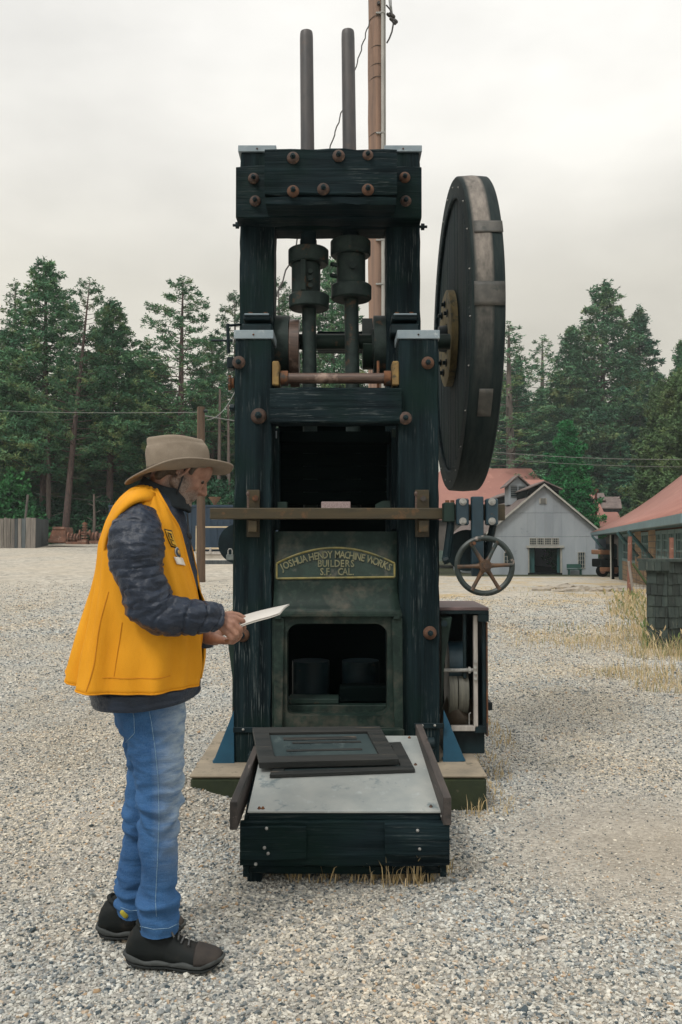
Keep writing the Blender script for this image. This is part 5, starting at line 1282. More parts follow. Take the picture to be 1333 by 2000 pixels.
NEAR = [(1345, 206, 368, 2.96), (1400, 224, 366, 2.96), (1440, 241, 364, 2.97), (1500, 258, 362, 2.97), (1560, 266, 357, 2.97), (1600, 269, 354, 2.97), (1620, 268, 354, 2.97), (1700, 270, 350, 2.97), (1760, 269, 350, 2.97), (1795, 267, 353, 2.97), (1826, 271, 352, 2.97)]
FAR = [(1345, 208, 364, 3.05), (1400, 222, 360, 3.09), (1440, 238, 350, 3.12), (1500, 246, 338, 3.15), (1560, 243, 325, 3.15), (1620, 238, 312, 3.16), (1700, 230, 300, 3.16), (1740, 226, 292, 3.16), (1765, 222, 292, 3.16), (1787, 230, 290, 3.16)]
leg_mb(jb, NEAR, 2.97, .108, .068); leg_mb(jb, FAR, 3.1, .108, .066)
px_ = person.location.x
def fold(co, no):
    x, y, z = co[:, 0], co[:, 1], co[:, 2]
    near = y < 3.06
    zk = np.where(near, P(0, 1590, 2.9).z, P(0, 1600, 3.15).z); zh = np.where(near, P(0, 1800, 2.9).z, P(0, 1765, 3.1).z)
    knee = np.exp(-((z - zk) / .11) ** 2); hem = np.exp(-((z - zh - .03) / .06) ** 2); th = np.exp(-((z - zk - .28) / .16) ** 2)
    ang = np.arctan2(y - np.where(near, 2.97, 3.155), x - px_)
    w1 = np.sin(z * 95 + 1.7 * ang + 1.8 * np.sin(z * 17 + ang)); w2 = np.sin(z * 63 - 2.3 * ang + 2.2 * np.sin(z * 11 - 2 * ang)); w3 = np.sin(z * 33 + 1.2 * ang + 3 * np.sin(z * 5))
    patchy = .5 + .5 * np.sin(z * 19 + ang * 3.1 + 2)
    sharp = lambda w: np.sign(w) * np.abs(w) ** 1.6
    d = knee * (.0075 * sharp(w1) * patchy + .004 * w2) + hem * (.011 * sharp(w1) * (.4 + .6 * patchy) + .003) + th * .004 * w2 * patchy + .0025 * w3 - .001
    rid = np.array([.45 - abs(mnoise.noise(Vector((px__ * 9 + 3 * pz__, py__ * 9, pz__ * 22)))) for px__, py__, pz__ in co], np.float32)
    rid2 = np.array([mnoise.noise(Vector((px__ * 14, py__ * 14, pz__ * 9 + 5 * px__))) for px__, py__, pz__ in co], np.float32)
    d = d + rid * (.004 + .015 * knee + .016 * hem + .011 * th) + rid2 * .004 - .0085
    return co + no * d[:, None]
jeans = fused(jb, 'jeans', mD, person, .006, 4, .5, fold)
STITCH = mat('pale_stitching', (.25, .38, .50), (.08, .17, .30), 260, (1, 1, 1), .8, .05, 0)
def ondenim(px, py, D): return P(px, py, D)
dg = bpy.context.evaluated_depsgraph_get()
from mathutils.bvhtree import BVHTree
def bvh(ob):
    return BVHTree.FromPolygons([v.co + ORG[ob.name] for v in ob.data.vertices], [tuple(p.vertices) for p in ob.data.polygons])
JB = bvh(jeans)
def stick(tree, px, py, off=.0012):
    r = RAY(px, py).normalized(); h = tree.ray_cast(Vector((0, 0, H)), r)
    return None if h[0] is None else h[0] - r * off
def stitched(nm, pix, tree, r, m_, par):
    pts = []
    for (x0, y0), (x1, y1) in zip(pix[:-1], pix[1:]):
        n = max(2, int(math.hypot(x1 - x0, y1 - y0) / 5))
        for k in range(n): pts.append((x0 + (x1 - x0) * k / n, y0 + (y1 - y0) * k / n))
    pts.append(pix[-1]); q = [stick(tree, *p) for p in pts]; q = [p for p in q if p is not None]
    if len(q) > 2: seam(nm, q, r, m_, par)
stitched('side_stitch', [(288, 1372), (296, 1410), (303, 1460), (309, 1520), (311, 1600), (308, 1680), (304, 1760), (306, 1790)], JB, .0011, STITCH, jeans)
stitched('pocket_stitch', [(255, 1373), (262, 1400), (263, 1432), (246, 1450)], JB, .0012, STITCH, jeans)
stitched('hem_stitch', [(273, 1809), (300, 1815), (330, 1813), (349, 1804)], JB, .0012, STITCH, jeans)
stitched('hem_stitch', [(236, 1772), (255, 1779), (268, 1778)], JB, .0012, STITCH, jeans)
SOCK = mat('black_sock', (.015, .018, .02), None, 40)
for ax, ay, ad, sm in ((306, 1800, 2.97, SOCK), (252, 1768, 3.16, SOCK)):
    q_ = P(ax, ay, ad); b = MB(); b.capsule(Vector((q_.x, q_.y + .010, .14)), .037, Vector((q_.x, q_.y + .012, .085)), .032); b.build('sock', sm, person, smooth=180)
b = MB(); b.capsule(P(241, 1782, 3.10), .011, P(246, 1788, 3.10), .010); b.build('sock_tab', mat('yellow_sock', (.42, .36, .03), None, 40), person, smooth=180)

# ---- shoes
LEA = mat('dark_brown_hiking_leather', (.012, .015, .015), (.005, .008, .009), 14, None, .7, .1, .35, .003, (.035, .029, .024), (.56, .72), 5, spec=.25)
TOE = mat('brown_suede_toe', (.045, .037, .031), (.022, .019, .018), 20, None, .85, .05, .3, .002)
SOLE = mat('grey_rubber_sole', (.055, .062, .062), (.025, .03, .03), 18, None, .7, .1, .4, .003)
OUTS = mat('black_outsole', (.012, .016, .017), None, 18, None, .8, .1, .4, .003)
LACE = mat('dark_laces', (.03, .035, .035), (.10, .10, .10), 90, None, .8)
def shoe(heel, toe, gz):
    """heel, toe: ground positions"""
    f = (toe - heel); L = f.length; f.normalize(); s = Vector((f.y, -f.x, 0)); up = Vector((0, 0, 1))
    root = None
    # stations: t along, half width, sole bottom, sole top, upper top
    ST_ = [(0.0, .018, .026, .045, .07), (.03, .030, .012, .040, .092), (.10, .037, .006, .036, .115), (.22, .040, .004, .034, .132), (.36, .040, .006, .032, .130), (.46, .039, .006, .031, .108), (.58, .044, .003, .030, .080), (.70, .049, .002, .029, .068), (.82, .050, .003, .030, .060), (.91, .043, .008, .034, .054), (.97, .030, .016, .038, .047), (1.0, .012, .026, .040, .042)]
    def P3(t, y, z): return heel + f * (t * L) + s * y * 1.06 + up * (z * (1.2 - .1 * smooth(.15, .3, t) * (1 - smooth(.35, .5, t))) + gz)
    def interp(t):
        for a, b2 in zip(ST_[:-1], ST_[1:]):
            if t <= b2[0]:
                q = (t - a[0]) / (b2[0] - a[0]); return [a[i] + (b2[i] - a[i]) * q for i in range(5)]
        return list(ST_[-1])
    rings = []; N = 40
    for i in range(N + 1):
        t, hw_, sb, stp, ut = interp(i / N); ring = []
        for k in range(24):
            a = pi * k / 23; w = hw_ * .96
            rw = 1 - .35 * smooth(.4, 1, sin(a)) if t < .5 else 1
            ring.append(P3(t, w * cos(a) * rw, stp - .006 + (ut - stp + .006) * sin(a) ** (.55 if t < .45 else .75)))
        rings.append(ring)
    b = MB(); b.rings(rings, cap=True); up_ = b.build('shoe', LEA, person, smooth=180)
    def solebit(lo, hi, ex, nm, m_, wave=0):
        rings = []
        for i in range(N + 1):
            t, hw_, sb, stp, ut = interp(i / N); z0_ = sb + (stp - sb) * lo; z1_ = sb + (stp - sb) * hi; w = hw_ + ex
            if wave: z1_ += .004 * sin(t * 22); 
            notch = .004 if (lo == 0 and i % 3 == 0) else 0
            ring = []
            for k in range(20):
                a = 2 * pi * k / 20; c, s_ = cos(a), sin(a)
                ring.append(P3(t + (ex * 2 / L if i == N else (-ex * 2 / L if i == 0 else 0)), w * math.copysign(abs(c) ** .5, c), (z0_ + z1_) / 2 + (z1_ - z0_) / 2 * math.copysign(abs(s_) ** .5, s_) + (notch if s_ < 0 else 0)))
            rings.append(ring)
        b = MB(); b.rings(rings); b.build(nm, m_, up_, smooth=50)
    solebit(.42, 1.05, .004, 'midsole', SOLE, 1); solebit(0, .45, .001, 'outsole', OUTS)
    # toe cap
    rings = []
    for i in range(14):
        t_ = .74 + .265 * i / 13; t, hw_, sb, stp, ut = interp(min(1, t_)); rings.append([P3(t, (hw_ * .96 + .0025) * cos(pi * k / 23), stp - .004 + (ut - stp + .0065) * sin(pi * k / 23) ** .75) for k in range(24)])
    b = MB(); b.rings(rings, cap=False, closed=False); b.build('toe_cap', TOE, up_, smooth=180, solid=.002)
    b = MB()
    for i in range(5):
        t_ = .44 + .055 * i; t, hw_, sb, stp, ut = interp(t_)
        pts = []
        for k in range(9):
            a = radians(55 + 70 * k / 8); pts.append(P3(t_ + .025 * (k / 8 - .5) * (1 if i % 2 else -1), hw_ * cos(a) * 1.05, stp + (ut - stp + .007) * sin(a) ** .75))
        b.tube(pts, .0032, 6)
    t, hw_, sb, stp, ut = interp(.42)
    for sg in (-1, 1): b.tube([P3(.42, 0, ut + .010), P3(.45, .018 * sg, ut + .012), P3(.49, .032 * sg, ut - .004), P3(.53, .036 * sg, ut - .02)], .0032, 6)
    b.build('lace', LACE, up_, smooth=60)
    b = MB(); rr_ = []
    for k in range(24):
        a = 2 * pi * k / 24; rr_.append(P3(.26 + .14 * cos(a), .036 * sin(a), .118 + .004 * cos(2 * a)))
    b.tube(rr_ + [rr_[0]], .009, 8, cap=False); b.build('shoe_collar', LEA, up_, smooth=180)
    b = MB(); tt = interp(.36); b.rings([[P3(.34, -.02, .10), P3(.34, .02, .10), P3(.36, .018, .138), P3(.36, -.018, .138)], [P3(.42, -.02, .09), P3(.42, .02, .09), P3(.39, .018, .137), P3(.39, -.018, .137)]]); b.build('tongue', LEA, up_, bevel=.004)
h = PG(257, 1868); t_ = PG(438, 1894); shoe(Vector((X(257, 2.99), 2.985, 0)), Vector((X(438, 2.955), 2.955, 0)), .004)
shoe(Vector((X(201, 3.18), 3.18, 0)), Vector((X(201, 3.18) + .30, 3.21, 0)), .004)

# ---- folder of papers held in both hands (a thing of its own)
fo = thing('paper_folder', P(515, 1205, 2.88), 'pale folded sheets the man holds out in front of the mill', 'folder')
WH = mat('pale_paper', (.62, .60, .56), (.52, .50, .47), 5, None, .6, .05, 0)
for i, (dz, m_) in enumerate(((0, WH), (.005, WH))):
    a, b2, c, d = P(440, 1224 - i * 3, 2.80), P(482 + 60, 1204 - i * 3, 2.80), P(567, 1180 - i * 2, 2.97), P(470, 1206 - i * 3, 3.03)
    mb = MB(); rings = []
    for k in range(13):
        t = k / 12; near = Vector(P(452, 1232, 2.82)).lerp(Vector(P(545, 1201, 2.82)), t) ; far = Vector(P(452, 1212, 2.93)).lerp(Vector(P(566, 1180.5, 2.93)), t)
        if t > .8: near = near.lerp(far, (t - .8) * .5)
        row = []
        for j in range(9):
            q = j / 8; p = near.lerp(far, q); p.z += .004 * sin(q * pi) + dz * (1 - .3 * q) + .003 * sin(t * 4); row.append(p)
        rings.append(row)
    mb.rings(rings, cap=False, closed=False); mb.build('sheet', m_, fo, smooth=180, solid=.0016)
# ================================================================== trees
def leaf_mat(name, c1, c2, c3):
    m, n, l, b = nt(name); tc = n.new('ShaderNodeTexCoord').outputs['Object']; oi = n.new('ShaderNodeObjectInfo')
    t = tex(n, l, tc, 'n', .55, 4, .65); t2 = tex(n, l, tc, 'n', 3.5, 3, .7)
    col = ramp(n, l, t.outputs['Fac'], [(.32, c2), (.52, c1), (.72, c3)])
    k = ramp(n, l, t2.outputs['Fac'], [(.3, .6), (.7, 1.4)])
    mm = n.new('ShaderNodeMix'); mm.data_type = 'RGBA'; mm.blend_type = 'MULTIPLY'; mm.inputs[0].default_value = 1; l.new(col, mm.inputs[6]); l.new(k, mm.inputs[7])
    mr = n.new('ShaderNodeMapRange'); l.new(oi.outputs['Random'], mr.inputs[0]); mr.inputs['To Min'].default_value = .75; mr.inputs['To Max'].default_value = 1.25
    vm = n.new('ShaderNodeVectorMath'); vm.operation = 'SCALE'; l.new(mm.outputs[2], vm.inputs[0]); l.new(mr.outputs[0], vm.inputs['Scale'])
    l.new(vm.outputs[0], b.inputs['Base Color']); b.inputs['Roughness'].default_value = .75; b.inputs['Specular IOR Level'].default_value = .25
    return m
NEEDLE = leaf_mat('pine_needles', (.078, .185, .090), (.034, .115, .068), (.24, .27, .10))
NEEDLE2 = leaf_mat('fir_needles', (.055, .170, .092), (.026, .105, .070), (.17, .235, .09))
CEDAR = leaf_mat('cedar_green', (.030, .20, .06), (.016, .12, .045), (.07, .29, .07))
BARK = mat('pine_bark', (.15, .10, .085), (.055, .042, .042), 3.5, (2.5, 2.5, .5), .95, .03, .8, .05, (.03, .028, .03), (.55, .62), 6, (3, 3, .5))
PALEBARK = mat('pale_bark', (.17, .135, .115), (.075, .06, .055), 3.5, (2.5, 2.5, .4), .95)

def tufts(pos, n_per, L, w, rg, up=.35, spread=1.0):
    """needle fans around points: arrays of triangles"""
    K = len(pos); pos = np.repeat(np.asarray(pos), n_per, 0); N = len(pos)
    d = rg.normal(size=(N, 3)) * np.array([1, 1, .75]); d[:, 2] += up; d /= np.linalg.norm(d, axis=1)[:, None]
    s = np.cross(d, rg.normal(size=(N, 3))); s /= np.linalg.norm(s, axis=1)[:, None] + 1e-9
    ln = L * rg.uniform(.6, 1.2, (N, 1)); ww = w * rg.uniform(.6, 1.3, (N, 1))
    base = pos + rg.normal(size=(N, 3)) * L * .18 * spread
    a = base - s * ww * .3; b_ = base + d * ln * .55 + s * ww; c = base + d * ln; e = base + d * ln * .5 - s * ww
    v = np.stack([a, b_, c, e], 1).reshape(-1, 3)
    f = np.arange(N * 4).reshape(-1, 4)
    return v, f
def mesh_np(name, v, f, m):
    me = bpy.data.meshes.new(name); me.vertices.add(len(v)); me.vertices.foreach_set('co', np.asarray(v, np.float32).ravel())
    k = f.shape[1]; me.loops.add(f.size); me.loops.foreach_set('vertex_index', f.ravel().astype(np.int32)); me.polygons.add(len(f))
    me.polygons.foreach_set('loop_start', np.arange(0, f.size, k, dtype=np.int32)); me.update(calc_edges=True); me.validate(clean_customdata=False); me.materials.append(m); return me
def conifer(seed, Ht, R, base=.25, nb=130, droop=.1, sparse=1.0, shape=.85, L=.34, w=.055, lean=0, m=None, bark=None, tips=.4, upturn=.25, dens=1.0, r0=None, stubs=True):
    rg = np.random.default_rng(seed); r0 = r0 or Ht * .0135
    trunk = MB(); pts = []; rad = []
    for k in range(13):
        t = k / 12; pts.append((lean * Ht * t + .12 * sin(3 * t + seed), .1 * sin(2.3 * t + seed * 2), Ht * t * .985)); rad.append(r0 * (1 - t) ** .8 + .02)
    trunk.tube(pts, rad, 9)
    def tp(t):
        i = min(11, int(t * 12)); q = t * 12 - i; a, b_ = Vector(pts[i]), Vector(pts[i + 1]); return a + (b_ - a) * q
    foliage = []
    az = rg.uniform(0, 6.28)
    for k in range(nb):
        t = base + (1 - base) * (k + rg.uniform(0, .8)) / nb
        u = (t - base) / (1 - base)
        az += 2.4 + rg.uniform(-.5, .5)
        prof = (1 - u) ** shape * min(1, .55 + u * 3.5)
        ln = R * prof * rg.uniform(.55, 1.12) + .25
        if rg.random() < .10: ln *= 1.25
        o = tp(min(t, .995)); dz = -droop + upturn * u + rg.uniform(-.12, .12)
        nseg = 5; bp_ = []
        for j in range(nseg + 1):
            q = j / nseg; bp_.append(o + Vector((cos(az) * ln * q, sin(az) * ln * q, ln * (dz * q + (.22 * q * q)) )) + Vector(rg.normal(size=3) * .04 * ln * q))
        trunk.tube(bp_, [max(.012, r0 * .20 * (1 - u * .6) * (1 - q * .85)) for q in [j / nseg for j in range(nseg + 1)]], 4, cap=False)
        nt_ = max(2, int(ln * 10 * sparse * dens))
        for j in range(nt_):
            q = tips * .5 + (1 - tips * .5) * rg.random() ** .7
            i = min(nseg - 1, int(q * nseg)); p = bp_[i] + (bp_[i + 1] - bp_[i]) * (q * nseg - i)
            side = rg.normal() * .24 * ln * (1.05 - q * .6)
            p = p + Vector((-sin(az) * side, cos(az) * side, rg.normal() * .10 + abs(side) * .12)); foliage.append(tuple(p))
    for q in range(6): foliage.append((pts[-1][0] + rg.normal() * .05, pts[-1][1] + rg.normal() * .05, Ht * (.94 + .06 * q / 5)))
    if stubs:
        for k in range(10):
            t = base * (.35 + .6 * rg.random()); a = rg.uniform(0, 6.28); o = tp(t); ln = rg.uniform(.4, 1.8)
            trunk.tube([o, o + Vector((cos(a) * ln, sin(a) * ln, rg.uniform(-.3, .1) * ln))], [.035, .01], 4, cap=False)
    v, f = tufts(foliage, 11, L * .82, w * .74, rg)
    cm = mesh_np('crown', v, f, m or NEEDLE)
    tm = bpy.data.meshes.new('trunk'); tm.from_pydata(trunk.v, [], trunk.f); tm.materials.append(bark or BARK); tm.polygons.foreach_set('use_smooth', [True] * len(tm.polygons))
    return tm, cm, Ht
PROTO = dict(
    big=conifer(1, 22, 4.3, .22, 150, .12, 1.1, .62, .34, .06, dens=1.2),
    big2=conifer(2, 22, 4.6, .30, 170, .10, 1.1, .7, .34, .06, dens=1.2),
    sparse=conifer(3, 22, 3.9, .34, 95, .08, .9, .55, .30, .05, tips=.8, lean=.0),
    leaning=conifer(4, 22, 3.6, .33, 90, .05, .85, .5, .30, .05, tips=.85, lean=.075),
    trunky=conifer(5, 22, 4.4, .42, 100, .10, 1.0, .65, .32, .055, tips=.7),
    narrow=conifer(6, 18, 2.3, .12, 150, .15, 1.1, .95, .26, .05, m=NEEDLE2, dens=1.3),
    fir=conifer(7, 20, 3.6, .08, 210, .2, 1.2, .95, .30, .055, m=NEEDLE2, dens=1.35),
    fir2=conifer(8, 20, 4.2, .05, 210, .16, 1.2, .85, .32, .055, m=NEEDLE, dens=1.35),
    wispy=conifer(9, 20, 2.4, .30, 80, .05, .8, .7, .26, .045, tips=.6, bark=PALEBARK),
    cedar=conifer(10, 10, 2.2, .02, 260, .0, 1.6, .72, .24, .055, m=CEDAR, tips=.2, upturn=.5, dens=1.6, stubs=False),
    young=conifer(11, 11, 3.4, .03, 220, .05, 1.4, .7, .28, .055, m=leaf_mat('light_pine_needles', (.085, .15, .06), (.045, .095, .04), (.15, .19, .075)), tips=.2, upturn=.3, dens=1.4, stubs=False),
)
def tree(name, kind_, px, ytop, D, label, group=None, wide=1.0, rot=None, xbase=None):
    tm, cm, Ht = PROTO[kind_]
    x = P(xbase if xbase is not None else px, 1050, D).x; gz = ground_z(x, D) - .15
    h = P(px, ytop, D).z - gz; s = h / Ht
    t = thing(name, (x, D, gz), label, 'tree', group)
    rz = rot if rot is not None else random.uniform(0, 6.28)
    for nm, me in (('trunk', tm), ('crown', cm)):
        o = bpy.data.objects.new(nm, me); COL.objects.link(o); o.parent = t
    t.scale = (s * wide, s * wide, s); t.rotation_euler = (0, 0, rz); return t
tree('pine_tree', 'big', 84, 508, 66, 'tallest broad pine on the left, its tip above all its neighbours', rot=1, wide=1.25)
tree('pine_tree', 'wispy', 22, 548, 78, 'pale far pine with a narrow top at the left edge of the forest', wide=1.3)
tree('pine_tree', 'big2', 5, 640, 66, 'dark pine filling the left edge above the plank fence', rot=2)
tree('pine_tree', 'leaning', 162, 542, 63, 'leaning pine with a thin crooked crown and thick bare lower trunk, behind the man', rot=.15, xbase=128)
tree('pine_tree', 'big2', 214, 584, 66, 'bushy pine with a rounded shoulder just right of the leaning pine', rot=3, wide=1.2)
tree('spruce_tree', 'narrow', 247, 680, 70, 'small narrow spruce pointed like a spear, left of the man\'s hat')
tree('pine_tree', 'wispy', 281, 655, 82, 'thin wispy pine with see-through crown, left of the tall pine over the hat', wide=1.5)
tree('pine_tree', 'sparse', 357, 540, 66, 'tall open pine with bare trunk rising straight above the man\'s hat', rot=.5, wide=1.35)
tree('pine_tree', 'trunky', 412, 650, 70, 'lower pine right of the tall pine above the hat', wide=1.1)
tree('pine_tree', 'sparse', 455, 570, 74, 'pine whose crown touches the left side of the mill frame', rot=4)
tree('pine_tree', 'sparse', 545, 545, 72, 'pine seen inside the mill frame left of the left tappet', rot=2.2)
tree('pine_tree', 'big', 650, 505, 74, 'pine seen through the mill frame between the two stems', rot=.2)
tree('pine_tree', 'trunky', 760, 600, 76, 'pine standing behind the right frame post of the mill')
tree('pine_tree', 'wispy', 1003, 628, 115, 'tall pine partly hidden by the big wheel, just right of its rim', wide=2.0)
tree('fir_tree', 'fir', 1012, 690, 120, 'dense fir behind the red roof, beside the wheel rim')
tree('pine_tree', 'wispy', 1060, 655, 151, 'hazy pale pine in the gap right of the wheel', wide=1.7)
tree('fir_tree', 'fir2', 1118, 640, 123, 'olive green fir left of the tallest pine on the right', wide=1.3)
tree('pine_tree', 'big', 1181, 550, 123, 'tallest pine on the right side with a flat ragged crown', rot=2.5, wide=1.25)
tree('fir_tree', 'fir', 1252, 598, 126, 'dark pointed fir right of the tallest pine on the right', wide=1.4)
tree('fir_tree', 'fir2', 1338, 665, 90, 'dark fir cut by the right edge of the picture')
tree('pine_tree', 'young', 1300, 745, 84, 'light green young pine behind the stone house roof', wide=.72)
tree('pine_tree', 'young', 1345, 722, 80, 'rounded light green pine at the right edge above the stone house')
tree('cedar_tree', 'cedar', 1110, 826, 82, 'bright green cone shaped cedar right behind the grey barn', wide=1.0)
# second and third rank of the wood
r = random.Random(5); kinds = ['big', 'big2', 'fir', 'fir2', 'fir', 'trunky', 'fir2', 'narrow']
LM = [(-22, 'the extreme left edge of the picture'), (18, 'the leafy bush above the plank fence'), (56, 'the thin post above the plank fence'), (96, 'the right end of the plank fence'), (132, 'the bare lower trunk of the leaning pine'),
      (167, 'the rusty valve tree'), (202, 'the rusty pump casing'), (236, "the back of the man's collar"), (268, 'the back tip of the hat brim'), (302, 'the left half of the hat crown'), (345, 'the right half of the hat crown'),
      (393, 'the short telephone pole'), (428, 'the rusty cone on the container'), (452, 'the left end of the long flat bar')]
LM2 = LM + [(556, 'the gap left of the left tappet'), (645, 'the gap between the two tappets'), (742, 'the tall utility pole behind the mill')]
for i, (px, lm) in enumerate(LM2):
    tree('forest_tree', kinds[i % 8], px + r.uniform(-6, 6), r.uniform(690, 780), r.uniform(74, 84), 'tall second rank conifer in line with ' + lm, 'second rank of the left wood', wide=1.35)
for i, (px, lm) in enumerate(LM):
    tree('forest_tree', ['fir', 'fir2'][i % 2], px + 12 + r.uniform(-6, 6), r.uniform(800, 900), r.uniform(69, 73), 'low wood edge conifer in line with ' + lm, 'low conifers along the left wood edge', wide=2.0)
RM = [(990, 'the right rim of the big wheel'), (1022, 'the barn cupola'), (1056, 'the barn gable peak'), (1100, 'the bright green cedar'), (1142, "the barn's right window"), (1168, 'the rust red flue pipe'), (1200, 'the shake roofed hut'),
      (1236, 'the red rusty post'), (1272, 'the left edge of the shingled well box'), (1306, 'the corner of the shingled well box'), (1345, 'the right edge of the picture')]
for i, (px, lm) in enumerate(RM):
    tree('forest_tree', kinds[(i * 3) % 8], px, r.uniform(715, 790), r.uniform(128, 142), 'tall far right conifer in line with ' + lm, 'tall conifers of the right wood', wide=1.35)
    tree('forest_tree', ['fir', 'fir2', 'fir'][i % 3], px + 14, r.uniform(820, 895), r.uniform(116, 124), 'low far right conifer in line with ' + lm, 'low conifers above the right roofs', wide=2.0)
# slim bare trunks that stand free of leaves at the wood edge
for i, (px, py0, px1, py1, D, w, lb) in enumerate(((96, 860, 92, 760, 64.5, .20, 'slim grey trunk leaning in the dark wood above the plank fence'), (183, 1050, 184, 965, 62, .12, 'short pale dead snag beside the rusty machinery pile'), (424, 880, 430, 760, 64, .16, 'slanting pale trunk right of the telephone pole'), (446, 930, 446, 790, 64, .15, 'thin pale trunk beside the mill post in the wood'))):
    a = P(px, 1056, D); b_ = P(px1, py1, D); z = ground_z(a.x, D) - .2; a.z = z
    t = thing('dead_tree', a, lb, 'tree'); q = MB(); q.tube([a, a.lerp(b_, .5) + Vector((.05, 0, 0)), b_], [w, w * .85, w * .5], 8); q.build('trunk', PALEBARK, t, smooth=60)
    q = MB()
    for k in range(5):
        o = a.lerp(b_, .35 + .14 * k); q.tube([o, o + Vector((.5 * (-1) ** k, .1, .25))], [.03, .01], 5)
    q.build('limb', PALEBARK, t, smooth=60)
# broadleaf shrub
def bush(name, px, py, D, rx, rz, label, m_, n=420, seed=1):
    rg = np.random.default_rng(seed); x = P(px, py, D).x; gz = ground_z(x, D); pos = []
    for k in range(n):
        d = rg.normal(size=3); d /= np.linalg.norm(d); d[2] = abs(d[2]); q = .72 + .28 * rg.random()
        lump = 1 + .22 * sin(5 * d[0] + seed) * cos(4 * d[2] + d[1] * 3); pos.append((d[0] * rx * q * lump, d[1] * rx * .8 * q * lump, d[2] * rz * q * lump))
    v, f = tufts(pos, 8, .34, .10, rg, .2, 1.2); me = mesh_np('foliage', v, f, m_)
    t = thing(name, (x, D, gz), label, 'bush'); o = bpy.data.objects.new('foliage', me); COL.objects.link(o); o.parent = t
    q = MB()
    for k in range(5): a = k * 1.3; q.tube([(x, D, gz - .1), (x + .5 * rx * cos(a), D + .4 * rx * sin(a), gz + rz * .7)], [.07, .02], 5)
    q.build('stem', BARK, t, smooth=60)
BUSHM = leaf_mat('broadleaf_green', (.04, .17, .055), (.02, .10, .04), (.08, .26, .08))
DKB = leaf_mat('dark_broadleaf', (.025, .09, .045), (.012, .055, .03), (.05, .13, .05))
bush('leafy_bush', 5, 1000, 60.5, 3.0, 4.6, 'bright green broad-leaved bush behind the plank fence at the left edge', BUSHM, 900, 3)
for i, (px, D, rx, rz, lb) in enumerate(((75, 66, 3.5, 3.0, 'low dark bush behind the right end of the plank fence'), (150, 66, 4, 2.6, 'low dark bush behind the rusty machinery pile'), (215, 66, 4, 3.2, 'dark bush hidden behind the man, left of the blue container'), (430, 63, 4, 5, 'dark leafy bush above the blue container beside the mill'), (355, 66, 4, 4.5, 'dark leafy bush behind the man\'s face'), (1235, 88, 3, 4.5, 'small bright tree behind the stone house roof'))):
    bush('leafy_bush', px, 1040, D, rx, rz, lb, CEDAR if i == 5 else DKB, 700, 10 + i)
def hill():
    v = []; nx = 41
    for j in range(8):
        for i in range(nx):
            x = -200 + 400 * i / (nx - 1); y = 145 + j * 12; v.append((x, y, ground_z(x, 100) + 11 * smooth(0, 7, j) + 2.5 * sin(i * .9 + j) - 1.5))
    f = [(j * nx + i, j * nx + i + 1, (j + 1) * nx + i + 1, (j + 1) * nx + i) for j in range(7) for i in range(nx - 1)]
    kind(MB().add(v, f).build('wooded_hill', mat('dark_hill_cover', (.02, .05, .032), (.01, .03, .02), .5, None, .95, .02, 1, .5), None, smooth=180), 'structure')
hill()
def understory():
    rg = np.random.default_rng(77); pos = []
    for k in range(15000):
        y = rg.uniform(76, 92); x = rg.uniform(-1, .14) * y * .48; pos.append((x, y, ground_z(x, y) + 9.0 * rg.random() ** 1.3))
    for k in range(9000):
        y = rg.uniform(124, 140); x = rg.uniform(.16, .47) * y; pos.append((x, y, ground_z(x, y) + 10.0 * rg.random() ** 1.3))
    v, f = tufts(pos, 5, .7, .2, rg, .2, 1.5); me = mesh_np('forest_undergrowth', v, f, DKB)
    o = bpy.data.objects.new('forest_undergrowth', me); COL.objects.link(o); kind(o, 'stuff')
understory()

# ================================================================== left background
PLANK = mat('grey_weathered_plank', (.23, .205, .18), (.11, .10, .09), 2.0, (8, 8, .5), .9, .05, .5, .01, (.06, .08, .09), (.6, .7), 3, (6, 6, .3), rnd=.35)
PLANKD = mat('dark_weathered_plank', (.10, .115, .12), (.05, .06, .065), 2.0, (8, 8, .5), .9, .05, .5, .01, rnd=.3)
fence = thing('plank_fence', P(45, 1065, 56), 'grey weathered vertical plank fence enclosure at the left edge of the yard', 'fence')
Df = 54; pc = P(70, 1060, Df); gz = ground_z(pc.x, Df); top = Z(1012, Df)
x = pc.x
while x > P(-30, 1060, Df).x:
    w = random.uniform(.20, .36); dz = random.uniform(-.04, .04); b = MB()
    b.box(x - w, x - .015, Df + random.uniform(-.02, .02), Df + .05, gz - .2, top + dz, .008); b.build('plank', PLANKD if random.random() < .22 else PLANK, fence); x -= w
xe = P(95, 1060, Df + 5).x; dv = Vector((xe - pc.x, 5.0, 0)); Ls = dv.length; dv.normalize(); q = .02
while q < Ls:
    w = random.uniform(.28, .42); a = pc + dv * q; b_ = pc + dv * min(Ls, q + w - .02); dz = random.uniform(-.03, .03); b = MB()
    b.prism([(a.x, a.y, gz - .1), (b_.x, b_.y, gz - .1), (b_.x, b_.y, top + dz), (a.x, a.y, top + dz)], (-.05, .01, 0)); b.build('plank', PLANKD, fence); q += w
b = MB(); b.cyl((P(55, 1, 56).x, 56.2, gz - .2), P(55, 966, 56.2), .09, .07, 10); o = b.build('wooden_post', PLANK, None, smooth=50); origin_to(o, (P(55, 1, 56).x, 56.2, gz)); tag(o, 'thin wooden post rising from behind the grey plank fence', 'post')

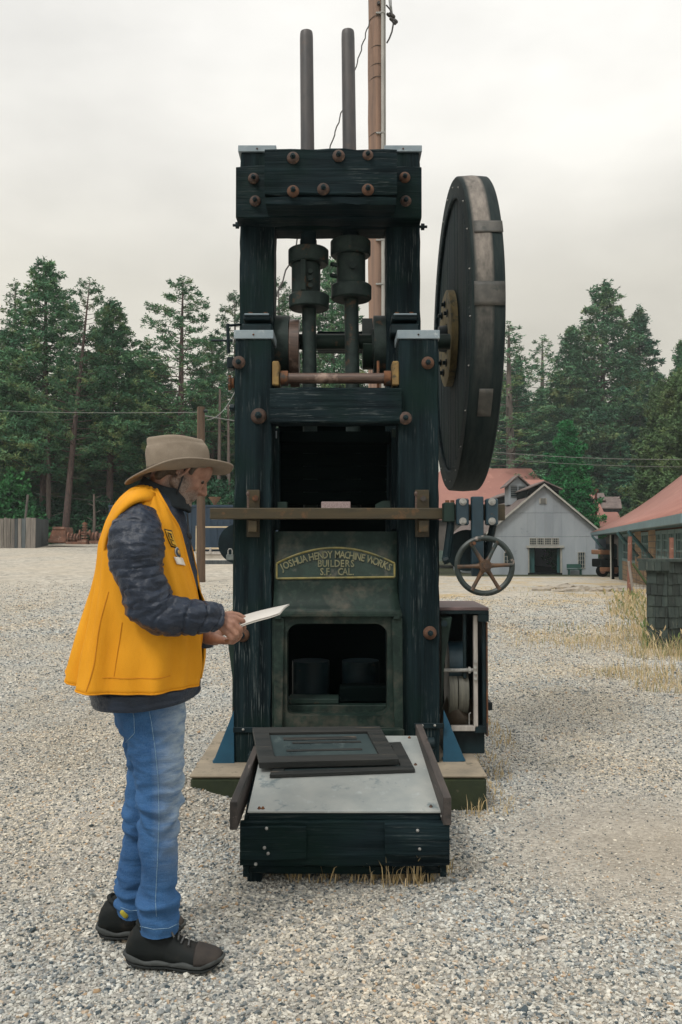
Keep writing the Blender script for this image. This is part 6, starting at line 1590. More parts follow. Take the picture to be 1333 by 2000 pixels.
# rusty mining scrap: dredge box, pipes, valve tree
RUSTF = mat('rusty_scrap', (.24, .115, .075), (.10, .055, .04), 2.2, None, .9, .05, .5, .02, (.30, .22, .17), (.58, .68), 4)
D = 56
def scrap(name, label, cat, px): 
    p = PG(px, 1062); return thing(name, (P(px, 1060, D).x, D, ground_z(P(px, 1060, D).x, D)), label, cat)
t = scrap('ore_bin', 'rusty sloping ore bin beside the end of the plank fence', 'bin', 113)
g0 = ORG[t.name].z
b = MB(); b.prism([P(97, 1048, D), P(104, 1030, D), P(128, 1030, D), P(130, 1058, D), P(97, 1060, D)], (0, 1.6, 0)); b.build('hopper', RUSTF, t, bevel=.03)
b = MB(); b.box(X(96, D), X(131, D), D - .1, D + 1.7, Z(1060, D), Z(1052, D), .02); b.build('skid', RUSTF, t)
b = MB(); b.box(X(104, D), X(127, D), D - .06, D + .1, Z(1034, D), Z(1029, D), .02); b.build('top_rail', RUSTF, t)
t = scrap('valve_tree', 'upright rusty wellhead valve tree among the scrap iron on the left', 'machine', 166)
b = MB(); b.cyl(P(166, 1060, D - .3), P(166, 1020, D - .3), .10, n=12); b.build('stack_pipe', RUSTF, t, smooth=40)
for k in range(7):
    b = MB(); py = 1022 + 5.2 * k; r_ = .17 + .06 * (k > 3); b.cyl(P(166, py, D - .3), P(166, py + 2.6, D - .3), r_, n=14); b.build('flange', RUSTF, t, smooth=40)
b = MB(); b.cyl(P(157, 1041, D - .3), P(176, 1041, D - .3), .08, n=10); b.cyl(P(156, 1041, D - .3), P(158, 1041, D - .3), .22, n=14); b.cyl(P(175, 1041, D - .3), P(177, 1041, D - .3), .2, n=14); b.build('cross_valve', RUSTF, t, smooth=40)
b = MB(); b.box(X(158, D), X(175, D), D - .7, D + .3, Z(1063, D), Z(1056, D), .02); b.build('base', RUSTF, t)
t = scrap('rusty_engine', 'low rusty gear machine lying left of the valve tree', 'machine', 145)
b = MB(); b.cyl(P(132, 1052, D), P(158, 1052, D), .18, n=12); b.build('drum', RUSTF, t, smooth=40)
for px in (134, 141, 147, 153):
    b = MB(); c = P(px, 1051, D); b.cyl(c, P(px + 2, 1051, D), .30 + .04 * (px % 3), n=16); b.build('gear', RUSTF, t, smooth=40)
b = MB(); b.box(X(132, D), X(158, D), D - .3, D + .4, Z(1063, D), Z(1058, D), .02); b.build('base', RUSTF, t)
t = scrap('rusty_pump', 'rusty pump casing half hidden behind the man, right of the valve tree', 'machine', 190)
b = MB(); b.cyl(P(177, 1050, D), P(203, 1050, D), .16, n=12); b.build('pipe', RUSTF, t, smooth=40)
for px, r_ in ((181, .3), (188, .36), (196, .28)):
    b = MB(); b.cyl(P(px, 1049, D), P(px + 3.5, 1049, D), r_, n=16); b.build('flange', RUSTF, t, smooth=40)
b = MB(); b.box(X(177, D), X(203, D), D - .3, D + .4, Z(1062, D), Z(1056, D), .02); b.build('base', RUSTF, t)
t = thing('cone_hopper', P(420, 980, 50), 'small rusty upturned cone on the container roof, left of the mill', 'hopper')
b = MB(); c0 = P(420, 988, 50); c1 = P(420, 971, 50); b.lathe([(.06, 0), (.10, .12), (.36, .46), (.37, .5), (.1, .5)], Matrix.Translation(c0), 14, cap=True); b.build('cone', mat('rust_orange_cone', (.33, .19, .11), (.16, .10, .065), 5, None, .9), t, smooth=40)
b = MB(); b.cyl(c0 - Vector((0, 0, .25)), c0 + Vector((0, 0, .02)), .06, n=8); b.build('stem', RUSTF, t)

# blue container with ribs
NB = mat('navy_container', (.012, .035, .065), (.008, .025, .05), 1.5, None, .6, .1, .1, .01)
D = 49; t = thing('shipping_container', (X(330, D), D, ground_z(X(330, D), D)), 'large dark blue shipping container behind the man and the mill', 'container')
g = ground_z(X(440, D), D)
xa, xb = X(213, D), X(560, D); zt2 = Z(987, D); zb2 = Z(1075, D)
b = MB(); b.box(xa, xb, D, D + 2.5, zb2, zt2, .03); b.build('body', NB, t)
k = 0; xx = xa + .2
while xx < xb - .2:
    b = MB(); b.box(xx, xx + .16, D - .04, D - .002, zb2 + .12, zt2 - .12, .015); b.build('rib', NB, t); xx += .36
b = MB(); b.box(xa - .02, xb, D - .06, D + .02, zt2 - .1, zt2 + .02, .01); b.box(xa - .02, xb, D - .06, D + .02, zb2, zb2 + .1, .01); b.build('frame', NB, t)
# flat trailer with pale skirt in front
D = 41; CREAM = mat('cream_painted_steel', (.55, .45, .30), (.42, .34, .22), 3, None, .7); PALES = mat('pale_concrete_slab', (.50, .46, .40), (.38, .34, .29), .8, None, .85, spots2=((.42, .28, .17), .6, .55, .75))
gl = P(420, 1117, D).z
t = thing('flatbed_trailer', (X(430, D), D, gl), 'pale low flatbed with cream rails in front of the blue container', 'trailer')
b = MB(); b.box(X(385, D), X(520, D), D, D + 3.2, Z(1113, D), Z(1082, D), .03); b.build('side_panel', PALES, t)
for py, m_ in ((1071, CREAM), (1079, WHITEP)):
    b = MB(); b.box(X(383, D), X(520, D), D - .08, D - .01, Z(py + 2, D), Z(py - 1.5, D), .01); b.build('rail', m_, t)
b = MB(); b.box(X(383, D), X(385.5, D), D - .05, D + .01, Z(1113, D), Z(1027, D), .01); b.build('post', CREAM, t)
b = MB(); b.box(X(383, D), X(457, D), D - .05, D + .01, Z(1031, D), Z(1028, D), .01); b.build('top_rail', CREAM, t)
b = MB(); b.box(X(410, D), X(414, D), D - .1, D + .0, Z(1082, D), Z(1069, D), .01); b.build('hinge', WHITEP, t)
b = MB(); b.box(X(398, D), X(520, D), D - .02, D + 2.6, gl - .15, Z(1115, D), .02); b.build('under_shadow', NB, t)  # dark strip put in for the shadow under the bed
D = 36
t = thing('flatbed_shadow', (X(430, D), D, P(430, 1126, D).z), 'low dark beam below the pale flatbed, the shade built as a solid strip', 'shadow')  # solid dark strip added as the shadow below the flatbed
b = MB(); b.box(X(399, D), X(520, D), D, D + .3, ground_z(X(430, D), D) - .1, ground_z(X(430, D), D) + .16, .02); b.build('shadow', MC['dark_weathered_plank'], t)

# telephone pole (short) with insulators and wires
POLE = mat('brown_pole', (.13, .085, .055), (.06, .042, .03), 2, (6, 6, .4), .9, .05, .6, .01)
gp_ = PG(393, 1137); t = thing('telephone_pole', gp_, 'short brown wooden pole standing between the man and the mill', 'pole')
D = gp_.y; b = MB(); b.tube([gp_ - Vector((0, 0, .2)), P(393, 795, D)], [.135, .115], 14); b.build('shaft', POLE, t, smooth=50)
b = MB(); b.cyl(P(399, 803, D - .1), P(406, 803, D - .1), .05, n=8); b.build('insulator', IRON, t)
WIRE = mat('grey_wire', (.20, .21, .20), (.14, .15, .14), 10, None, .5)
DWIRE = mat('dark_wire', (.05, .045, .04), (.03, .03, .03), 10, None, .6)
def wire(name, a, b_, sag, r_, m_, label, n=24, wob=0):
    a, b_ = Vector(a), Vector(b_); pts = [a.lerp(b_, k / n) + Vector((wob * sin(k * 1.9), 0, -sag * 4 * (k / n) * (1 - k / n) + wob * cos(k * 2.3))) for k in range(n + 1)]
    q = MB(); c = a.lerp(b_, .5); q.tube(pts, r_, 5); o = q.build(name, m_, None, smooth=60); origin_to(o, c); return tag(o, label, 'wire')
wire('overhead_wire', P(-40, 800, 46), P(400, 805, D), .08, .009, WIRE, 'thin overhead wire crossing the trees on the left to the short pole')
wire('overhead_wire', P(400, 812, D), P(480, 824, 40), .02, .02, WIRE, 'bright wire from the short pole to the mill side, lower one')
wire('overhead_wire', P(404, 820, D), P(470, 740, 30), .35, .013, WIRE, 'slack wire looping up from the short pole behind the mill post')
wire('overhead_wire', P(-40, 942, 62), P(300, 985, 62), .3, .02, DWIRE, 'faint low wire above the plank fence, partly behind the man')
wire('overhead_wire', P(930, 880, 60), P(1400, 896, 60), .25, .020, WIRE, 'upper of two wires crossing the trees right of the wheel')
wire('overhead_wire', P(930, 893, 60), P(1400, 912, 60), .2, .014, WIRE, 'lower of two wires crossing the trees right of the wheel')

# tall utility pole behind the mill
UP = mat('brown_utility_pole', (.33, .21, .15), (.18, .125, .10), 2.2, (7, 7, .28), .85, .06, .8, .012, (.07, .055, .05), (.6, .68), 2, (16, 16, .5))
D = 11.5; t = thing('utility_pole', (X(737, D), D, 0), 'tall brown wooden utility pole with grey conduit behind the mill', 'pole')
b = MB(); pts = []; rr = []
for k in range(30):
    z = -.2 + 9.6 * k / 29; pts.append((X(737, D) + .004 * sin(k), D, z)); rr.append(.116 + .004 * sin(k * 2.1) - .003 * k / 29)
b.tube(pts, rr, 22, cap=True); b.build('shaft', UP, t, smooth=60)
b = MB(); b.cyl((X(748, D), D - .13, .1), (X(748.5, D), D - .13, 9.2), .022, n=12); b.cyl((X(753, D), D - .10, .1), (X(753, D), D - .10, 9.2), .013, n=8); cdt = b.build('conduit', mat('grey_conduit', (.42, .41, .38), (.3, .3, .28), 4, None, .5), t, smooth=50)
for py in (36, 268, 475, 560):
    b = MB(); p = P(747, py, D); b.cyl((p.x, D - .13, p.z - .012), (p.x, D - .13, p.z + .012), .030, n=12); b.box(p.x - .09, p.x, D - .135, D - .11, p.z - .01, p.z + .01); b.build('clamp', BOLTM, t, smooth=40)
for i, py in enumerate((42, 100, 135, 160, 268)):
    b = MB(); p = P(737, py, D); a0, a1 = (-2.7, -.9)
    b.tube([(p.x + .1195 * cos(a0 + (a1 - a0) * k / 8), D + .1195 * sin(a0 + (a1 - a0) * k / 8), p.z + .035 * smooth(0, 5, k) - .02) for k in range(9)], .004, 5); b.build('staple_wire', DWIRE, t, smooth=60)
b = MB(); p = P(739, 18, D); b.cyl((p.x, D - .11, p.z), (p.x, D - .15, p.z), .022, n=6); b.build('bolt', DWIRE, t)
b = MB(); Dk = D - .05
b.tube([P(755, 10, Dk), P(762, 18, Dk), P(767, 30, Dk), P(769, 45, Dk), P(766, 62, Dk), P(761, 75, Dk), P(756, 84, Dk)], .011, 6); b.build('drip_loop', DWIRE, t, smooth=60)
b = MB()
for px, py, q in ((759, 29, .028), (767, 31, .034), (765, 38, .03), (772, 41, .034), (764, 27, .025), (770, 44, .028)): b.capsule(P(px - 1, py - 1, Dk), q * .8, P(px + 2, py + 1.5, Dk), q * .8, 8, 3)
b.build('splice', DWIRE, t, smooth=60)
b = MB()
for k in range(3): b.tube([P(757 + 3 * k, -40, Dk), P(761 + 2 * k, 10, Dk), P(768, 34, Dk)], .006, 5)
b.build('service_wire', WIRE, t, smooth=60)
wire('guy_wire', P(722, 42, D - .1), P(540, 580, 8.6), .12, .0085, DWIRE, 'thin twisted wire slanting down from the tall pole behind the stems', 60, .008)

# ================================================================== right background
BARNM = mat('grey_painted_barn_metal', (.33, .365, .39), (.25, .285, .315), .7, (1, 1, .35), .55, .08, .1, .01, (.22, .25, .27), (.62, .75), 1.5, rnd=.08)
TRIM = mat('barn_trim', (.42, .41, .36), (.30, .30, .27), 3, None, .7)
DKIN = mat('dark_interior', (.005, .008, .007), (.003, .004, .004), 1, None, .95, .02, 0, spec=.05)  # near-black colour carries the indoor shade; lorry parts share it
GLASS = mat('dark_window_glass', (.03, .05, .055), (.015, .028, .035), 1, None, .12, .05, 0)
SHAKE = mat('weathered_shake_roof', (.20, .155, .14), (.10, .08, .075), 2, (1, 1, 1), .9, .05, .6, .03)
D = 75; gz = Z(1119, D)
barn = thing('barn', (X(1062, D), D + 12, gz), 'light grey metal gable barn with open dark doorway and rooftop cupola', 'barn')
def B3(px, py, d=0): p = P(px, py, D); p.y += d; return p
xl, xr, xm = X(956, D), X(1168, D), X(1062, D); ze = Z(1037, D); za = Z(948, D)
def roofz(x): return ze + (za - ze) * (1 - abs(x - xm) / (xr - xm))
cols = [956, 980, 1004, 1031, 1047, 1064, 1081, 1098, 1122, 1146, 1168]
zmid = Z(1048, D); ztran0, ztran1 = Z(1066, D), Z(1049, D); zdoor = Z(1070, D)
for i, (pa, pb) in enumerate(zip(cols[:-1], cols[1:])):
    a, b_ = X(pa, D) + .004, X(pb, D) - .004
    zlo = gz - .4 if not (1031 <= pa < 1098) else zdoor + .12
    for z0_, z1_ in ((zlo, zmid - .02), (zmid, Z(1002, D)), (Z(1002, D) + .02, za + 2)):
        pts = [(a, z0_), (b_, z0_)]; ta, tb_ = min(z1_, roofz(a) - .02), min(z1_, roofz(b_) - .02)
        if max(ta, tb_) <= z0_ + .05: continue
        if ta < z0_ or tb_ < z0_:
            # one corner is cut off by the slope
            k = (z0_ - roofz(a) + .02) / (roofz(b_) - roofz(a)); xc = a + (b_ - a) * k
            poly = [(xc, z0_), (b_, z0_), (b_, tb_)] if tb_ > z0_ else [(a, z0_), (xc, z0_), (a, ta)]
        else:
            poly = [(a, z0_), (b_, z0_), (b_, tb_)]
            if (roofz(a) - z1_) * (roofz(b_) - z1_) < 0:
                k = (z1_ - roofz(a) + .02) / (roofz(b_) - roofz(a)); poly.append((a + (b_ - a) * max(0, min(1, k)), z1_))
            elif a < xm < b_ and z1_ > za: poly.append((xm, za - .02))
            poly.append((a, ta))
        q = MB(); off = random.uniform(0, .015); q.prism([(x, D + off, z) for x, z in poly], (0, .06, 0)); q.build('wall_panel', BARNM, barn)
b = MB(); b.box(xl + .05, xr - .05, D + .1, D + 25, gz - .4, ze - .1); 
# inner walls: left side, right side, back (open doorway stays hollow)
b = MB(); b.box(xl, xl + .1, D + .1, D + 24, gz - .6, ze); b.build('side_wall', BARNM, barn)
b = MB(); b.box(xr - .1, xr, D + .1, D + 24, gz - .6, ze); b.build('side_wall', BARNM, barn)
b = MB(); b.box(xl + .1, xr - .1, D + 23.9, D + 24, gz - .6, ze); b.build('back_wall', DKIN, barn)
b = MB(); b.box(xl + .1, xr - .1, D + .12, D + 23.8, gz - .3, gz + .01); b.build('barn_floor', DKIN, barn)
b = MB(); b.box(X(1031, D), X(1034, D), D + .08, D + .3, gz, zdoor + .1); b.box(X(1095, D), X(1098, D), D + .08, D + .3, gz, zdoor + .1); b.box(X(1031, D) - .15, X(1098, D) + .15, D - .1, D + .1, zdoor + .0, zdoor + .2); b.build('door_frame', TRIM, barn)
b = MB(); b.box(X(1036, D), X(1046, D), D + .5, D + .58, gz, zdoor); b.build('door_leaf', mat('teal_door', (.02, .10, .10), (.015, .07, .07), 2, None, .6), barn)
b = MB(); b.box(X(1090, D), X(1095, D), D + .4, D + .5, gz, zdoor); b.build('door_leaf', MC['teal_door'], barn)
def window(px0, px1, py0, py1, nx, ny, par, d=0, fm=TRIM):
    w = MB(); x0, x1, z0_, z1_ = X(px0, D), X(px1, D), Z(py1, D), Z(py0, D); y = D - .06 + d; fr = .05
    w.box(x0, x1, y, y + .08, z0_, z0_ + fr); w.box(x0, x1, y, y + .08, z1_ - fr, z1_); w.box(x0, x0 + fr, y, y + .08, z0_ + fr, z1_ - fr); w.box(x1 - fr, x1, y, y + .08, z0_ + fr, z1_ - fr)
    for k in range(1, nx): xx = x0 + (x1 - x0) * k / nx; w.box(xx - .015, xx + .015, y + .01, y + .05, z0_ + fr, z1_ - fr)
    for k in range(1, ny): zz = z0_ + (z1_ - z0_) * k / ny; w.box(x0 + fr, x1 - fr, y + .012, y + .052, zz - .015, zz + .015)
    wo = w.build('window', fm, par); g_ = MB(); g_.box(x0 + .02, x1 - .02, y + .055, y + .07, z0_ + .02, z1_ - .02); g_.build('pane', GLASS, wo); return wo
for k in range(4): window(1034 + 14.6 * k, 1034 + 14.6 * (k + 1) - .6, 1050.5, 1064.5, 4, 3, barn)
window(1128, 1142, 1078, 1110, 3, 4, barn); window(984, 997, 1079, 1104, 2, 3, barn)
b = MB(); x0, x1, z0_, z1_ = X(1054, D), X(1068, D), Z(984, D), Z(973, D); b.box(x0, x1, D - .06, D - .01, z0_, z1_); lv = b.build('louvre_vent', TRIM, barn)
for k in range(5): b = MB(); zz = z0_ + (z1_ - z0_) * (k + .5) / 5; b.box(x0 + .08, x1 - .08, D - .09, D - .061, zz - .03, zz + .02); b.build('slat', mat('grey_slat', (.12, .13, .13), None, 3), lv)
# roof: two lower slopes, raised monitor along the ridge, barge boards
def slope(xa, za_, xb_, zb_2, y0, y1, th, nm, m_):
    q = MB(); q.prism([(xa, y0, za_), (xb_, y0, zb_2), (xb_, y0, zb_2 + th), (xa, y0, za_ + th)], (0, y1 - y0, 0)); return q.build(nm, m_, barn)
ov = .35; sl_ = (za - ze) / (xr - xm)
slope(xl - ov, ze - ov * sl_, xm, za, D - .35, D + 24.3, .12, 'roof', SHAKE); slope(xr + ov, ze - ov * sl_, xm, za, D - .35, D + 24.3, .12, 'roof', SHAKE)
slope(xl - ov, ze - ov * sl_ - .05, xm, za - .05, D - .42, D - .36, .2, 'barge_board', TRIM); slope(xr + ov, ze - ov * sl_ - .05, xm, za - .05, D - .42, D - .36, .2, 'barge_board', TRIM)
mw = 1.55
for s in (-1, 1):
    slope(xm + s * mw, za - .75 + .35, xm, za + .28, D - .5, D + 22, .10, 'monitor_roof', SHAKE)
    q = MB(); q.box(xm + s * (mw - .2) - .04, xm + s * (mw - .2) + .04, D + .2, D + 21.5, za - mw * sl_ - .1, za - .40); q.build('monitor_wall', DKIN, barn)
# cupola
D2 = D + 4.5; cx0, cx1 = X(994, D2), X(1030, D2); cz0, cz1, cz2 = Z(986, D2), Z(949, D2), Z(930, D2)
b = MB(); b.box(cx0, cx1, D2, D2 + 1.9, cz0, cz1, .02); cup = b.build('cupola', BARNM, barn)
for k in range(2):
    xa_ = cx0 + (cx1 - cx0) * (.12 + .42 * k); xb_ = xa_ + (cx1 - cx0) * .36; b = MB(); b.box(xa_, xb_, D2 - .04, D2 - .003, cz0 + (cz1 - cz0) * .40, cz1 - .1); b.build('louvre', GLASS, cup)
    b = MB()
    for j in range(6): zz = cz0 + (cz1 - cz0) * .42 + j * .19; b.box(xa_, xb_, D2 - .09, D2 - .042, zz, zz + .05)
    b.build('slats', MC['grey_slat'], cup)
cm_ = (cx0 + cx1) / 2
b = MB(); b.prism([(cx0, D2, cz1 + .01), (cx1, D2, cz1 + .01), (cm_, D2, cz2 - .08)], (0, 1.9, 0)); b.build('gable', BARNM, cup)
for s, xe_ in ((-1, cx0 - .35), (1, cx1 + .35)):
    b = MB(); b.prism([(xe_, D2 - .4, cz1 - .15), (cm_, D2 - .4, cz2), (cm_, D2 - .4, cz2 + .12), (xe_, D2 - .4, cz1 - .03)], (0, 2.7, 0)); b.build('cupola_roof', SHAKE, cup)
t = thing('bench', P(1123, 1115, D - .8), 'green bench against the barn wall under its right window', 'bench')
b = MB(); D_ = D - .8; gb = ground_z(X(1123, D_), D_); b.box(X(1109, D_), X(1137, D_), D_, D_ + .5, gb + .42, gb + .5, .02); b.build('seat', mat('green_bench', (.02, .09, .07), None, 4), t)
b = MB(); b.box(X(1109, D_), X(1137, D_), D_ + .45, D_ + .5, gb + .55, gb + .9, .02); b.build('backrest', MC['green_bench'], t)
for px in (1111, 1134): b = MB(); b.box(X(px, D_), X(px + 2, D_), D_ + .05, D_ + .45, gb - .1, gb + .42); b.build('leg', MC['green_bench'], t)

# salmon red roofs
RED = mat('salmon_red_metal_roof', (.36, .18, .145), (.30, .145, .12), .5, (1, 1, 1), .75, .08, .05, .01, (.47, .25, .2), (.6, .75), .8, spec=.2)
WALLB = mat('brown_back_wall', (.16, .14, .12), (.1, .09, .08), 1, None, .9)
def hiphouse(nm, label, corners, zeave, zridge, inset, wallh, roof_m, wall_m, ov=.6, cat='building', ribs=True, extra=None):
    """corners: A,B,C,D counterclockwise as 2D"""
    A, B, C, Dd = [Vector(c) for c in corners]; ctr = (A + B + C + Dd) / 4
    t = thing(nm, (ctr.x, ctr.y, zeave - wallh), label, cat)
    b = MB(); b.prism([(p.x, p.y, zeave - wallh) for p in (A, B, C, Dd)], (0, 0, wallh)); b.build('wall', wall_m, t)
    E = [p + (p - ctr).normalized() * ov * 1.4 for p in (A, B, C, Dd)]
    m1 = (E[0] + E[3]) / 2; m2 = (E[1] + E[2]) / 2; r1 = m1.lerp(m2, inset); r2 = m2.lerp(m1, inset)
    ez = zeave - .25
    v = [(e.x, e.y, ez) for e in E] + [(r1.x, r1.y, zridge), (r2.x, r2.y, zridge)] + [(e.x, e.y, ez - .12) for e in E]
    b = MB(); b.add(v, [(0, 1, 5, 4), (2, 3, 4, 5), (1, 2, 5), (3, 0, 4), (6, 7, 1, 0), (7, 8, 2, 1), (8, 9, 3, 2), (9, 6, 0, 3), (9, 8, 7, 6)]); rf = b.build('roof', roof_m, t)
    return t, rf, (E, r1, r2)
# big shed behind the barn
D = 104; zr = Z(917, D); zl = Z(1010, D)
hiphouse('red_roofed_shed', 'long building with salmon red hip roof behind the wheel and barn', [(X(800, D), D), (X(1105, D), D), (X(1090, D + 14), D + 14), (X(810, D + 14), D + 14)], zl, Z(915, D + 7), .22, 4, RED, WALLB)
D = 99
hiphouse('red_roofed_shed', 'lower salmon red roof just behind the cedar and barn ridge', [(X(990, D), D), (X(1080, D), D), (X(1085, D + 8), D + 8), (X(995, D + 8), D + 8)], Z(985, D), Z(937, D + 4), .1, 4, RED, WALLB)
D = 92
hiphouse('red_roofed_shed', 'small steep salmon red roof between the cedar and the rusty flue pipe', [(X(1120, D), D), (X(1185, D), D), (X(1182, D + 8), D + 8), (X(1122, D + 8), D + 8)], Z(1015, D), Z(962, D + 4), .35, 4.5, RED, WALLB, .3)
D = 86
hiphouse('red_roofed_shed', 'low salmon red roof tucked behind the left corner of the stone house', [(X(1150, D), D), (X(1222, D), D), (X(1222, D + 6), D + 6), (X(1152, D + 6), D + 6)], Z(1034, D), Z(1000, D + 3), .25, 4, RED, WALLB, .3)
D = 100
t, rf, _ = hiphouse('shake_roofed_hut', 'small hut with brown shake roof high behind the red roofs on the right', [(X(1178, D), D), (X(1210, D), D), (X(1210, D + 4), D + 4), (X(1178, D + 4), D + 4)], Z(988, D), Z(970, D + 2), .08, 2.2, SHAKE, mat('bluegrey_wall', (.16, .2, .22), None, 2), .5)
D = 101
hiphouse('shake_roofed_hut', 'tiny second shake roof peeking over the first behind the rusty pipe', [(X(1166, D), D), (X(1182, D), D), (X(1182, D + 3), D + 3), (X(1166, D + 3), D + 3)], Z(972, D), Z(963, D + 1.5), .2, 2.2, SHAKE, MC['bluegrey_wall'], .3)
D = 82; b = MB(); b.tube([P(1164.5, 1060, D), P(1164.5, 962, D)], .11, 10); b.cyl(P(1164.5, 962, D), P(1164.5, 955, D), .24, n=10); o = b.build('flue_pipe', mat('rust_red_flue', (.20, .06, .04), (.12, .04, .03), 3, None, .8), None, smooth=40); origin_to(o, P(1164.5, 1060, D)); tag(o, 'thin rust red flue pipe standing right of the barn gable', 'pipe')

# stone house with blue timber front on the right
A = Vector((P(1172, 1040, 70).x, 70.0)); B = Vector((P(1333, 1010, 27.5).x, 27.5)); dd = (B - A).normalized(); pp2 = Vector((-dd.y, dd.x))
if pp2.x < 0: pp2 = -pp2
Bx = A + dd * 50
zeave = 2.25; wallh = 3.3
SAND, n_, l_, b_ = nt('tan_stone_blocks')
tc = n_.new('ShaderNodeTexCoord').outputs['Object']
br_ = n_.new('ShaderNodeTexBrick'); br_.inputs['Scale'].default_value = 1; br_.inputs['Brick Width'].default_value = .55; br_.inputs['Row Height'].default_value = .26; br_.inputs['Mortar Size'].default_value = .02
br_.inputs['Color1'].default_value = (.30, .20, .11, 1); br_.inputs['Color2'].default_value = (.20, .135, .085, 1); br_.inputs['Mortar'].default_value = (.12, .10, .08, 1)
mp_ = n_.new('ShaderNodeMapping'); mp_.inputs['Rotation'].default_value = (pi / 2, 0, math.atan2(dd.y, dd.x)); 
cx_ = n_.new('ShaderNodeSeparateXYZ'); l_.new(tc, cx_.inputs[0]); cb = n_.new('ShaderNodeCombineXYZ'); l_.new(cx_.outputs['Y'], cb.inputs['X']); l_.new(cx_.outputs['Z'], cb.inputs['Y']); l_.new(cb.outputs[0], br_.inputs[0])
l_.new(br_.outputs[0], b_.inputs['Base Color']); b_.inputs['Roughness'].default_value = .9
TEAL = mat('teal_blue_timber', (.045, .115, .12), (.025, .075, .085), 2, None, .7)
sh_t = thing('stone_house', ((A.x + Bx.x) / 2, (A.y + Bx.y) / 2, -.9), 'stone house with salmon hip roof and teal windows at the right edge', 'house')
def W(s, off=0, z=0): q = A + dd * s + pp2 * off; return Vector((q.x, q.y, z))
# roof
Rg = 6.6; hz = 7.3
E = [W(.3, -.7, zeave - .1), W(50, -.7, zeave - .1), W(50, 14, zeave - .1), W(.3, 14, zeave - .1)]
r1, r2 = W(8.5, Rg, hz), W(44, Rg, hz)
mid = lambda a, b_, q, dz: a.lerp(b_, q) + Vector((0, 0, dz))
b = MB(); n = 7; prof = lambda q: -.55 * sin(pi * q) * (1 - q * .4)
def sheet(p0, p1, q0, q1):
    rings = [[mid(p0, q0, k / n, prof(k / n)), mid(p1, q1, k / n, prof(k / n))] for k in range(n + 1)]; b.rings(rings, cap=False, closed=False)
sheet(E[0], E[1], r1, r2); sheet(E[3], E[0], r1, r1); sheet(E[1], E[2], r2, r2); sheet(E[2], E[3], r2, r1)
b.build('roof', RED, sh_t, smooth=60, solid=.06)
b = MB(); b.prism([W(.3, -.74, zeave - .32), W(22, -.74, zeave - .32), W(22, -.74, zeave - .1), W(.3, -.74, zeave - .1)], pp2.to_3d() * .12); b.build('fascia', mat('blue_grey_fascia', (.16, .24, .26), (.1, .16, .18), 3, None, .6), sh_t)
b = MB(); b.prism([W(22, -.95, zeave - .36), W(50, -.95, zeave - .36), W(50, -.95, zeave - .12), W(22, -.95, zeave - .12)], pp2.to_3d() * .2); b.build('gutter', MC['blue_grey_fascia'], sh_t)
b = MB(); b.prism([W(.4, -.7, zeave - .34), W(50, -.7, zeave - .34), W(50, 0, zeave - .34), W(.4, 0, zeave - .34)], (0, 0, .06)); b.build('soffit', TEAL, sh_t)
# upper monitor roof with bracket
b = MB(); b.prism([W(22, 4.4, 6.2), W(40, 4.4, 6.2), W(40, 4.4, 6.4), W(22, 4.4, 6.4)], pp2.to_3d() * 3.5 + Vector((0, 0, 1.8))); b.build('upper_roof', RED, sh_t)
b = MB(); b.prism([W(23, 5.2, 5), W(40, 5.2, 5), W(40, 5.2, 6.4), W(23, 5.2, 6.4)], pp2.to_3d() * 2); b.build('upper_wall', TEAL, sh_t)
# wall bays: s measured from the far corner
zb0 = -1.6
def bay(s0, s1, m_, nm, z0_=zb0, z1_=zeave - .35, off=0, th=.3):
    q = MB(); q.prism([W(s0, off, z0_), W(s1, off, z0_), W(s1, off, z1_), W(s0, off, z1_)], pp2.to_3d() * th); return q.build(nm, m_, sh_t)
def s_at(px):      # where along the wall a photo column falls
    u = (px - 666.5) / FPX; k = u / 1.0
    # x = u*y ; A + dd*s
    return (A.x - k * A.y) / (k * dd.y - dd.x)
S = [s_at(v) for v in (1178, 1208, 1215, 1240, 1252, 1266, 1280, 1333)]
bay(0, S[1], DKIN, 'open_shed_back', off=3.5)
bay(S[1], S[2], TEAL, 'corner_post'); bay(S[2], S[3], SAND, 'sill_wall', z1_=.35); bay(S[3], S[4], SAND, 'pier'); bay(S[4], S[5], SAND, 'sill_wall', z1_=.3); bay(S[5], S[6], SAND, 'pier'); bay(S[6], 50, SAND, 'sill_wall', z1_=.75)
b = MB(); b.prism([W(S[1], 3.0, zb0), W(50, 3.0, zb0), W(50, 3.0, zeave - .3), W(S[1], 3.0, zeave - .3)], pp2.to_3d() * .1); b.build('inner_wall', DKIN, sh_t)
def hwindow(s0, s1, z0_, z1_, nx):
    q = MB(); v = pp2.to_3d()
    def bar(a, b_, za_, zb_, off=0): q.prism([W(a, off, za_), W(b_, off, za_), W(b_, off, zb_), W(a, off, zb_)], v * .1)
    f_ = .14; bar(s0, s1, z0_, z0_ + f_); bar(s0, s1, z1_ - f_, z1_); bar(s0, s0 + f_ * 1.5, z0_, z1_, .01); bar(s1 - f_ * 1.5, s1, z0_, z1_, .01)
    for k in range(1, nx): sx = s0 + (s1 - s0) * k / nx; bar(sx - .06, sx + .06, z0_, z1_, .02)
    for k in (1, 2): zz = z0_ + (z1_ - z0_) * k / 3; bar(s0, s1, zz - .03, zz + .03, .03)
    wo = q.build('window', mat('pale_teal_frame', (.16, .25, .25), (.10, .17, .18), 3, None, .6), sh_t)
    q2 = MB(); q2.prism([W(s0, .12, z0_), W(s1, .12, z0_), W(s1, .12, z1_), W(s0, .12, z1_)], v * .02); q2.build('pane', mat('teal_window_glass', (.05, .11, .12), (.03, .07, .08), 1, None, .15, .05, 0), wo)
hwindow(S[2], S[3], .36, zeave - .4, 4); hwindow(S[4], S[5], .31, zeave - .4, 3)
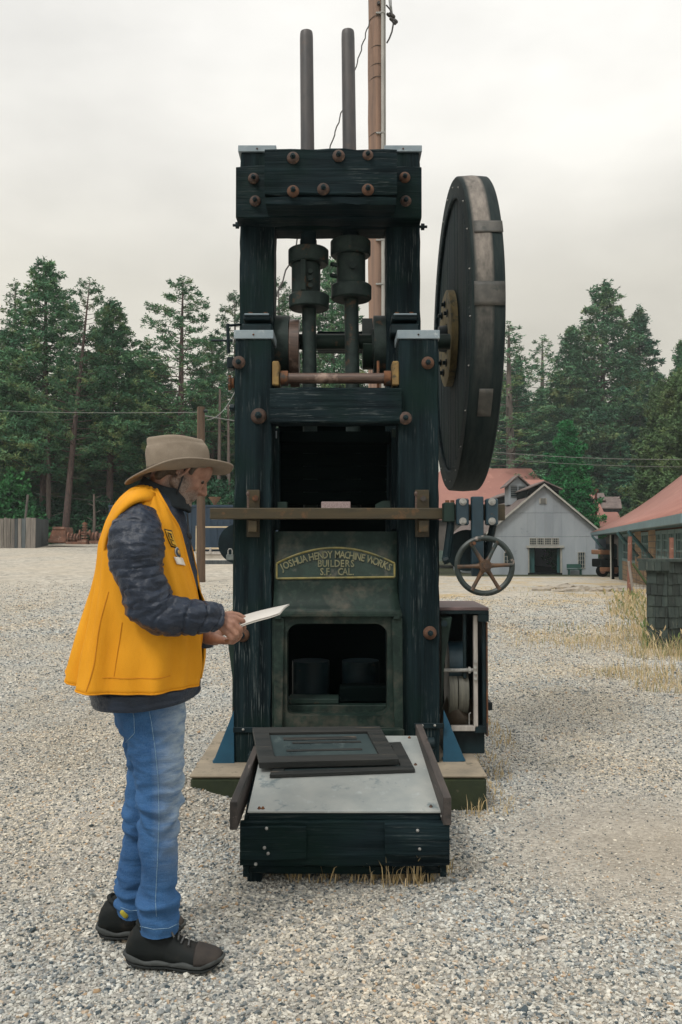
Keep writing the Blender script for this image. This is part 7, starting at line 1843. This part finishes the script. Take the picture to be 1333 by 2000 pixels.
for k in range(4):
    a = S[6] + (S[7] - S[6]) * k / 4; hwindow(a + .05, S[6] + (S[7] - S[6]) * (k + 1) / 4 - .05, .76, zeave - .4, 3)
for s_ in (S[0] + 4, S[4] - .4, S[6] - .3):
    b = MB(); a = W(s_, -.1, zeave - 1.5); c = W(s_, -1.0, zeave - .4); b.tube([a, c], .08, 6); b.build('eave_brace', TEAL, sh_t)
for s_ in (S[1] - 1.5, S[1] - .4): b = MB(); a = W(s_, -.3, zb0); b.tube([a, W(s_, -.3, zeave - .4)], .09, 8); b.build('post', MC['barn_trim'] if s_ < S[1] - 1 else DKIN, sh_t)
# machinery under the open end
Dm = 62; t = thing('old_lorry', (X(1188, Dm), Dm, ground_z(X(1188, Dm), Dm)), 'dark old lorry parked in the gap between the barn and the stone house', 'lorry')
RL = mat('orange_brown_paint', (.30, .15, .08), (.18, .09, .05), 3, None, .7); gm = ground_z(X(1188, Dm), Dm)
b = MB(); b.box(X(1171, Dm), X(1206, Dm), Dm, Dm + 2, Z(1108, Dm), Z(1092, Dm), .05); b.build('chassis', DKIN, t)
b = MB(); b.box(X(1170, Dm), X(1192, Dm), Dm - .1, Dm + 2, Z(1083, Dm), Z(1074, Dm), .05); b.build('load_bed', RL, t)
b = MB(); b.box(X(1192, Dm), X(1206, Dm), Dm, Dm + 1.9, Z(1092, Dm), Z(1062, Dm), .12); cb_ = b.build('cab', IRON, t)
b = MB(); b.box(X(1194, Dm), X(1204, Dm), Dm - .03, Dm - .005, Z(1080, Dm), Z(1068, Dm)); b.build('window', GLASS, cb_)
b = MB(); b.box(X(1170, Dm), X(1206, Dm), Dm - .15, Dm - .02, Z(1116, Dm), Z(1108, Dm), .03); b.build('bumper', RL, t)
for px in (1176, 1201):
    b = MB(); c = Vector((X(px, Dm), Dm - .1, gm + .42)); b.cyl(c, c + Vector((0, .3, 0)), .42, n=20); w_ = b.build('wheel', DKIN, t, smooth=40)
    b = MB(); b.cyl(c - Vector((0, .02, 0)), c, .2, n=14); b.build('rim', RUSTF, w_, smooth=40)
b = MB(); b.box(X(1171, Dm), X(1192, Dm), Dm + 1.0, Dm + 1.05, Z(1072, Dm), Z(1052, Dm)); o = b.build('tarpaulin', mat('blue_grey_tarpaulin', (.16, .21, .26), (.09, .13, .18), 1, None, .6), t)

# mine relic and rocks between yard and barn
ROCK = mat('pale_rock', (.42, .37, .30), (.27, .24, .2), 3, None, .95, .03, .8, .03)
rr2 = random.Random(3)
for i, (px, py, s) in enumerate(((1058, 1154, .35), (1072, 1150, .28), (1108, 1152, .5), (1122, 1155, .42), (1137, 1154, .4), (1180, 1155, .38), (1196, 1153, .33), (1206, 1156, .25), (1165, 1155, .3), (1095, 1156, .24), (1052, 1151, .22))):
    p = PG(px, py); s *= .62; b = MB(); rings = []
    for j in range(6):
        a = -pi / 2 + pi * j / 5; rings.append([(p.x + s * 1.5 * cos(a) * cos(2 * pi * k / 9) * rr2.uniform(.75, 1.2), p.y + s * cos(a) * sin(2 * pi * k / 9) * rr2.uniform(.75, 1.2), p.z + s * .5 * (sin(a) + .4) * rr2.uniform(.8, 1.2)) for k in range(9)])
    b.rings(rings); o = b.build('rock', ROCK, None); origin_to(o, p); tag(o, 'pale rock in the low row of rocks in front of the barn', 'rock', 'rocks in a low row before the barn')

# rusty fence posts, brace and wire mesh
RP = mat('red_rusty_post', (.26, .115, .08), (.13, .065, .05), 6, None, .9, .05, .4, .005, (.33, .25, .2), (.6, .68), 8)
q0 = PG(1228, 1178); Dq = q0.y
def post(nm, pa, pb, D_, r_, m_, label, cat='post'):
    a, b_ = P(*pa, D_), P(*pb, D_); b = MB(); b.tube([a, b_], r_, 8); o = b.build(nm, m_, None, smooth=50); origin_to(o, a); return tag(o, label, cat)
post('fence_post', (1229, 1185), (1231, 1048), Dq, .055, RP, 'red rusty upright pipe post left of the shingled well box')
post('fence_post', (1243, 1195), (1228, 1096), Dq - .5, .035, MC['grey_weathered_plank'], 'grey leaning stake crossing the red rusty post')
post('fence_post', (1312, 1120), (1312, 1050), Dq - 1, .055, RP, 'red pipe post rising behind the shingled well box')
post('brace_rail', (1236, 1100), (1272, 1152), Dq - .6, .03, mat('mossy_rail', (.06, .09, .03), (.03, .05, .02), 8), 'mossy brace rail slanting down to the shingled well box', 'rail')
mesh = thing('wire_mesh', P(1255, 1150, Dq), 'thin wire mesh strung from the red rusty post to the right', 'wire mesh')
b = MB()
for k in range(16): x = 1229 + 7 * k; b.tube([P(x, 1182, Dq), P(x, 1075, Dq)], .004, 3)
for k in range(9): y = 1080 + 11 * k; b.tube([P(1229, y, Dq), P(1340, y, Dq)], .004, 3)
b.build('mesh', RUSTB, mesh)
# weeds against the fence and well box
# ------------------------------------------------------------------ shingled well box
c0 = PG(1306, 1270); D0_ = c0.y; ang = radians(38)
e1 = Vector((-cos(ang), sin(ang), 0)); e2 = Vector((cos(radians(20)), sin(radians(20)), 0))
h1 = (X(1272, D0_) - c0.x) / e1.x * 1.05; htop = P(1306, 1097, D0_).z - c0.z
well = thing('well_box', c0, 'small dark box clad in weathered shingles at the right edge of the yard', 'well box')
SHG = mat('dark_green_shingle', (.045, .060, .052), (.018, .028, .026), 4, (7, 7, .8), .85, .08, .7, .006, (.11, .11, .095), (.62, .74), 5, (10, 10, 1), rnd=.45)
b = MB(); w2 = 1.2
b.prism([c0 + Vector((0, 0, -.1)), c0 + e1 * h1 + Vector((0, 0, -.1)), c0 + e1 * h1 + e2 * w2 + Vector((0, 0, -.1)), c0 + e2 * w2 + Vector((0, 0, -.1))], (0, 0, htop + .1)); b.build('core', mat('well_core', (.02, .025, .022), None, 3), well)
rows = 8; rh = htop / rows; rs = random.Random(9)
for fe, fl, nrm in ((e1, h1, Vector((-sin(ang), -cos(ang), 0))), (e2, w2, Vector((sin(radians(20)), -cos(radians(20)), 0)))):
    for j in range(rows):
        s = -rs.uniform(0, .05)
        while s < fl - .01:
            w_ = rs.uniform(.075, .14); a = max(0, s); b2 = min(fl, s + w_ - .004)
            if b2 - a > .015:
                z0_ = c0.z + rh * j - rs.uniform(0, .014); z1_ = z0_ + rh * 1.12; t0_ = rs.uniform(.016, .026)
                A_, B_ = c0 + fe * a, c0 + fe * b2; q = MB()
                v = [Vector((A_.x, A_.y, z0_)), Vector((B_.x, B_.y, z0_)), Vector((B_.x, B_.y, z0_)) + nrm * t0_, Vector((A_.x, A_.y, z0_)) + nrm * t0_, Vector((A_.x, A_.y, z1_)), Vector((B_.x, B_.y, z1_)), Vector((B_.x, B_.y, z1_)) + nrm * .007, Vector((A_.x, A_.y, z1_)) + nrm * .007]
                q.add(v, [(0, 1, 2, 3), (4, 7, 6, 5), (3, 2, 6, 7), (0, 3, 7, 4), (1, 5, 6, 2), (0, 4, 5, 1)]); q.build('shingle', SHG, well)
            s += w_
b = MB(); zt3 = c0.z + htop; o_ = .07
poly = [c0 - e1 * o_ - e2 * o_, c0 + e1 * (h1 + o_) - e2 * o_, c0 + e1 * (h1 + o_) + e2 * (w2 + .1), c0 - e1 * o_ + e2 * (w2 + .1)]
b.prism([Vector((p.x, p.y, zt3)) for p in poly], (0, 0, .035)); b.build('lid', SHG, well)
s = -.05; nrm = Vector((-sin(ang), -cos(ang), 0))
while s < h1 + .02:
    w_ = rs.uniform(.08, .13); A_, B_ = c0 + e1 * s + nrm * .075, c0 + e1 * (s + w_ - .004) + nrm * .075; q = MB()
    q.prism([Vector((A_.x, A_.y, zt3 - .12)), Vector((B_.x, B_.y, zt3 - .12)), Vector((B_.x, B_.y, zt3 - .001)), Vector((A_.x, A_.y, zt3 - .001))], -nrm * .02); q.build('shingle', SHG, well); s += w_
sp2 = []
for px, py, rx, ry, cnt, h0, h1_ in ((1285, 1268, .25, .12, 130, .06, .4), (1315, 1282, .25, .1, 110, .06, .36), (1270, 1255, .12, .3, 110, .15, .6), (1238, 1190, .35, .5, 200, .15, .5)):
    x, y = gp(px, py); sp2.append((x, y, rx, ry, cnt, h0, h1_))
blades('green_weeds', sp2, [STRAW[3], STRAW[0], mat('weed_green', (.16, .24, .07), (.1, .16, .05), 3, bump=0)], 12)

# ------------------------------------------------------------------ faint haze, thickened to lighten the dark tree crowns
hz_ = MB(); hz_.box(-420, 420, -40, 330, -12, 34); hm = bpy.data.materials.new('haze_lift'); hm.use_nodes = True
hn, hl = hm.node_tree.nodes, hm.node_tree.links; hn.remove(hn['Principled BSDF'])
pv = hn.new('ShaderNodeVolumePrincipled'); pv.inputs['Density'].default_value = .0005; pv.inputs['Color'].default_value = (.86, .95, .97, 1); pv.inputs['Anisotropy'].default_value = .2
hl.new(pv.outputs[0], hn['Material Output'].inputs['Volume'])
kind(hz_.build('haze', hm), 'stuff')
